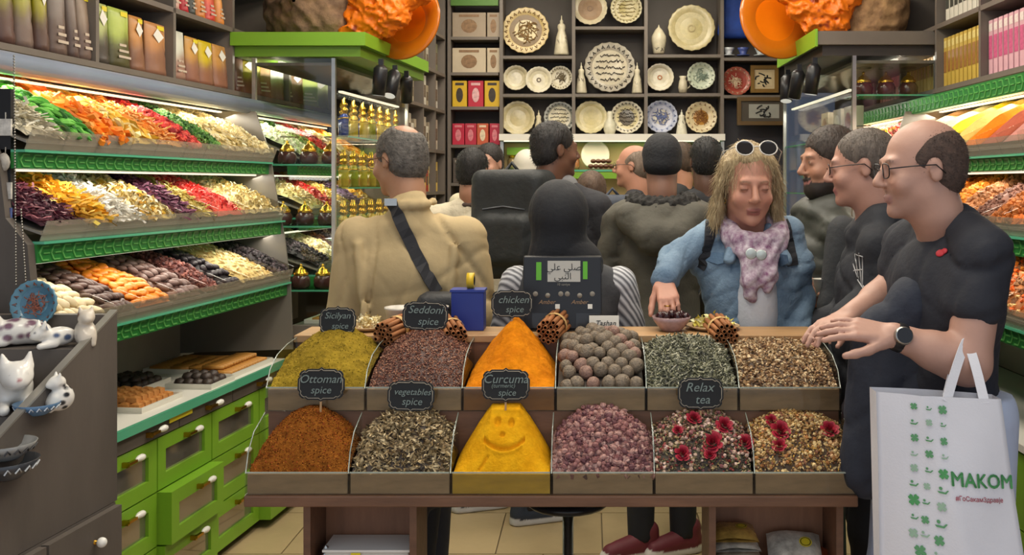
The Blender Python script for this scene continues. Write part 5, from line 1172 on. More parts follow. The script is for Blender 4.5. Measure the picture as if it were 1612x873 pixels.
sweet_tray(2.30, 3.93, .7165, .11, .11, 'round', 4, 4, 'tray of dark sweets behind the orange pastry squares', 'round dark chocolate sweet on the tray behind the pastry squares', layers=2)
sweet_tray(2.04, 3.98, .7165, .10, .10, 'round', 4, 3, 'tray of dark sweets nearer the counter edge', 'round dark chocolate sweet on the tray at the counter edge', layers=2)
sweet_tray(2.15, 3.62, .7165, .16, .14, 'square', 6, 6, 'tray of orange pastry squares nearest the entrance', 'small orange pastry square on the nearest counter tray', layers=2)
sweet_tray(1.83, 4.88, .8595, .08, .16, 'finger', 1, 11, 'tray of pastry fingers on the base of the left glass case', 'golden pastry finger on the base of the left glass case', layers=1)
# ------------------------------------------------------------------ stepped stand with ceramic cats at the lower left
WS = 1.65
cs = thing('stepped_stand', PL(1.95, 2.4, 0), 'grey stepped shop stand with sloping side panel at the lower left', 'stand')
m = MB(PL); pr = [(2.75, .64), (2.75, 1.183), (2.28, .942), (1.95, .773), (1.95, .64)]; n = len(pr)
m.add([(WS, y, z) for y, z in pr] + [(WS + .02, y, z) for y, z in pr], [tuple(range(n)), tuple(range(n, 2 * n))[::-1]] + [(i, (i + 1) % n, n + (i + 1) % n, n + i) for i in range(n)]); m.build('side_panel', lam, cs, world=True)
MB(PL).hexa([(WS - .001, 2.75, 1.183), (WS + .021, 2.75, 1.183), (WS + .021, 1.95, .773), (WS - .001, 1.95, .773)], [(WS - .001, 2.75, 1.189), (WS + .021, 2.75, 1.189), (WS + .021, 1.95, .779), (WS - .001, 1.95, .779)]).build('panel_edge', M('aluminium_edge', 'a8a49c', .35, .6), cs, world=True)
for (ya, yb, z) in ((2.60, 2.75, 1.10), (2.40, 2.60, .965), (2.18, 2.40, .84), (1.95, 2.18, .72)):
    MB(PL).box(WS + .021, 2.45, ya, yb, .64, z).build('step', lam, cs, world=True)
MB(PL).box(WS + .021, 2.45, 2.72, 2.75, 1.101, 1.178).build('back_board', lam, cs, world=True)
MB(PL).box(WS - .001, 2.45, 1.95, 2.74, .02, .638).build('cabinet', lam, cs, world=True)
for (ya, yb) in ((2.425, 2.735), (2.1, 2.415)):
    d = MB(PL).box(WS - .022, WS - .0015, ya, yb, .36, .632).build('drawer', lam, cs, world=True)
    q = PL(WS - .022, (ya + yb) / 2 + .03, .57); kb = MB().sphere((q[0] + .02, q[1], q[2]), (.014, .014, .014), 10, 8).build('knob', porc, d, world=True); MB().lathe([(.006, 0), (.005, .018)], 8, (q[0], q[1], q[2]), 'x').build('knob_stem', brass, kb, world=True)
catm = M('painted_ceramic', vcol=True, rough=.2, noise=.05)
def cat(loc, yaw, s, pose, label, patch, base=('e6e2da')):
    S = Sdf(.012); b = lin(base); pc = lin(patch)
    if pose == 'lie':
        S.ell((0, 0, .035), (.055, .032, .034), b); S.cone((-.04, 0, .03), (-.05, .012, .03), .03, .026, b); S.ell((.058, 0, .062), (.026, .025, .024), b)
        S.ell((.078, 0, .054), (.012, .012, .010), b); hc = (.058, 0, .062); S.cone((.03, -.02, .012), (.075, -.02, .01), .011, .009, b); S.cone((.03, .02, .012), (.075, .02, .01), .011, .009, b); S.chain([(-.07, 0, .015), (-.08, -.03, .012), (-.04, -.045, .012)], [.01, .009, .007], b)
    elif pose == 'hang':
        S.ell((0, 0, .03), (.05, .028, .028), b); S.ell((.05, 0, .045), (.024, .023, .022), b); S.ell((.068, 0, .038), (.011, .011, .009), b); hc = (.05, 0, .045)
        S.chain([(.02, -.022, .018), (.012, -.036, -.01), (.008, -.036, -.06)], [.012, .011, .010], b); S.cone((.02, .02, .012), (.06, .02, .01), .011, .009, b)
    else:
        S.ell((0, 0, .045), (.04, .034, .046), b); S.ell((.02, 0, .03), (.035, .032, .03), b); S.ell((.018, 0, .10), (.03, .028, .026), b); S.ell((.042, 0, .093), (.013, .013, .01), b); hc = (.018, 0, .10); S.cone((.03, -.016, .05), (.045, -.016, .008), .011, .01, b); S.cone((.03, .016, .05), (.045, .016, .008), .011, .01, b)
    for sy in (-1, 1): S.cone((hc[0] - .002, sy * .016, hc[2] + .016), (hc[0] - .004, sy * .02, hc[2] + .036), .010, .003, b, .006)
    lo, hi = S.bounds()
    r = random.Random(label)
    for k in range(40): S.paint.append(((r.uniform(lo[0], hi[0] - .035), r.uniform(lo[1], hi[1]), r.uniform(.0, hi[2] * .75)), (.014, .014, .011), pc, .4))
    for sy in (-1, 1): S.paint.append(((hc[0] + .019, sy * .011, hc[2] + .004), .0045, lin('20242c'), .6))
    S.paint.append(((hc[0] + .03, 0, hc[2] - .003), .005, lin('b06a6a'), .6))
    t = thing('ceramic_cat', loc, label, 'figurine', 'painted ceramic cats'); t.rotation_euler = (0, 0, yaw); t.scale = (s, s, s)
    link('body', S.mesh(.0035, pad=.012), catm, t)
def lst(px, py, Y): return pt(px, py, Y)
st1, st2, st3 = 1.1015, .9665, .8415
def onstep(px, Y, z): return Vector(((px - VX) * Y / FPX, Y, z))
cat(onstep(28, 2.66, st1), -2.6, 1.1, 'lie', 'reclining white cat with mauve spots left of the blue plate', '7a5a6a')
cat(onstep(92, 2.635, st1), -2.2, .95, 'hang', 'blue and white cat with one leg hanging over the step', '4a5a7a')
cat(onstep(134, 2.66, st1), -.9, .8, 'sit', 'small tabby cat figurine beside the sloping panel', '7a5a4a', 'cfc4b4')
cat(onstep(18, 2.50, st2), -.9, 1.55, 'lie', 'large white cat with dark blue flower painting on the middle step', '3a4a6a')
cat(onstep(98, 2.47, st2), -2.3, .72, 'sit', 'small white cat with black ear leaning at the panel', '2c2c30')
def bowl(loc, R, h, c1, c2, label, seed):
    t = thing('painted_bowl', loc, label, 'bowl', 'painted bowls on the stand')
    MB().lathe([(0, 0), (R * .45, 0), (R * .5, h * .08), (R * .85, h * .55), (R, h), (R * .96, h), (R * .8, h * .55), (0, h * .12)], 24, cap=False).build('bowl', M('glaze_' + c1, c1, .2, noise=.2, nscale=30), t)
    m = MB(); r = random.Random(seed)
    for k in range(18):
        a = 2 * PI * k / 18; m.tube([(R * .87 * math.cos(a), R * .87 * math.sin(a), h * .52), (R * .96 * math.cos(a + .1), R * .96 * math.sin(a + .1), h * .78), (R * .89 * math.cos(a + .2), R * .89 * math.sin(a + .2), h * .55)], R * .03, 4)
    m.build('brushwork', M('ink_' + c2, c2, .4), t)
bowl(onstep(58, 2.42, st2 + .0), .055, .03, '5a7a9a', 'c8d0d8', 'shallow blue dish in front of the large white cat', 2)
bowl(onstep(8, 2.30, st3), .075, .045, '3c3f44', 'b8bcc0', 'dark bowl with silver pattern on the lower step', 3)
bowl(onstep(8, 2.30, st3 + .047), .07, .04, '8a8a88', '2c2c30', 'grey patterned bowl stacked on the dark bowl', 4)
plate(50, 478, 37, ('5f8ca0', '4f7a90', '6a94a8', '9a5a44'), 'blue painted plate propped among the cats', 41, 'flowers', Y=2.69, tilt=.15)
# bead chains and trinkets hung at the near end of the display
chm = M('bead_chain', 'a8a49a', .3, .8)
bead = MB().sphere((0, 0, 0), .0035, 6, 4).build('bead', chm, origin=(0, 0, 0)); bme = bead.data; bpy.data.objects.remove(bead)
for i, (px, y0, y1) in enumerate(((22, 88, 452), (33, 330, 455))):
    a = pt(px, y0, 2.80); b = pt(px + (3 if i == 0 else 8), y1, 2.80); m = MB(); N_ = int((a - b).length / .0085)
    m.tube([a, b], .0008, 4)
    for k in range(N_): m.sphere(a.lerp(b, k / N_), .0032, 5, 4)
    o = m.build('bead_chain', chm); tag(o, 'thin silver bead chain, %s one at the end of the left display' % ['longer left', 'shorter right'][i], 'chain', 'bead chains')
tp = thing('trinket_board', pt(2, 470, 2.86), 'dark hanging board with souvenirs at the left picture edge', 'rack'); MB().box(-.1, .028, 0, .02, 0, .63).build('board', black, tp)
for i, (y, c, kind) in enumerate(((200, 'd8d4cc', 0), (255, 'b8b0a4', 1), (300, 'c8c4bc', 0), (340, '5a6aa0', 0), (375, 'b87a54', 2), (410, 'c8c0b0', 1), (440, '9a7a68', 2))):
    p = pt(6, y, 2.85); m = MB()
    if kind == 0: m.box(-.02, .02, -.008, .0, -.025, .025)
    elif kind == 1: m.sphere((0, -.01, 0), (.02, .01, .028), 10, 6)
    else: m.lathe([(0, -.012), (.026, -.012), (.028, 0), (0, 0)], 14, (0, 0, 0), 'y')
    m.box(-.001, .001, -.002, 0, .02, .045)
    o = m.build('souvenir', M('souvenir_' + c, c, .4, noise=.3, nscale=60), origin=(0, 0, 0)); o.location = p + Vector((0, .0095, 0)); tag(o, '%s small hanging souvenir from the top at the left edge' % ORD[i], 'souvenir', 'hanging souvenirs')
# ------------------------------------------------------------------ on top of the canopies
def rock(c, r, col, col2, label, seed, name='bark_block', Rm=None):
    S = Sdf(.05); S.ell(c, r, lin(col)); rr = random.Random(seed)
    for k in range(9): S.ell((c[0] + rr.uniform(-.7, .7) * r[0], c[1] + rr.uniform(-.5, .5) * r[1], c[2] + rr.uniform(-.75, .5) * r[2]), (r[0] * .45, r[1] * .5, r[2] * .4), lin(col))
    n1, n2, n3 = noise3(seed, 22), noise3(seed + 1, 55), noise3(seed + 2, 120); S.disp = lambda X, Y, Z: .011 * n1(X, Y, Z) + .009 * np.abs(n2(X, Y, Z)) + .004 * n3(X, Y, Z)
    S.plane((0, 0, -1), -(2.2925))
    o = link(name, S.mesh(.012), M('mat_' + name + col, col, .85, noise=.4, nscale=14, bump=.8, bscale=30, col2=col2)); tag(o, label, 'ornament')
rock((-1.42, 4.95, 2.42), (.25, .17, .2), '9a7a5c', '5c4636', 'rough brown stone block on the left canopy', 3, 'stone_block')
rock((1.44, 4.9, 2.42), (.19, .15, .21), 'b08a5e', '6a4c34', 'rough brown stone block on the right canopy', 5, 'stone_block')
def big_dish(x, Y, z, R, cols, yaw, label):
    t = thing('display_dish', (x, Y, z), label, 'dish'); t.rotation_euler = (-.12, 0, yaw)
    MB().lathe([(R * .52, .03), (R * .98, -.01), (R, 0), (R * .96, .012), (R * .5, .05)], 40, (0, 0, R), 'y', cap=False).build('rim', M('dish_' + cols[0], cols[0], .15, noise=.06), t)
    MB().lathe([(0, .04), (R * .3, .036), (R * .52, .03)], 40, (0, 0, R), 'y', cap=False).build('well', M('dish_' + cols[1], cols[1], .15, noise=.06), t)
big_dish(-.99, 4.98, 2.20, .215, ('c06a12', 'e0760e'), -.35, 'large glossy orange dish standing on the left canopy')
big_dish(.985, 4.95, 2.20, .22, ('c86e14', 'e87c10'), .3, 'large glossy orange dish standing on the right canopy')
plate(548, -28, 48, ('d8d4c4', 'e0dccc', 'e4e0d4', '5a5a44'), 'white plate with dark patterned rim above the left canopy', 51, 'flowers', Y=5.1, tilt=.35)
def sponge(pts, label, seed):
    S = Sdf(.02); r = random.Random(seed); oc = lin('f07a10')
    for (a, b, ra, rb) in pts: S.cone(a, b, ra, rb, oc)
    n1, n2 = noise3(seed, 70), noise3(seed + 1, 170); S.disp = lambda X, Y, Z: .010 * np.abs(n1(X, Y, Z)) + .006 * np.abs(n2(X, Y, Z)) - .008
    for k in range(60):
        a, b, ra, rb = r.choice(pts); t = r.random(); S.paint.append(((a[0] + (b[0] - a[0]) * t + r.uniform(-ra, ra), a[1] - ra * r.uniform(.5, 1.1), a[2] + (b[2] - a[2]) * t + r.uniform(-ra, ra)), r.uniform(.006, .016), lin('8a2c08'), .5))
    o = link('honeycomb_block', S.mesh(.008), M('orange_sponge', vcol=True, rough=.45, noise=.3, nscale=25, bump=.5, bscale=45)); tag(o, label, 'ornament')
sponge([((-1.24, 4.84, 2.335), (-1.06, 4.86, 2.36), .04, .07), ((-1.2, 4.86, 2.40), (-1.0, 4.84, 2.42), .06, .09), ((-1.08, 4.84, 2.47), (-.86, 4.84, 2.53), .09, .07), ((-1.15, 4.86, 2.5), (-1.0, 4.86, 2.6), .09, .1)], 'bright orange pitted honeycomb block in front of the left dish', 4)
sponge([((1.26, 4.8, 2.345), (1.12, 4.82, 2.36), .045, .06), ((1.24, 4.82, 2.42), (1.06, 4.82, 2.44), .08, .07), ((1.3, 4.82, 2.5), (1.0, 4.82, 2.54), .08, .08), ((1.2, 4.82, 2.6), (1.05, 4.82, 2.62), .09, .09)], 'bright orange pitted honeycomb block in front of the right dish', 6)
# ------------------------------------------------------------------ things on the ledge of the stand
ZLG = 1.1005
def lg(px, Y): return Vector(((px - VX) * Y / FPX, Y, ZLG))
# till terminal seen from behind
pos = thing('till_terminal', lg(884, 2.94), 'black till screen with green stickers and a white plaque on the stand', 'till')
pb = MB(); pb.hexa([(-.12, -.02, .005), (.125, -.02, .005), (.125, .05, .005), (-.12, .05, .005)], [(-.118, .0, .228), (.123, .0, .228), (.123, .03, .228), (-.118, .03, .228)]); hs_ = pb.build('housing', blk_pl, pos, bevel=.004)
MB().box(-.13, .13, -.025, .06, 0, .0045).build('foot', blk_pl, pos)
tl_ = math.atan2(.02, .223); fy = lambda z: -.0207 + .02 * (z - .005) / .223
def decal(name, x0, x1, z0, z1, mt, th=.001): return MB().hexa([(x0, fy(z0) - th, z0), (x1, fy(z0) - th, z0), (x1, fy(z0), z0), (x0, fy(z0), z0)], [(x0, fy(z1) - th, z1), (x1, fy(z1) - th, z1), (x1, fy(z1), z1), (x0, fy(z1), z1)]).build(name, mt, pos)
grn = M('green_sticker', '5fae2a', .4)
decal('green_sticker', -.078, -.062, .155, .21, grn); decal('green_sticker', .066, .080, .158, .212, grn)
decal('plaque', -.043, .058, .150, .214, M('silver_plaque', 'b9b4a8', .3, .2))
RX = (PI / 2 - tl_, 0, 0); blk_ink = M('black_ink', '1c1c1c', .6); dim = M('dim_grey_print', '8a8478', .6)
put_text('lettering', '\uFEF2\uFEE0\uFECB \uFEF2\uFEE0\uFEBB', .029, blk_ink, pos, (.008, fy(.194) - .0012, .194), RX, bold=.0004)
put_text('lettering', '\uFEF2\uFE92\uFEE8\uFEDF\uFE8D', .028, blk_ink, pos, (.004, fy(.166) - .0012, .166), RX, bold=.0004)
put_text('lettering', '10 saniye', .011, dim, pos, (.006, fy(.142) - .0004, .142), RX)
for x in (-.045, .055): put_text('lettering', 'Amber', .018, M('amber_print', '9a7a58', .5), pos, (x, fy(.088) - .0004, .088), RX, shear=.35)
for x, z in ((-.08, .113), (-.042, .108), (-.002, .113), (.018, .113), (.056, .108), (.095, .113)): MB().lathe([(0, -.0015), (.0055 if abs(z - .113) < .001 else .008, -.0015), (.008, 0)], 10, (x, fy(z) - .0002, z), 'y', cap=False).build('knob', dim, pos)
for x in (-.012, .088): decal('small_label', x - .007, x + .007, .068, .082, M('white_print'))
decal('card_slot_frame', -.09, -.035, .01, .055, M('smoked_panel', '2e3034', .2)); decal('card_slot_frame', .045, .118, .01, .055, M('smoked_panel'))
# white price card
t = thing('price_card', lg(951, 2.875), 'white handwritten card standing behind the dried limes', 'card'); MB().hexa([(-.045, -.003, 0), (.045, -.003, 0), (.045, 0, 0), (-.045, 0, 0)], [(-.045, .012, .052), (.045, .012, .052), (.045, .015, .052), (-.045, .015, .052)]).build('card', M('white_card', 'd0cbc0', .6), t)
put_text('lettering', 'Tashan', .022, blk_ink, t, (.004, .0045, .03), (PI / 2 - .28, 0, 0), shear=.3)
# blue box with the tape roll
t = thing('blue_box', lg(738, 2.96), 'royal blue box with a yellow tape roll on top', 'box'); MB().box(-.05, .05, -.035, .035, 0, .118).build('box', M('royal_blue', '22358a', .4, noise=.08), t, bevel=.002); MB().box(-.053, .053, -.038, .038, .1185, .126).build('lid', M('royal_blue'), t)
t2 = thing('tape_roll', lg(741, 2.96) + Vector((0, 0, .127)), 'yellow and black tape roll standing on the blue box', 'tape'); MB().lathe([(.015, -.011), (.024, -.011), (.024, .011), (.015, .011), (.015, -.011)], 18, (0, 0, .024), 'x', cap=False).build('tape', M('yellow_tape', 'd8b428', .4), t2); MB().lathe([(.012, -.012), (.0148, -.012), (.0148, .012), (.012, .012), (.012, -.012)], 18, (0, 0, .024), 'x', cap=False).build('core', blk_pl, t2)
# tubs and plates
tub = M('frosted_tub', 'cfc8bc', .35, noise=.05)
for i, (px, Y, w_) in enumerate(((632, 2.97, 'left'), (680, 2.985, 'right'))):
    t = thing('plastic_tub', lg(px, Y), 'frosted white plastic tub behind the flakes, %s one' % w_, 'tub', 'plastic tubs'); MB().lathe([(0, 0), (.042, 0), (.05, .06), (.053, .062), (.053, .068), (.047, .068), (.042, .01), (0, .008)], 20, cap=False).build('tub', tub, t)
def nibble_plate(px, Y, label, cols, w=.075, n=60, kind='chunk', h=.05):
    t = thing('snack_plate', lg(px, Y), label, 'plate'); MB().lathe([(0, 0), (w * .7, 0), (w, .012), (w * .97, .014), (w * .68, .004), (0, .004)], 24, cap=False).build('plate', M('pale_wood_plate', 'b89a70', .5, noise=.1), t)
    r = np.random.default_rng(int(px)); a = r.uniform(0, 2 * PI, n); rr = w * .75 * np.sqrt(r.random(n)); q = np.stack([rr * np.cos(a), rr * np.sin(a), .012 + h * (1 - rr / w) * r.random(n)], 1)
    o = center_obj('snack_pile', *pieces(q, kind, .018, .034, cols, r), vc_g); o.location = Vector(o.location) + t.location; stuff_tag(o, 'pile of %s' % label.split(' of ')[-1], 'snack')
nibble_plate(578, 2.95, 'small plate of pale dried fruit beside the left sign', CR, .07, 90, 'curl', .045)
nibble_plate(1122, 2.965, 'small plate of yellow dried apple and citrus', pal('d8cc60', 'e8e0a0', 'c8b84a', 'f0e8c0'), .085, 130, 'leaf', .05)
# glass bowl of dark dates
t = thing('glass_bowl', lg(1057, 2.93), 'ribbed pink glass bowl under the woman\'s hand', 'bowl')
MB().lathe([(0, 0), (.03, 0), (.035, .006), (.055, .03), (.06, .045), (.057, .045), (.05, .028), (.0, .01)], 22, cap=False).build('bowl', M('pink_glass', 'a88a88', .1, noise=.2, nscale=50), t)
dm = fruit_mesh(.017, .014, .012, 9, M('dark_cherry_date', '3c1a1e', .25, noise=.2, nscale=30, col2='20080c'))
for k in range(15):
    a = k * 2.4; rr = .012 * math.sqrt(k); o = link('dark_date', dm, None, None, t.location + Vector((rr * math.cos(a), rr * math.sin(a), .05 - rr * .12 + .004 * (k < 4)))); o.rotation_euler = (k, k * 1.7, k * .6); tag(o, 'glossy dark date in the pink glass bowl', 'date', 'dark dates in the glass bowl')
# ------------------------------------------------------------------ goods in the cabinets under the stand
zs_ = .4705
t = thing('wrapped_box', (-.585, 2.588, zs_), 'white box in clear wrap with yellow sticker under the stand', 'box'); MB().box(-.11, .11, -.1, .0, 0, .12).build('carton', M('white_card'), t, bevel=.004); MB().box(-.115, .115, -.105, .005, .121, .127).build('lid', white, t)
MB().box(-.04, -.015, -.1055, -.1052, .10, .12).build('price_sticker', tagm, t); MB().box(.04, .1, -.101, -.1004, .03, .1).build('printed_panel', M('sideprint'), t)
for k in range(7): MB().box(-.09 + k * .018, -.08 + k * .018, -.1012, -.1004, .02, .095 - .01 * (k % 3)).build('printed_stripe', M('silver_print', '9a9a9a', .3, .6), t)
t = thing('glass_decanter', (-.695, 2.5, zs_), 'small dark stoppered glass jar at the left leg of the stand', 'jar'); MB().lathe([(0, 0), (.022, 0), (.026, .03), (.024, .08), (.015, .095)], 14).build('jar_body', M('smoked_glass', '4a4a4c', .1), t); MB().lathe([(.016, .0955), (.02, .105), (.008, .115), (.007, .13), (0, .136)], 14).build('stopper', steel, t)
pkm = [M('clear_pack_' + c, c, .15, .2, noise=.45, nscale=25, bump=.5, bscale=30) for c in ('b8a890', 'c8c0b0', 'c8a050', 'a89888')]
def packet(loc, rot, label, mat, w=.13, d=.1, h=.02, col='c87830'):
    t = thing('sweet_packet', loc, label, 'packet', 'wrapped sweet packets'); t.rotation_euler = rot
    s = MB(); n = 8
    for j in range(5):
        for i in range(n + 1):
            u = i / n * 2 - 1; v = j / 4 * 2 - 1; s.V.append((u * w / 2, v * d / 2, h * (1 - u ** 4) * (1 - .5 * v ** 4) + .0015 * math.sin(i * 5 + j * 3)))
    k = len(s.V); s.V += [(x, y, -.0) for x, y, z in s.V]
    for j in range(4):
        for i in range(n): q = j * (n + 1) + i; s.F.append([q, q + 1, q + n + 2, q + n + 1]); s.F.append([k + q + n + 1, k + q + n + 2, k + q + 1, k + q]); s.MI += [0, 0]; s.S += [True, True]
    s.build('wrapper', mat, t)
    e = MB(); e.lathe([(0, h + .0025), (w * .12, h + .0025)], 14, (w * .2, 0, 0), 'z', cap=False); e.build('round_label', M('yellow_label', 'e0c830', .4), t)
    MB().lathe([(w * .085, h + .0032), (w * .1, h + .0032)], 14, (w * .2, 0, 0), 'z', cap=False).build('label_ring', blk_ink, t)
    return t
for k in range(7): packet((.40 - k * .004, 2.535 + k * .002, zs_ + k * .0245), (.05, 0, .02 * (k % 3)), '%s wrapped packet from the bottom of the stack under the stand, right side' % ORD[k], pkm[k % 4], .13, .11, .019)
packet((.41, 2.45, zs_ + .06), (1.35, 0, 0), 'orange wrapped packet leaning against the stack under the stand', M('orange_pack', 'd89030', .25, noise=.2), .13, .1, .02)
for k, (x, y, rz) in enumerate(((.53, 2.53, .1), (.565, 2.54, -.1), (.545, 2.535, .15), (.56, 2.53, -.2), (.54, 2.53, -.1))):
    packet((x, y, zs_ + .028 * k), (.15 + .08 * k, .1 * (k % 2), rz), '%s cellophane packet with round labels in the right heap under the stand' % ORD[k], [pkm[0], M('brown_pack', '7a3c28', .25, noise=.2), pkm[1], M('rust_pack', '9a4a2a', .25, noise=.2), pkm[1]][k], .14, .1, .026)
# ------------------------------------------------------------------ people
def rotm(yaw=0, pitch=0, roll=0):
    return np.array(Matrix.Rotation(yaw, 3, 'Z') @ Matrix.Rotation(pitch, 3, 'X') @ Matrix.Rotation(roll, 3, 'Y'), np.float64)
def fuzz(V, Q, C, c, n, l0, l1, drift, seed, wd=.0009, out=.9, wild=.5):
    r = np.random.default_rng(seed); i = r.integers(0, len(V), n); p = V[i]; o = p - c; o /= np.linalg.norm(o, axis=1)[:, None]
    d = o * out + drift + r.normal(0, wild, (n, 3)); d /= np.linalg.norm(d, axis=1)[:, None]; L = r.uniform(l0, l1, n)[:, None]; sd = np.cross(d, r.normal(0, 1, (n, 3))); sd /= np.linalg.norm(sd, axis=1)[:, None]
    b = p - d * .002; tip = p + d * L + drift * L * .4; A = np.stack([b - sd * wd, b + sd * wd, tip + sd * wd * .3, tip - sd * wd * .3], 1).reshape(-1, 3); F = np.arange(4 * n).reshape(-1, 4) + len(V)
    return np.concatenate([V, A]), np.concatenate([Q, F]), np.concatenate([C, np.repeat(C[i], 4, 0)])
class Person:
    """y is forward, x the person's right hand, z up; yaw 0 looks into the shop, pi looks at the camera"""
    def __init__(s, X, Y, yaw, H, label, skin):
        s.X, s.Y, s.yaw, s.H, s.k = X, Y, yaw, H, H / 1.75; s.skin = lin(skin)
        s.root = thing('person', (X, Y, 0), label, 'person'); s.root.rotation_euler = (0, 0, yaw); s.patches = []
        s.Ri = rotm(-yaw)
    def at(s, px, py, Y): return s.Ri @ (np.array(pt(px, py, Y)) - np.array([s.X, s.Y, 0]))
    def skinpatch(s, S, res, pad=.02): s.patches.append(S.mesh(res, pad=pad, base=s.skin, raw=True))
    def body(s, rough=.5):
        Vs, Fs, Cs = merge(s.patches) if len(s.patches) > 1 else s.patches[0]
        o = link('body', np_mesh('body', Vs, Fs, Cs, True), M('skin', vcol=True, rough=.5, noise=.06, nscale=40, bump=.05, bscale=120), s.root); return o
    def cloth(s, name, S, res, mat, label=None, pad=.03):
        o = link(name, S.mesh(res, name, pad), mat, s.root)
        if label: o['label'] = label
        return o
    # ---- head
    def head(s, c, yaw=0, pitch=0, roll=0, hs=1.0, neck=(0, -.02, 1.40), res=.006, lips='a8706a', brow=None, beard=None, woman=False, closed=False, eyes=True, stubble=None, nr=.058):
        c = np.array(c, float); R = rotm(yaw, pitch, roll); s.hR, s.hc, s.hs = R, c, hs
        T = lambda x, y, z: c + R @ (np.array([x, y, z]) * hs); s.T = T
        q = lambda *r: tuple(v * hs for v in r); S = Sdf(.016); sk = s.skin; dk = tuple(v * .72 for v in sk); lp = lin(lips)
        wf = 1.07 if woman else 1.0
        S.ell(T(0, -.014, .036), q(.074, .095, .086), sk, .02, R); S.ell(T(0, .022, -.034), q(.061 * wf, .070, .080), sk, .03, R)
        S.ell(T(0, .046, -.088), q(.034, .036, .027), sk, .025, R); S.ell(T(0, -.002, -.062), q(.056 * wf, .055, .05), sk, .025, R)
        S.cone(T(-.034, .081, .026), T(.034, .081, .026), .011 * hs, .011 * hs, sk, .014)
        for e in (-1, 1):
            S.ell(T(e * .033, .104, .008), q(.017, .013, .010), sk, .014, R, sub=True)
            S.ell(T(e * .032, .079, .007), q(.0135, .0125, .0115), sk, .004, R)
            S.ell(T(e * .037, .064, -.03), q(.024, .022, .022), sk, .02, R)
            S.ell(T(e * .075, -.010, -.004), q(.008, .017, .028), sk, .008, R); S.ell(T(e * .083, -.004, -.002), q(.005, .010, .018), sk, .006, R, sub=True)
            S.ell(T(e * .011, .100, -.031), q(.0075, .009, .0065), sk, .006, R)
            if closed:
                S.cone(T(e * .020, .0905, .003), T(e * .044, .0865, .003), .0022 * hs, .0018 * hs, tuple(v * .45 for v in sk), .002)
                S.paint.append((T(e * .032, .09, .003), q(.016, .012, .0024), tuple(v * .35 for v in sk), .7)); S.paint.append((T(e * .032, .09, -.010), q(.018, .02, .008), tuple(np.array(sk) * [.8, .72, .75]), 1.0))
            elif eyes:
                S.paint.append((T(e * .032, .0915, .006), q(.0115, .012, .0042), lin('b8a89e'), .5)); S.paint.append((T(e * .032, .0915, .006), q(.0048, .006, .0046), lin('241a16'), .4)); S.paint.append((T(e * .032, .09, .0145), q(.016, .014, .004), dk, .8))
            bc = lin(brow) if brow else tuple(v * .45 for v in sk)
            for i in range(4): S.paint.append((T(e * (.018 + .009 * i), .09, .0255 + .003 * math.sin(i * .9)), q(.0085, .016, .0042), bc, .9))
            S.paint.append((T(e * .04, .08, -.03), q(.024, .03, .022), tuple(np.array(sk) * [1.06, .9, .88]), 1.4))
        S.cone(T(0, .090, .014), T(0, .111, -.024), .0075 * hs, .0125 * hs, sk, .010); S.paint.append((T(0, .112, -.026), q(.014, .014, .012), tuple(np.array(sk) * [1.04, .88, .86]), 1.2))
        S.ell(T(0, .0885, -.061), q(.022, .0085, .0048), lp, .006, R); S.ell(T(0, .0865, -.0695), q(.018, .008, .0048), lp, .006, R); S.ell(T(0, .076, -.098), q(.02, .016, .016), sk, .014, R)
        S.paint.append((T(0, .096, -.0655), q(.022, .014, .0016), tuple(v * .4 for v in lp), .6))
        for dx in (-.006, .006): S.paint.append((T(dx, .108, -.039), q(.004, .006, .0025), tuple(v * .4 for v in sk), .8))
        S.chain([T(0, -.022, -.06), T(0, -.03, -.11), np.array(neck)], [nr * hs * .96, nr * hs * .94, nr * 1.08], sk, .03)
        if beard or stubble:
            bc = lin(beard or stubble)
            if beard: S.ell(T(0, .05, -.09), q(.052, .052, .045), bc, .02, R); S.ell(T(0, .02, -.07), q(.064, .05, .045), bc, .02, R); S.ell(T(0, .094, -.052), q(.026, .010, .006), bc, .006, R)
            else: S.paint.append((T(0, .045, -.08), q(.075, .08, .05), tuple(np.array(sk) * .55 + np.array(bc) * .45), 1.0))
            if beard: S.paint.append((T(0, .096, -.0675), q(.018, .016, .006), lp, .5))
        s.skinpatch(S, res)
        return s
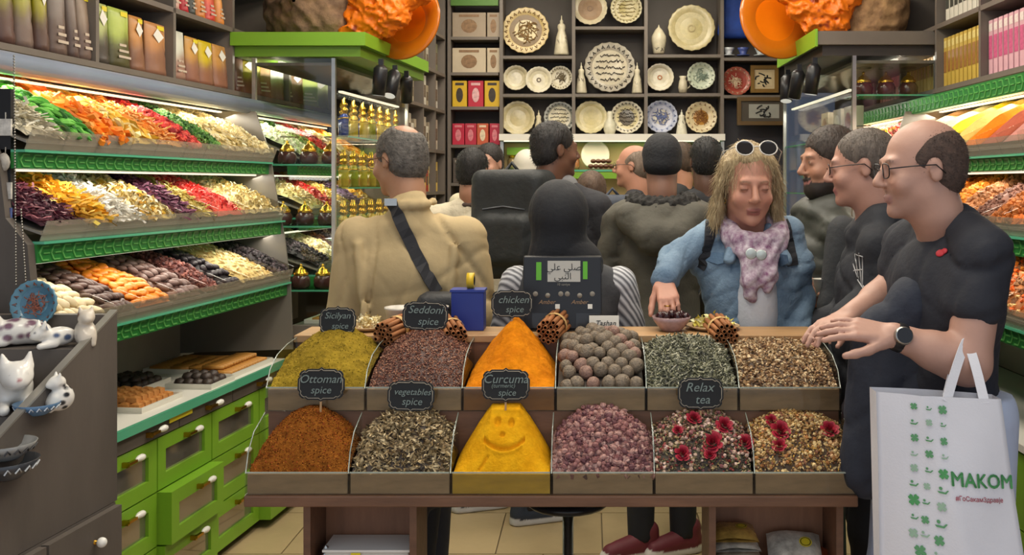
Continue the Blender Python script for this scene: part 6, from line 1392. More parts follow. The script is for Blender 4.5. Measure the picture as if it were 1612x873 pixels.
    def hair(s, col, mode='short', res=.006, mat=None, extra=None):
        T, R, hs = s.T, s.hR, s.hs; q = lambda *r: tuple(v * hs for v in r); S = Sdf(.012); hc = lin(col); k = .006
        if mode == 'short': S.ell(T(0, -.018, .042), q(.081, .099, .090), hc, .01, R); S.ell(T(0, -.045, -.01), q(.074, .062, .07), hc, .02, R); S.ell(T(0, .088, -.006), q(.066, .062, .066), None, k, R, sub=True); S.ell(T(0, .03, -.095), q(.1, .085, .075), None, k, R, sub=True)
        elif mode == 'crop': S.ell(T(0, -.018, .038), q(.0775, .0975, .0875), hc, .01, R); S.ell(T(0, -.045, -.01), q(.071, .060, .07), hc, .02, R); S.ell(T(0, .098, .0), q(.072, .075, .070), None, k, R, sub=True); S.ell(T(0, .035, -.10), q(.1, .085, .075), None, k, R, sub=True)
        elif mode == 'bald': S.ell(T(0, -.020, .030), q(.0785, .0955, .085), hc, .01, R); S.ell(T(0, -.045, -.01), q(.072, .062, .072), hc, .02, R); S.ell(T(0, .070, .075), q(.062, .098, .075), None, .02, R, sub=True); S.ell(T(0, .11, -.02), q(.1, .09, .12), None, k, R, sub=True); S.ell(T(0, .035, -.10), q(.1, .085, .075), None, k, R, sub=True)
        elif mode == 'crown': S.ell(T(0, -.018, .036), q(.082, .099, .090), hc, .01, R); S.ell(T(0, -.045, -.01), q(.077, .064, .075), hc, .02, R); S.ell(T(0, -.06, .112), q(.04, .045, .03), None, .02, R, sub=True); S.ell(T(0, .100, .02), q(.072, .072, .075), None, k, R, sub=True); S.ell(T(0, .035, -.10), q(.1, .085, .075), None, k, R, sub=True)
        elif mode == 'beanie': S.ell(T(0, -.016, .045), q(.086, .104, .098), hc, .01, R); S.ell(T(0, -.03, .0), q(.082, .09, .05), hc, .02, R); S.ell(T(0, .10, -.03), q(.07, .06, .07), None, k, R, sub=True)
        if extra: extra(S, T, R)
        for e in (-1, 1): S.ell(T(e * .082, -.006, -.006), q(.02, .024, .036), None, .006, R, sub=True)
        m = mat or M('hair_' + col, col, .6, noise=.35, nscale=40, bump=.6, bscale=90, stretch=(1, 1, .35))
        V, Q, C = S.mesh(res, pad=.02, raw=True)
        if mode != 'beanie':
            n = 2600 if mode == 'short' else 1800; V, Q, C = fuzz(V, Q, C, np.array(T(0, 0, -.01)), n, .004, .012 if mode == 'short' else .007, np.array([0, -.25, -.6]), len(col))
        o = link('hat' if mode == 'beanie' else 'hair', np_mesh('hair', V, Q, C, True), m, s.root); return o
    def glasses(s, col='1a1a1c', w=.0235, h=.017, rect=True):
        T = s.T; m = MB(); r = .0016 * s.hs
        for e in (-1, 1):
            ring = []
            for i in range(17):
                a = 2 * PI * i / 16; cx, sz = math.cos(a), math.sin(a); p_ = .6 if rect else 1.0
                ring.append(T(e * .034 + w * math.copysign(abs(cx) ** p_, cx), .1015 - .004 * abs(cx), .004 + h * math.copysign(abs(sz) ** p_, sz)))
            m.tube(ring, r, 5); m.tube([T(e * (.034 + w), .0985, .009), T(e * .079, .05, .011), T(e * .081, -.008, .010), T(e * .08, -.03, -.012)], r, 5)
        m.tube([T(-.0105, .105, .007), T(0, .108, .009), T(.0105, .105, .007)], r, 5)
        o = m.build('glasses', M('frame_' + col, col, .3), s.root); return o
    # ---- torso, arms, legs
    def torso_skin(s, sh, legs=True):
        S = Sdf(.04); k = s.k; S.ell((0, 0, 1.22 * k), (.13, .085, .22), s.skin); S.ell((0, 0, .98 * k), (.13, .09, .16), s.skin); S.cone((-sh * .7, 0, 1.38 * k), (sh * .7, 0, 1.38 * k), .045, .045, s.skin); S.cone((0, -.01, 1.35 * k), (0, -.01, 1.46 * k), .05, .05, s.skin)
        for e in (-1, 1) if legs is True else (): S.chain([(e * .085, 0, .9 * k), (e * .09, .01, .5 * k), (e * .09, -.01, .09 * k)], [.06, .045, .032], s.skin)
        if legs is not True:
            for q in legs: S.chain(q, [.06, .045, .032], s.skin)
        s.skinpatch(S, .024)
    def top(s, sw, bulk=1.0, arms=(), hem=.85, collar=None, col=None, long=True, depth=1.0, sh_z=1.438, lean=0, rs=(.058, .050, .042), slr=1.0, neck=True, sl=.55):
        S = Sdf(.03); k = s.k; b = bulk; c = col
        S.ell((0, lean * .6, 1.255 * k), (sw * .90 * min(b, 1.1), .112 * b * depth, .19 * k), c, .05); S.ell((0, .012 + lean * .3, 1.06 * k), (.148 * b, .118 * b * depth, .20 * k), c, .05); S.ell((0, 0, .92 * k), (.158 * b, .125 * b * depth, .15 * k), c, .05)
        for e in (-1, 1): S.cone((e * .035, lean - .015, (sh_z + .022) * k), (e * sw * .86, lean, (sh_z - .035) * k), .058, .056 * b, c, .04)
        if neck: S.cone((0, lean - .01, 1.37 * k), (0, lean - .012, 1.452 * k), .078, .066, c)
        for (a, e, w) in arms:
            if long: S.chain([a, e, w], [rs[0] * b * slr, rs[1] * b * slr, rs[2] * b * slr], c, .014)
            else: a, e = np.array(a), np.array(e); S.cone(a, a + (e - a) * sl, rs[0] * b, rs[0] * b * 1.1, c, .045)
        if collar: collar(S)
        S.plane((0, 0, -1), -hem * k); return S
    def legs(s, col, w=.088, hem=.06, name='trousers', mat=None, feet=None, rs=(.095, .068, .055), top=.95, res=.016, zmax=1.02):
        S = Sdf(.03); k = s.k; c = lin(col); f = feet or ((-w, .0), (w, .0))
        for (x, y) in f:
            e = 1 if x > 0 else -1; S.chain([(e * .085, 0, top * k), ((x + e * .09) / 2, y * .5 + .015, .50 * k), (x, y - .01, hem)], list(rs), c)
        S.ell((0, 0, .95 * k), (.165, .125, .12), c); S.plane((0, 0, -1), -hem); S.ell((0, 0, (zmax - .07) * k), (.155, .12, .12), c); S.plane((0, 0, 1), zmax * k)
        s.cloth(name, S, res, mat or M('cloth_' + col, col, .8, noise=.15, nscale=12, bump=.2, bscale=40)); s.feet = f; return s
    def shoes(s, col, sole='d8d4cc', yaw=0.0, mat=None):
        for (x, y) in s.feet:
            S = Sdf(.015); c = lin(col); d = np.array([math.sin(yaw), math.cos(yaw)]); p = lambda t, z, o=0: (x + d[0] * t, y - .02 + d[1] * t, z)
            S.cone(p(-.04, .045), p(.14, .035), .043, .036, c); S.cone(p(-.04, .05), p(-.035, .10), .042, .045, c); S.cone(p(0.02, .06), p(.1, .045), .04, .034, c)
            S.cone(p(-.045, .014), p(.15, .014), .044, .040, lin(sole), .004); S.plane((0, 0, -1), -.001)
            s.cloth('shoe', S, .008, M('shoe_' + col, vcol=True, rough=.6, noise=.1, nscale=30))
    def arm_skin(s, a, e, w, res=.007, r=(.05, .042, .028), hand=None, S=None):
        S = S or Sdf(.02); S.chain([a, np.array(e), np.array(w)], list(r), s.skin, .02); S.cone(np.array(e) + (np.array(w) - np.array(e)) * .15, np.array(e) + (np.array(w) - np.array(e)) * .45, r[1] * 1.02, r[1] * .92, s.skin, .02)
        if hand: s.hand(S, w, **hand)
        s.skinpatch(S, res, .015)
    def hand(s, S, w, d, n, side=1, curl=(.35, .4, .45, .5), spread=.06, thumb=(.5, .35), hs=1.0, tc=.4):
        w = np.array(w, float); d = np.array(d, float); d /= np.linalg.norm(d); n = np.array(n, float); n -= d * (n @ d); n /= np.linalg.norm(n); l = np.cross(d, n) * side
        sk = s.skin; kn = []
        L = [(.074, .027, .088), (.082, .009, .092), (.077, -.009, .088), (.060, -.026, .080)]
        for i, (ln, o, kd) in enumerate(L):
            b = w + (d * .012 + l * o * .62) * hs; k0 = w + (d * kd + l * o) * hs; S.cone(b, k0, .0145 * hs, .0112 * hs, sk, .010)
            f = d + l * (1.5 - i) * spread; f /= np.linalg.norm(f); p = k0; ang = curl[i] * .8; r0 = .0094 if i < 3 else .0083
            for j, fr in enumerate((.46, .30, .24)):
                g = f * math.cos(ang) + n * math.sin(ang); p2 = p + g * ln * fr * hs; S.cone(p, p2, (r0 - .0009 * j) * hs, (r0 - .0009 * (j + 1)) * hs, sk, .0035); p = p2; ang += curl[i] * (1.15 if j == 0 else .7)
            S.paint.append((p - n * .006 * hs, .0055 * hs, tuple(np.clip(np.array(sk) * [1.12, 1.0, 1.0], 0, 1)), .5)); S.paint.append((k0 - n * .010 * hs, .009 * hs, tuple(np.array(sk) * [.95, .85, .82]), 1.0))
        t0 = w + (d * .028 + l * .028 - n * -.004) * hs; td = d * thumb[0] + l * thumb[1] * 1.6 + n * tc; td /= np.linalg.norm(td); S.cone(w + d * .01 * hs + l * .016 * hs, t0, .016 * hs, .015 * hs, sk, .008)
        t1 = t0 + td * .04 * hs; td2 = td * .75 + d * .5 + n * .12; td2 /= np.linalg.norm(td2); t2 = t1 + td2 * .032 * hs; t3 = t2 + (td2 + d * .2) / np.linalg.norm(td2 + d * .2) * .024 * hs
        S.chain([t0, t1, t2, t3], [.0135 * hs, .0112 * hs, .0102 * hs, .008 * hs], sk, .006)
def folds(a=.006, sx=9, sz=13, ph=0):
    def f(X, Y, Z):
        A = X + .35 * Z + .05 * np.sin(9 * Z + ph) + .04 * np.sin(13 * Y + ph); B = Z * 1.1 - .55 * X + .06 * np.sin(8 * X + ph) + .05 * np.sin(11 * Y)
        C = Z + .7 * np.abs(X) + .05 * np.sin(15 * X + 7 * Y + ph); D = X - Y + .04 * np.sin(12 * Z + ph * 2)
        g = lambda t, w: np.exp(-(np.sin(t) / w) ** 2)
        m1 = .5 + .5 * np.sin(5 * X + 4 * Z + ph); m2 = .5 + .5 * np.sin(6 * Z - 5 * X + 2 + ph); m3 = .5 + .5 * np.sin(7 * Y + 3 * Z + 1 + ph)
        return a * (.9 * g(sx * 2.9 * A + ph, .22) * m1 + 1.0 * g(sz * 2.3 * B + ph, .22) * m2 + .8 * g(sz * 3.0 * C, .2) * m3 + .7 * g(sx * 3.7 * D + 1, .22) * (1 - m1) - .25)
    return f
def quilt(step=.06, a=.010): return lambda X, Y, Z: -a * np.sqrt(np.abs(np.sin(PI * (Z + .25 * np.abs(X)) / step))) + a * .5
def clothm(col, n=.14, ns=10, b=.25, bs=60, rough=.8): return M('cloth_%s_%d' % (col, int(n * 100)), col, rough, noise=n, nscale=ns, bump=b, bscale=bs)
def strap(parent, pts, w, mat, name='strap', nrm=(0, -1, 0), th=.004):
    """flat ribbon along pts, width across; pts and normal in the parent's space"""
    m = MB(); P_ = [Vector(p) for p in pts]; n = len(P_); nv = [Vector(nrm)] * n if not isinstance(nrm, list) else [Vector(v) for v in nrm]
    for i, p in enumerate(P_):
        d = (P_[min(i + 1, n - 1)] - P_[max(i - 1, 0)]).normalized(); s_ = d.cross(nv[i]).normalized() * (w / 2); k = nv[i].normalized() * th
        m.V += [tuple(p + s_), tuple(p - s_), tuple(p - s_ + k), tuple(p + s_ + k)]
    for i in range(n - 1):
        for j in range(4): a, b = i * 4 + j, i * 4 + (j + 1) % 4; m.F.append([a, b, b + 4, a + 4]); m.MI.append(0); m.S.append(False)
    m.F += [[3, 2, 1, 0], [4 * n - 4, 4 * n - 3, 4 * n - 2, 4 * n - 1]]; m.MI += [0, 0]; m.S += [False, False]
    return m.build(name, mat, parent)
def on_surface(o, p, d, gap=.003):
    """nearest hit from point p along direction d on mesh object o, in its own space"""
    from mathutils.bvhtree import BVHTree
    key = o.data.name
    if key not in BVHS:
        me = o.data; BVHS[key] = BVHTree.FromPolygons([v.co for v in me.vertices], [tuple(f.vertices) for f in me.polygons])
    h = BVHS[key].ray_cast(Vector(p), Vector(d).normalized())
    return (h[0] - Vector(d).normalized() * gap, h[1]) if h[0] is not None else (None, None)
BVHS = {}
navy_cloth = clothm('20242e')
# ---------------- 1. man in the beige jacket, seen from behind
A = Person(-.625, 3.32, 0, 1.72, 'man in a beige jacket seen from behind, black strap across his back, grey hair', 'a5785c')
h = A.at(625, 252, 3.30); A.head((h[0], .02, 1.632), yaw=.95, pitch=-.12, hs=1.0, neck=(0, -.02, 1.44), res=.007, brow='5a4a40')
A.hair('5c5650', 'crown', .007, mat=M('grey_hair', '6e6862', .7, noise=.4, nscale=50, bump=.6, bscale=90, col2='3a3632')); A.glasses('5a3a20')
arms = [((-.185, 0, 1.36), (-.225, .02, 1.10), (-.21, .16, .93)), ((.185, 0, 1.36), (.225, .02, 1.10), (.21, .14, .93))]
def col1(S):
    S.cone((0, -.02, 1.41), (0, -.022, 1.478), .082, .066, None, .02)
    rg = [(.074 * math.cos(a), -.022 + .070 * math.sin(a), 1.487 + .008 * math.sin(a)) for a in np.linspace(0, 2 * PI, 15)]
    for i in range(14): S.cone(rg[i], rg[i + 1], .015, .015, None, .006)
    for e in (-1, 1): S.cone((e * .165, -.085, 1.34), (e * .13, -.115, 1.02), .012, .012, None, .02)
S = A.top(.215, 1.18, arms, .72, col1, lin('a8946c'), depth=.95, sh_z=1.41, rs=(.066, .06, .05)); S.disp = folds(.014, 6, 7, 1)
jk = A.cloth('jacket', S, .0085, clothm('b39d74', .08, 6, .15, 50)); A.torso_skin(.19)
for (a, e, w) in arms: A.arm_skin(a, e, w, .012, hand=dict(d=(0, .35, -1), n=(-a[0], 0, 0), side=1 if a[0] < 0 else -1))
A.body(); A.legs('3a3a40', .07, rs=(.09, .062, .048)); A.shoes('2a2a2c')
def back_path(P, o, pts, n=14):
    out = []; nr = []
    for i in range(n):
        t = i / (n - 1) * (len(pts) - 1); k = min(int(t), len(pts) - 2); f = t - k; x = pts[k][0] * (1 - f) + pts[k + 1][0] * f; z = pts[k][1] * (1 - f) + pts[k + 1][1] * f
        q, nn = on_surface(o, (x, -.6, z), (0, 1, 0), .004)
        if q is None: continue
        out.append(q); nr.append(nn if nn.y < 0 else Vector((0, -1, 0)))
    return out, nr
def px2xz(P, px, py, Y): q = P.at(px, py, Y); return (q[0], q[2])
pp, nn = back_path(A, jk, [px2xz(A, 614, 318, 3.2), px2xz(A, 645, 390, 3.16), px2xz(A, 684, 462, 3.16)])
strap(A.root, pp, .042, M('black_webbing', '2a2a2e', .7, noise=.1), 'bag_strap', nn)
q = A.at(708, 478, 3.14); S = Sdf(.02); S.box((q[0], q[1] - .02, q[2] - .05), (.07, .03, .06), .03, lin('232427')); S.disp = folds(.004, 14, 17); bag = A.cloth('sling_bag', S, .01, M('black_nylon', '232427', .6, noise=.15, nscale=20, bump=.3, bscale=50))
b0 = pp[0]; MB().box(b0.x - .022, b0.x + .02, b0.y - .012, b0.y - .004, b0.z - .012, b0.z + .012).build('buckle', steel, A.root)
# ---------------- 2. woman in the denim jacket reaching into the bowl
D = Person(.545, 3.22, PI, 1.66, 'blonde woman in a blue denim jacket reaching into the glass bowl', 'c08a74')
hc = D.at(1180, 285, 3.15); D.head((hc[0], .05, 1.548), yaw=.05, pitch=-.20, hs=1.06, neck=(0, -.01, 1.36), res=.0045, lips='a86a60', brow='8a6a50', woman=True, closed=True)
hw = D.at(1046, 442, 3.02); el = D.at(1062, 408, 3.16); shr = D.at(1128, 366, 3.24); shl = D.at(1240, 366, 3.24); ell_ = D.at(1258, 470, 3.24); wl = D.at(1250, 545, 3.12)
armsD = [(shr, el, hw), (shl, ell_, wl)]
def colD(S):
    for e in (-1, 1): S.cone((e * .05, .03, 1.40), (e * .095, .115, 1.30), .02, .018, lin('5c7890'))
S = D.top(.178, 1.06, [(shr, el, hw + (hw - el) * -.12), armsD[1]], .70, colD, lin('5f7d98'), sh_z=1.385, rs=(.054, .049, .045), neck=False); S.box((0, .16, 1.15), (.038, .10, .30), .01, None, .01, sub=True); S.disp = folds(.008, 10, 12, 2)
den = M('denim', '7b93a8', .8, noise=.28, nscale=9, bump=.35, bscale=120, col2='566e86'); dj = D.cloth('denim_jacket', S, .0085, den); D.torso_skin(.16)
down = np.array([0, .12, -1.0]); D.arm_skin(shr, el, hw, .0042, r=(.045, .038, .027), hand=dict(d=D.at(1056, 486, 2.92) - hw, n=np.array([.0, -.6, -.6]) , side=-1, curl=(.42, .38, .40, .46), spread=.06, thumb=(.8, .3), hs=.95, tc=.5))
D.arm_skin(shl, ell_, wl, .009, hand=dict(d=(0, .2, -1), n=(1, 0, 0), side=1)); D.body()
D.legs('2a2c34'); D.shoes('3a3a3c')
# rings and bracelet
m = MB(); dd = (D.at(1056, 486, 2.92) - hw); dd /= np.linalg.norm(dd); kp = hw + dd * .112
D_ring = MB().lathe([(.0098, -.002), (.0112, 0), (.0098, .002)], 12, tuple(kp + np.array([.008, .0, 0])), 'z', cap=False).build('ring', brass, D.root)
# hair
def hx(S, T, R):
    pass
S = Sdf(.014); T, R = D.T, D.hR; hcol = lin('a08c66')
S.ell(T(0, -.026, .050), (.086, .104, .092), hcol, .02, R); S.ell(T(0, -.05, -.03), (.086, .07, .10), hcol, .03, R)
for e in (-1, 1):
    for (j, dx, dy, ln) in ((0, .086, .018, .0), (1, .088, -.006, .015), (2, .086, -.035, .0)):
        S.chain([T(e * dx * .8, dy - .004, .075), T(e * dx, dy - .006, .01), T(e * (dx + .006), dy - .010, -.07), T(e * (dx + .018), dy - .006, -.115 - ln), T(e * (dx + .040), dy - .004, -.150 - ln * 1.5)], [.012, .014, .016, .016, .007], hcol, .012)
S.ell(T(0, .108, .004), (.080, .066, .118), None, .008, R, sub=True)
S.disp = lambda X, Y, Z: .0022 * np.sin(190 * X + 6 * np.sin(14 * Z)) * np.sin(150 * Y + 5 * np.sin(11 * Z)) + .002 * np.sin(70 * X + 4 * np.sin(9 * Z + 2))
hairm = M('blonde_hair', 'c4b088', .5, noise=.35, nscale=30, col2='8a7454', stretch=(6, 6, .5), bump=.5, bscale=60); _h = S.mesh(.0055, pad=.03, raw=True); _h = fuzz(*_h, np.array(T(0, 0, 0)), 9000, .012, .038, np.array([0, -.05, -1.5]), 3, .0008, .6, .6); link('hair', np_mesh('hair', *_h, True), hairm, D.root)
# sunglasses pushed up on the head
m = MB(); le = MB()
for e in (-1, 1):
    ring = []
    for i in range(17): a = 2 * PI * i / 16; ring.append(T(e * .036 + .027 * math.cos(a), .089 - .012 * math.sin(a), .132 + .020 * math.sin(a)))
    m.tube(ring, .0022, 6); c0 = T(e * .036, .087, .132); le.add([c0] + ring[:16], [(0, 1 + i, 1 + (i + 1) % 16) for i in range(16)], True); m.tube([T(e * .063, .085, .135), T(e * .092, .03, .11), T(e * .094, -.02, .06)], .0018, 5)
m.tube([T(-.01, .09, .136), T(0, .093, .138), T(.01, .09, .136)], .0018, 5); g = m.build('sunglasses', M('white_frame', 'd0ccc4', .2), D.root); le.build('lenses', M('dark_lens', '18181c', .04, spec=1.0), g, origin=tuple(g.location)) if False else le.build('sunglass_lenses', M('dark_lens', '18181c', .04, spec=1.0), D.root)
for e in (-1, 1):
    a = T(e * .080, .006, -.042); MB().lathe([(.009, -.0018), (.011, 0), (.009, .0018), (.0075, 0), (.009, -.0018)], 14, tuple(a - np.array([0, 0, .008])), 'y', cap=False).build('earring', gold, D.root)
# scarf, shirt and clip
S = Sdf(.018); sc1 = lin('cfc4cc')
ring = [(.086 * math.sin(a), .022 + .088 * math.cos(a), 1.402 - .045 * math.cos(a)) for a in np.linspace(0, 2 * PI, 13)]
for i in range(12): S.cone(ring[i], ring[i + 1], .032, .032, sc1)
for i in range(12): S.cone(np.array(ring[i]) * [.9, 1, 1] + [0, .018, -.036], np.array(ring[i + 1]) * [.9, 1, 1] + [0, .018, -.036], .026, .026, sc1)
S.chain([(.02, .125, 1.31), (.028, .14, 1.24), (.03, .145, 1.19)], [.034, .032, .022], sc1); S.chain([(-.03, .125, 1.31), (-.028, .14, 1.26), (-.025, .145, 1.22)], [.032, .028, .020], sc1)
S.disp = lambda X, Y, Z: .0045 * np.sin(120 * X + 40 * Z) * np.sin(90 * Z + 60 * Y); D.cloth('scarf', S, .006, M('patterned_scarf', 'd4cbd2', .8, noise=.3, nscale=45, col2='7d4c72', bump=.2, bscale=60))
S = Sdf(.02); S.ell((0, .082, 1.12), (.072, .072, .26), lin('dcdcdc')); D.cloth('shirt', S, .012, clothm('c8ccd4', .06))
cl = MB(); c0 = D.at(1188, 400, 2.99)
for (dx, dz, r) in ((-.016, .0, .017), (.016, .004, .018)): cl.lathe([(0, .004), (r * .8, .003), (r, 0), (r * .8, -.003)], 16, (c0[0] + dx, c0[1] + .03, c0[2] + dz), 'y', cap=False)
cl.build('hanging_lenses', M('pale_lens', 'b8c4c4', .08, spec=1.0), D.root)
bst = M('black_strap', '22242a', .7)
for (a, b, c_) in (((1126, 350), (1118, 385), (1106, 425)), ((1243, 352), (1248, 380), (1253, 420))):
    out = []; nr = []
    for i in range(12):
        t = i / 11 * 2; k = min(int(t), 1); f = t - k; u, v = ((a, b), (b, c_))[k]; q = D.at(u[0] * (1 - f) + v[0] * f, u[1] * (1 - f) + v[1] * f, 3.1); hh, n_ = on_surface(dj, (q[0], .7, q[2]), (0, -1, 0), .004)
        if hh is None: continue
        out.append(hh); nr.append(n_ if n_.y > 0 else Vector((0, 1, 0)))
    strap(D.root, out, .04, bst, 'backpack_strap', nr)
for i in range(5):
    hh, n_ = on_surface(dj, (-.052, .7, 1.20 - i * .07), (0, -1, 0), .002)
    if hh is not None: MB().sphere(tuple(hh), .006, 8, 6).build('button', M('copper_button', 'a08a70', .3, .8), D.root)
for (px, py) in ((1135, 405), (1228, 405)):
    q = D.at(px, py, 3.1); hh, n_ = on_surface(dj, (q[0], .7, q[2]), (0, -1, 0), .001)
    if hh is not None:
        m = MB(); m.prism([(-.045, .012), (.045, .012), (.045, -.016), (0, -.03), (-.045, -.016)], .004, 'y', -.001); Rn = np.array(Vector(n_).to_track_quat('Y', 'Z').to_matrix()); m.V = [tuple(np.array(hh) + Rn @ np.array(v)) for v in m.V]; m.build('pocket_flap', M('denim_dark', '56718c', .8, noise=.2, nscale=12, bump=.3, bscale=120), D.root)
# ---------------- 3. man in the black T-shirt with the white bag
B = Person(.905, 2.44, 1.80, 1.75, 'balding man in a black T-shirt with glasses and a smartwatch holding out his hands', 'b88e7c')
hc = B.at(1450, 268, 2.40); B.head((hc[0], hc[1], 1.587), yaw=-.22, pitch=-.08, hs=1.02, neck=(0, .0, 1.40), res=.0055, lips='b0807a', brow='3a302a', stubble='5a4a48', nr=.06)
B.hair('4a3c34', 'bald', .006, mat=M('cropped_dark_hair', '5a463c', .8, noise=.3, nscale=60, bump=.3, bscale=150, col2='3a2e28')); B.glasses('1c1c20', .024, .018)
sl = np.array([-.158, .005, 1.368]); el = B.at(1524, 572, 2.24); wl = B.at(1408, 528, 2.26); sr = np.array([.155, .005, 1.368]); er = B.at(1412, 450, 2.62); wr = B.at(1338, 497, 2.50)
S = B.top(.195, 1.06, [(sl, el, wl), (sr, er, wr)], 1.02, None, lin('20222a'), long=False, sh_z=1.425, rs=(.058, .066, .05), neck=False, sl=.44); S.disp = folds(.006, 8, 9, 3)
tee = B.cloth('t_shirt', S, .0095, clothm('23252e', .12, 9, .15, 80)); B.torso_skin(.17)
B.arm_skin(sl, el, wl, .0048, r=(.056, .050, .031), hand=dict(d=B.at(1318, 512, 2.27) - wl, n=B.Ri @ np.array([-.15, .55, -.8]), side=1, curl=(.16, .2, .22, .2), spread=.10, thumb=(.75, .35), hs=1.04, tc=.2))
B.arm_skin(sr, er, wr, .006, r=(.055, .046, .030), hand=dict(d=B.at(1305, 510, 2.45) - wr, n=(0, 0, -1), side=-1, curl=(.3, .3, .35, .4), hs=1.0)); B.body()
mt_sh = clothm('b9c4dc', .06, 5, .15, 40); B.legs('b9c4dc', .10, .42, 'shorts', mt_sh, rs=(.125, .11, .10), top=.98, feet=((-.1, 0), (.1, .05)), zmax=1.035)
S = Sdf(.02)
for (x, y) in B.feet: S.chain([(x, y, .46), (x, y - .01, .09)], [.055, .038], B.skin)
o = link('lower_legs', S.mesh(.012, pad=.02), MATS['skin'], B.root); B.shoes('d0d0d0')
# watch
wd = (wl - el) / np.linalg.norm(wl - el); wc = wl - wd * .012; Rw = np.array(Vector(wd).to_track_quat('Y', 'Z').to_matrix())
def watch(axis_pts, r, name, mt, h):
    m = MB(); m.lathe([(r, -h), (r + .0018, -h * .6), (r + .0018, h * .6), (r, h)], 20, (0, 0, 0), 'y', cap=False); m.V = [tuple(np.array(wc) + Rw @ np.array(v)) for v in m.V]; return m.build(name, mt, B.root)
wt = watch(None, .0335, 'watch_strap', blk_pl, .012)
fd = B.Ri @ np.array([.05, -1, .25]); fd = fd - wd * (fd @ wd); fd /= np.linalg.norm(fd); fc = wc + fd * .036; m = MB(); Rf = np.array(Vector(fd).to_track_quat('Z', 'Y').to_matrix())
m.lathe([(0, .007), (.018, .007), (.021, .005), (.022, -.006), (0, -.006)], 22, (0, 0, 0), 'z', cap=False); m.V = [tuple(fc + Rf @ np.array(v)) for v in m.V]; m.build('watch_case', steel, B.root)
m = MB(); m.lathe([(0, .0078), (.0185, .0076)], 22, (0, 0, 0), 'z', cap=False); m.V = [tuple(fc + Rf @ np.array(v)) for v in m.V]; m.build('watch_face', M('watch_glass', '121216', .08), B.root)
# small red emblem on the chest
q = B.at(1480, 398, 2.2); hh, n_ = on_surface(tee, tuple(B.at(1480, 398, 1.9)), tuple(B.at(1480, 398, 2.4) - B.at(1480, 398, 1.9)), .002); m = MB(); m.sphere((0, 0, 0), (.014, .003, .010), 8, 6); m.sphere((.010, 0, .006), (.010, .003, .008), 8, 6); Rn = np.array(Vector(n_).to_track_quat('-Y', 'Z').to_matrix()); m.V = [tuple(np.array(hh) + Rn @ np.array(v)) for v in m.V]; m.build('red_emblem', M('red_print', 'c0303c', .6), B.root)
# dark jacket over the forearm
S = Sdf(.03); nv = lin('232836')
for (a, b, ra, rb) in (((1440, 478, 2.40), (1380, 520, 2.42), .055, .05), ((1440, 470, 2.42), (1455, 610, 2.40), .06, .07), ((1400, 520, 2.42), (1400, 700, 2.42), .06, .075), ((1370, 540, 2.45), (1365, 740, 2.45), .05, .07), ((1440, 600, 2.42), (1440, 740, 2.42), .07, .07)): S.cone(pt(*a), pt(*b), ra, rb, nv)
S.disp = folds(.007, 9, 7, 4); o = link('carried_jacket', S.mesh(.011), clothm('262b38', .15, 9, .2, 60)); tag(o, 'dark navy jacket draped over the forearm of the man in black', 'jacket')
o.location = (0, 0, 0)
# ---------------- white carrier bag
tb = thing('tote_bag', pt(1490, 873, 2.17), 'white carrier bag with green clover print hanging from the man\'s forearm', 'bag')
bm = MB(); na, nb = 26, 26; zt = 0
TLp, TRp, BLp, BRp = [np.array(v) for v in (pt(1379, 616, 2.17), pt(1576, 628, 2.14), pt(1386, 905, 2.17), pt(1618, 920, 2.10))]
org = np.array(tb.location)
def bagp(u, v, back=0):
    p = (TLp * (1 - u) + TRp * u) * (1 - v) + (BLp * (1 - u) + BRp * u) * v
    bul = math.sin(PI * u) * (.012 + .045 * v); fold = .010 * math.sin(9 * u + 5 * v) * (v * (1.2 - v)) + .008 * math.exp(-((u - .35 - .25 * v) / .08) ** 2) * (1 - v * .5)
    return p + np.array([0, (-bul - fold) if not back else (.05 + bul), 0]) - org
for bk in (0, 1):
    for j in range(nb):
        for i in range(na): bm.V.append(tuple(bagp(i / (na - 1), j / (nb - 1), bk)))
k_ = na * nb
for bk in (0, 1):
    for j in range(nb - 1):
        for i in range(na - 1): q = bk * k_ + j * na + i; bm.F.append([q, q + na, q + na + 1, q + 1] if not bk else [q, q + 1, q + na + 1, q + na]); bm.MI.append(0); bm.S.append(True)
for j in range(nb - 1):
    for i in (0, na - 1): q = j * na + i; bm.F.append([q, q + na, q + na + k_, q + k_]); bm.MI.append(0); bm.S.append(False)
for i in range(na - 1): q = (nb - 1) * na + i; bm.F.append([q, q + 1, q + 1 + k_, q + k_]); bm.MI.append(0); bm.S.append(False)
bm.build('bag_body', M('white_nonwoven', 'dcdbe0', .7, noise=.03, bump=.08, bscale=200), tb)
hm = M('white_nonwoven')
top = np.array(pt(1520, 534, 2.235)) - org
for (u0, u1, dy) in ((.55, .86, 0), (.62, .93, .05)):
    a = bagp(u0, .0, 0) + np.array([0, dy, -.01]); b = bagp(u1, 0, 0) + np.array([0, dy, -.01]); c = top + np.array([(u0 - .58) * .2, dy - .02, 0]); q = []
    for i in range(15):
        t = i / 14; w1 = 1 - abs(2 * t - 1); ends = a if t < .5 else b; e = math.sin(w1 * PI / 2); q.append(tuple(ends * (1 - e) + (c + (ends - c) * np.array([.25, .3, 0]) * (1 - w1)) * e))
    strap(tb, q, .022, hm, 'bag_handle', (0, -1, 0), .002)
cgr = M('clover_green', '5f9a6a', .7); cgl = M('pale_clover', '9ab8a0', .7); mk_g = M('makom_green', '4f9a5c', .7); rdp = M('red_lettering', 'b04058', .7)
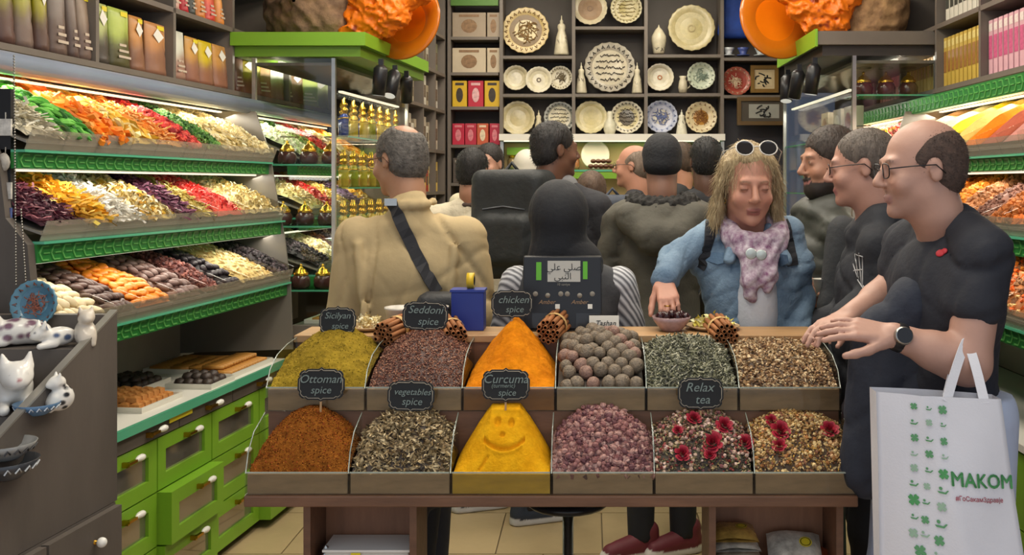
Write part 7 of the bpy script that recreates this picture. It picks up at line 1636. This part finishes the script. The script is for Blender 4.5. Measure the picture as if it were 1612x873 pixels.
def on_bag(mesh_V, u, v, s, rot=-.03):
    c, n = math.cos(rot), math.sin(rot); out = []
    W_ = np.linalg.norm(TRp - TLp) * (1 + .25 * v); H_ = .40
    for (x, y) in mesh_V:
        xx, yy = (x * c - y * n) * s, (x * n + y * c) * s
        p = bagp(u + xx / W_, v - yy / H_, 0); out.append((p[0], p[1] - .003, p[2]))
    return out
def clover(u, v, s, mt, name='clover_print'):
    V = [(0, 0)]; F = []; n = 40
    for i in range(n):
        a = 2 * PI * i / n; r = .35 + .65 * abs(math.sin(2 * a)) ** .6; r *= 1 - .18 * max(0, math.cos(4 * (a - PI / 4)) - .6) / .4; V.append((r * math.cos(a), r * math.sin(a)))
    for i in range(n): F.append((0, 1 + i, 1 + (i + 1) % n))
    m = MB(); m.add(on_bag(V, u, v, s, .1), F); m.build(name, mt, tb)
def hand_icon(u, v, s, mt):
    m = MB(); V = [(-1, -.2), (-.7, -.55), (.5, -.6), (1.1, .1), (.8, .15), (.4, -.25), (-.5, -.2)]; m.add(on_bag(V, u, v, s), [(0, 1, 2, 3, 4, 5, 6)])
    n = 10; m.add(on_bag([(-.35 + .32 * math.cos(2 * PI * i / n), .35 + .32 * math.sin(2 * PI * i / n)) for i in range(n)], u, v, s), [tuple(range(n))]); m.build('hand_print', mt, tb)
ic = [(1435, 637, 0, 6), (1457, 638, 1, 5), (1480, 640, 0, 8), (1435, 662, 1, 6), (1457, 660, 2, 6), (1480, 663, 1, 5), (1436, 686, 0, 7), (1457, 686, 1, 6), (1480, 688, 0, 7), (1435, 711, 3, 6), (1457, 709, 0, 7), (1480, 711, 3, 6), (1435, 733, 2, 7), (1456, 734, 1, 6), (1477, 737, 4, 9), (1434, 757, 1, 7), (1453, 759, 2, 6), (1475, 762, 1, 8), (1434, 782, 4, 10), (1451, 783, 1, 6), (1473, 787, 2, 8), (1434, 808, 1, 6), (1449, 810, 0, 7), (1471, 813, 1, 9), (1432, 833, 2, 8), (1448, 832, 3, 7), (1468, 838, 0, 9), (1441, 858, 0, 10), (1465, 860, 3, 7)]
for (px, py, kd, s) in ic:
    v = (py - 620) / 290; u = (px - (1379 + 7 * v)) / (197 + 35 * v); s_ = s * 2.15 / FPX
    if kd in (0, 2, 4): clover(u, v, s_, mk_g if kd == 4 else (cgl if kd == 2 else cgr))
    else: hand_icon(u, v, s_, cgl if kd == 3 else cgr)
def bag_text(txt, px, py, size, mt, rot, bold=0):
    me = text_mesh(txt, size * 2.15 / FPX, bold=bold, extrude=0); v = (py - 620) / 290; u = (px - (1379 + 7 * v)) / (197 + 35 * v)
    me.calc_loop_triangles(); m = MB()
    for (dx, dy) in ((0, 0), (bold, 0), (-bold, 0), (0, bold), (0, -bold)): m.add(on_bag([(w_.co.x + dx, w_.co.y + dy) for w_ in me.vertices], u, v, 1.0, rot), [tuple(f.vertices) for f in me.loop_triangles]); m.build('lettering', mt, tb)
bag_text('MAKOM', 1541, 748, 29, mk_g, -.07, .0011)
bag_text('#ГоСакамЗдравје', 1535, 775, 9.6, rdp, -.08, .0002)
# ---------------- 4. hooded man beside him, seen in profile
H_ = Person(.90, 3.02, 1.35, 1.70, 'young man in a black hoodie with glasses, short cropped hair, in profile', 'b88a78')
hc = H_.at(1357, 262, 3.0); H_.head((hc[0], hc[1], 1.602), yaw=-.05, pitch=-.1, hs=1.0, neck=(0, .0, 1.42), res=.0065, brow='4a3c34'); H_.hair('5a5048', 'crop', .007); H_.glasses('1c1a1c', .023, .017)
sl = np.array([-.150, .0, 1.345]); el = H_.at(1385, 462, 2.86); wl = H_.at(1330, 500, 2.86); sr = (.19, 0, 1.37); er = (.22, .08, 1.1); wr = (.12, .26, 1.05)
def colH(S): S.chain([(-.05, .06, 1.39), (-.088, -.01, 1.44), (-.055, -.095, 1.455), (.055, -.095, 1.455), (.088, -.01, 1.44), (.05, .06, 1.39)], [.032, .042, .052, .052, .042, .032]); S.ell((0, -.14, 1.38), (.12, .075, .10))
S = H_.top(.185, 1.10, [(sl, el, wl), (sr, er, wr)], .78, colH, lin('24262b')); S.disp = folds(.010, 9, 10, 5); hd = H_.cloth('hoodie', S, .0095, clothm('2a2c32', .12, 9, .2, 60)); H_.torso_skin(.16)
H_.arm_skin(sl, el, wl, .009, hand=dict(d=H_.at(1318, 505, 2.85) - wl, n=(0, 0, -1), side=1)); H_.arm_skin(sr, er, wr, .01, hand=dict(d=(-.3, .7, -.4), n=(-.5, 0, -.5), side=-1)); H_.body(); H_.legs('22242a'); H_.shoes('2c2c30')
m = MB(); rr = random.Random(4)
for (pa, pb) in (((1346, 400), (1352, 440)), ((1352, 398), (1356, 446)), ((1358, 404), (1358, 450)), ((1343, 415), (1350, 436)), ((1350, 440), (1364, 462)), ((1356, 446), (1368, 462)), ((1346, 400), (1358, 404)), ((1344, 426), (1358, 424))):
    q = []
    for i in range(5):
        t = i / 4; a = H_.at(pa[0] * (1 - t) + pb[0] * t, pa[1] * (1 - t) + pb[1] * t, 2.4); b = H_.at(pa[0] * (1 - t) + pb[0] * t, pa[1] * (1 - t) + pb[1] * t, 3.1); hh, n_ = on_surface(hd, a, b - a, .001)
        if hh is not None: q.append(tuple(hh))
    if len(q) > 1: m.tube(q, .0022, 4)
m.build('white_print', M('grey_white_print', 'b8b8b8', .7), H_.root)
# ---------------- 5. bearded man in the quilted vest with a paper cup
V_ = Person(.87, 3.62, 1.75, 1.72, 'bearded man in a dark quilted vest holding a paper cup', 'b08068')
hc = V_.at(1305, 252, 3.6); V_.head((hc[0], hc[1], 1.635), yaw=0, pitch=-.12, hs=1.06, neck=(0, -.01, 1.43), res=.007, beard='2e2622', brow='2a2220'); V_.hair('3c322c', 'short', .007)
sl = np.array([-.2, .0, 1.38]); el = np.array([-.25, .06, 1.12]); wl = V_.at(1318, 470, 3.42); sr = np.array([.2, 0, 1.38]); er = np.array([.24, .1, 1.14]); wr = V_.at(1300, 478, 3.5)
def colV(S): S.cone((-.06, .03, 1.44), (.06, .03, 1.44), .055, .055); S.cone((-.07, -.03, 1.46), (.07, -.03, 1.46), .055, .055)
S = V_.top(.19, 1.2, [], .80, colV, lin('3a3c38')); S.disp = quilt(); V_.cloth('quilted_vest', S, .011, clothm('3f413c', .1, 8, .15, 40, .5))
S = Sdf(.03)
for (a, e, w) in ((sl, el, wl), (sr, er, wr)): S.chain([a, e, e + (w - e) * .85], [.06, .05, .042], lin('3a3c40'))
V_.cloth('sleeves', S, .012, clothm('34363a', .12)); S = Sdf(.02); S.ell((0, .12, 1.2), (.06, .06, .22), lin('b0b0a8')); V_.cloth('shirt', S, .014, clothm('a8a89e', .08)); V_.torso_skin(.16)
V_.arm_skin(sl, el, wl, .006, hand=dict(d=V_.at(1290, 462, 3.40) - wl, n=(.6, 0, .3), side=1, curl=(.6, .6, .65, .7))); V_.arm_skin(sr, er, wr, .006, hand=dict(d=V_.at(1285, 450, 3.42) - wr, n=(-.6, 0, .2), side=-1, curl=(.5, .55, .6, .6))); V_.body(); V_.legs('2c2e34'); V_.shoes('2a2a2a')
m = MB(); 
for (a, b, r) in (((1305, 352), (1306, 385), .012), ((1308, 356), (1311, 388), .012)): pass
pc = pt(1291, 452, 3.40); t = thing('paper_cup', pc - Vector((0, 0, .03)), 'small white paper cup held by the bearded man', 'cup'); MB().lathe([(0, 0), (.022, 0), (.029, .06), (.030, .061), (.028, .061), (.021, .004), (0, .004)], 18, cap=False).build('cup', M('white_card'), t)
# ---------------- 6. cashier in the black headscarf
K = Person(-.075, 3.14, 0, 1.56, 'woman in a black headscarf, grey vest and striped sleeves behind the till', 'b88a74')
K.head((-.03, .0, 1.425), hs=1.0, neck=(-.01, -.02, 1.27), res=.01, woman=True); S = Sdf(.03); T = K.T
S.ell(T(0, -.02, .03), (.098, .112, .112), lin('1a1b1e')); S.ell(T(0, -.03, -.07), (.088, .085, .09), lin('1a1b1e')); S.cone((-.05, -.02, 1.29), (.03, -.02, 1.29), .085, .085, lin('1a1b1e')); S.ell((-.01, -.01, 1.245), (.135, .10, .06), lin('1a1b1e')); S.ell(T(0, .115, -.01), (.06, .05, .085), None, .01, K.hR, sub=True); S.disp = folds(.004, 12, 14, 6)
K.cloth('headscarf', S, .008, clothm('1d1e22', .12, 8, .15, 90))
arK = [((-.165, 0, 1.22), (-.215, .03, 1.0), (-.16, .22, .9)), ((.165, 0, 1.22), (.215, .03, 1.0), (.16, .22, .9))]
S = Sdf(.03)
for ar in arK: S.chain([ar[0], ar[1], ar[2]], [.062, .058, .05], lin('b8b8bc'))
S.disp = folds(.005, 12, 14, 2); sm = M('striped_shirt', 'b4b4b8', .7); nt = sm.node_tree; wv = nt.nodes.new('ShaderNodeTexWave'); wv.inputs['Scale'].default_value = 22; wv.bands_direction = 'DIAGONAL'; wv.inputs['Distortion'].default_value = 1.2; rp = nt.nodes.new('ShaderNodeValToRGB'); rp.color_ramp.elements[0].color = (*lin('5c5c62'), 1); rp.color_ramp.elements[1].color = (*lin('cfcfd2'), 1); tc = nt.nodes.new('ShaderNodeTexCoord'); nt.links.new(tc.outputs['Object'], wv.inputs['Vector']); nt.links.new(wv.outputs[0], rp.inputs[0]); nt.links.new(rp.outputs[0], nt.nodes['Principled BSDF'].inputs['Base Color'])
K.cloth('striped_sleeves', S, .010, sm)
S = K.top(.175, 1.1, [], .70, None, lin('3a3b3e'), sh_z=1.39, neck=False); S.disp = folds(.006, 8, 9, 1); K.cloth('vest', S, .011, clothm('3f4043', .1)); KL = [[(-.06, -.03, .60), (-.50, -.10, .585), (-.54, -.12, .10)], [(.05, .04, .60), (-.48, .06, .585), (-.52, .05, .10)]]; K.torso_skin(.14, KL)
for ar in arK: K.arm_skin(*ar, .012, hand=dict(d=(0, 1, -.3), n=(0, 0, -1), side=1 if ar[0][0] < 0 else -1))
K.body(); S = Sdf(.03)
for q in KL: S.chain([q[0], q[1], q[2]], [.088, .066, .05])
S.ell((0, 0, .66), (.165, .14, .13)); S.plane((0, 0, -1), -.07); K.cloth('trousers', S, .014, clothm('2a2a2e')); K.feet = ((-.54, -.12), (-.52, .05)); K.shoes('2a2a2a', yaw=-1.3)
t = thing('bar_stool', (K.X, K.Y, 0), 'round black stool with a slim steel post under the seated cashier', 'stool'); MB().lathe([(0, .50), (.13, .50), (.14, .51), (.14, .52), (.12, .53), (0, .532)], 20).build('seat', blk_pl, t); MB().lathe([(.018, .012), (.018, .499)], 12).build('post', steel, t); MB().lathe([(0, 0), (.17, 0), (.17, .008), (.03, .0115), (0, .0115)], 22).build('base', steel, t)
# ---------------- 7. tall man with the black backpack
def backpack(P, c, h, col, label_mat, name='backpack', res=.012):
    S = Sdf(.03); S.box(c, h, .05, lin(col)); S.box((c[0], c[1] - h[1] - .035, c[2] - h[2] * .35), (h[0] * .7, .02, h[2] * .4), .03, lin(col)); S.disp = folds(.004, 10, 12, c[0]); o = P.cloth(name, S, res, label_mat)
    m = MB(); m.tube([(c[0] - h[0] * .8, c[1] - h[1] - .052, c[2] + h[2] * .35), (c[0], c[1] - h[1] - .056, c[2] + h[2] * .42), (c[0] + h[0] * .8, c[1] - h[1] - .052, c[2] + h[2] * .35)], .004, 5); m.build('zip', M('dark_zip', '4a4c50', .4), P.root)
    m = MB(); m.tube([(c[0] - .03, c[1] - .02, c[2] + h[2] + .045), (c[0], c[1] - .02, c[2] + h[2] + .08), (c[0] + .03, c[1] - .02, c[2] + h[2] + .045)], .008, 6); m.build('carry_loop', label_mat, P.root)
    for e in (-1, 1): strap(P.root, [(c[0] + e * h[0] * .6, c[1] + .05, c[2] + h[2] + .02), (c[0] + e * .12, .0, 1.50 * P.k), (c[0] + e * .12, .13, 1.38 * P.k), (c[0] + e * .13, .15, 1.2 * P.k)], .05, label_mat, 'shoulder_strap', (0, -1, 0), .01)
    return o
TM = Person(-.15, 4.36, -.35, 1.82, 'tall dark haired man with a large black backpack looking right', '6a4634')
hc = TM.at(874, 250, 4.33); TM.head((hc[0], hc[1], 1.702), yaw=-.75, hs=1.04, neck=(-.02, -.02, 1.50), res=.008, brow='1a1614'); TM.hair('1f1b1a', 'short', .008)
arT = [((-.19, 0, 1.45), (-.24, .04, 1.17), (-.2, .2, 1.0)), ((.19, 0, 1.45), (.24, .04, 1.17), (.2, .2, 1.0))]
def colT(S): S.cone((-.04, 0, 1.49), (.04, 0, 1.49), .065, .065)
S = TM.top(.19, 1.15, arT, .78, colT, lin('2a2a2e')); S.disp = folds(.008); TM.cloth('jacket', S, .014, clothm('2b2b30')); S = Sdf(.02); S.cone((-.03, -.01, 1.535), (.04, -.01, 1.535), .062, .062); TM.cloth('collar', S, .01, clothm('7a7a7c')); TM.torso_skin(.16)
for ar in arT: TM.arm_skin(*ar, .014, hand=dict(d=(0, .4, -1), n=(0, 0, -1), side=1 if ar[0][0] < 0 else -1))
TM.body(); TM.legs('26262c', feet=((-.46, .04), (-.13, -.02))); TM.shoes('2c3648', 'c8c8cc', .9); backpack(TM, (-.13, -.20, 1.375), (.125, .055, .19), '1c1e1f', M('black_ripstop', '202324', .6, noise=.2, nscale=9, bump=.2, bscale=60))
# ---------------- 8. man in the cream sweater
W_ = Person(-.61, 4.95, .05, 1.72, 'dark haired man in a cream sweater seen from behind', '9a6c54')
W_.head((0, .0, 1.612), yaw=-.3, hs=1.0, neck=(0, -.02, 1.42), res=.009); W_.hair('1c1918', 'short', .008)
arW = [((-.19, 0, 1.38), (-.25, .03, 1.10), (-.22, .18, .95)), ((.19, 0, 1.38), (.25, .03, 1.10), (.22, .18, .95))]
S = W_.top(.20, 1.2, arW, .86, None, lin('d8cdb4')); S.disp = folds(.010, 8, 9, 2); W_.cloth('sweater', S, .014, clothm('cfc4ac', .08, 8, .3, 90)); S = Sdf(.01)
rg = [(.072 * math.cos(a), -.015 + .066 * math.sin(a), 1.445) for a in np.linspace(0, 2 * PI, 13)]
for i in range(12): S.cone(rg[i], rg[i + 1], .011, .011)
W_.cloth('collar_trim', S, .006, clothm('4a3a34')); W_.torso_skin(.16)
for ar in arW: W_.arm_skin(*ar, .014, hand=dict(d=(0, .4, -1), n=(0, 0, -1), side=1 if ar[0][0] < 0 else -1))
W_.body(); W_.legs('22242c'); W_.shoes('2c2c30')
# ---------------- people further back
def bystander(X, Y, yaw, H, label, skin, hair, mode, topc, topname, legc, hy=0, collar=None, hatm=None, shoes='2a2a2a', feet=None, glasses=None, bulk=1.12, syaw=0, beard=None, hx_=0, res=.017, tmat=None, brow=None):
    P = Person(X, Y, yaw, H, label, skin); k = P.k
    P.head((hx_, .01, 1.64 * k), yaw=hy, hs=.98, neck=(0, -.02, 1.44 * k), res=.009, beard=beard, brow=brow or hair); P.hair(hair, mode, .009, mat=hatm)
    if glasses: P.glasses(glasses)
    ar = [((e * .19, 0, 1.41 * k), (e * .245, .04, 1.13 * k), (e * .19, .2, .99 * k)) for e in (-1, 1)]
    S = P.top(.19, bulk, ar, .80, collar, lin(topc)); S.disp = folds(.009, 8, 10, X * 9); P.cloth(topname, S, res, tmat or clothm(topc)); P.torso_skin(.16)
    for a in ar: P.arm_skin(*a, .015, hand=dict(d=(0, .4, -1), n=(0, 0, -1), side=1 if a[0][0] < 0 else -1))
    P.body(); P.legs(legc, feet=feet); P.shoes(shoes, yaw=syaw); return P
bystander(-.60, 5.62, PI - .3, 1.78, 'person in a cream jacket facing out near the tea shelves', 'b88a74', '2a2422', 'short', 'cabfa4', 'jacket', '3a3a40')
bystander(-.40, 5.95, .2, 1.74, 'person in a white cap by the lit back counter', 'a07a64', 'ddd8cc', 'beanie', 'd4cdbd', 'shirt', '3a3a40', hatm=M('white_cap', 'd8d2c4', .7, noise=.05))
N1 = bystander(.09, 4.80, -.15, 1.60, 'short haired person with a navy backpack in front of the coat', '9a6e56', '5a4638', 'crop', '2a2f3a', 'jacket', '26282e', hy=.2, hx_=-.09)
np_m = M('navy_ripstop', '2a3242', .6, noise=.18, nscale=9, bump=.2, bscale=60); backpack(N1, (.05, -.22, 1.27), (.10, .05, .18), '2a3242', np_m)
bx0 = MB(); bx0.lathe([(0, -.36), (.022, -.36)], 16, (.05, .02, 1.31), 'y', cap=False); bx0.build('round_badge', M('pale_badge', '8a929a', .5), N1.root)
MB().box(.115, .14, -.335, -.33, 1.38, 1.48).build('white_tag', M('white_print'), N1.root); MB().box(.125, .15, -.335, -.33, 1.20, 1.25).build('red_tag', M('red_print'), N1.root)
def hood(S): S.chain([(-.15, .01, 1.44), (-.13, -.11, 1.41), (-.05, -.165, 1.34), (.05, -.165, 1.34), (.13, -.11, 1.41), (.15, .01, 1.44)], [.05, .06, .07, .07, .06, .05]); S.ell((0, -.10, 1.42), (.12, .08, .07))
C_ = bystander(.30, 4.02, .0, 1.74, 'person in a grey green hooded coat and dark beanie, red trainers', '8a6452', '1d1d20', 'beanie', '514e45', 'hooded_coat', '1d1f26', collar=hood, bulk=1.08, syaw=-2.0, shoes='6a2630', feet=((-.09, -.02), (.09, .02)), hatm=clothm('1f2024', .15, 20, .4, 90))
bystander(.245, 5.35, 1.3, 1.76, 'bald man with glasses partly hidden by the beanie', 'c08a72', '7a6a5c', 'bald', '34363c', 'jacket', '2c2c30', glasses='1c1c1c')
bystander(.54, 5.78, .75, 1.80, 'brown haired bearded man half hidden behind the dark haired man', 'b88468', '4a3a2c', 'crop', '2e2e30', 'jacket', '2c2c30', beard='4a3a30', hy=.4)
bystander(.57, 4.72, .1, 1.77, 'dark haired man in a black jacket seen from behind next to the blonde woman', '5a3e30', '171616', 'short', '26272b', 'jacket', '22242a', bulk=1.2)
S = Sdf(.02)
fr = [(.115 * math.sin(a), -.02 + .10 * math.cos(a), 1.475 + .015 * math.cos(a)) for a in np.linspace(PI * .35, PI * 1.65, 10)]
for i in range(9): S.cone(fr[i], fr[i + 1], .036, .036)
S.disp = lambda X, Y, Z: .010 * np.sin(130 * X) * np.sin(120 * Y + 90 * Z); C_.cloth('fur_trim', S, .009, clothm('2a2826', .3, 40, .8, 90))
# red capped bottle in the pocket of the carried jacket
t = thing('drink_bottle', pt(1342, 668, 2.55), 'clear drink bottle with a red cap beside the carried jacket', 'bottle'); MB().lathe([(0, 0), (.026, 0), (.029, .01), (.029, .05), (.018, .075), (.013, .085)], 14).build('bottle_body', M('dark_drink', '2a2428', .1), t); MB().lathe([(.0145, .0855), (.0155, .087), (.0155, .108), (0, .108)], 14).build('cap', M('red_cap', 'c02430', .4), t)
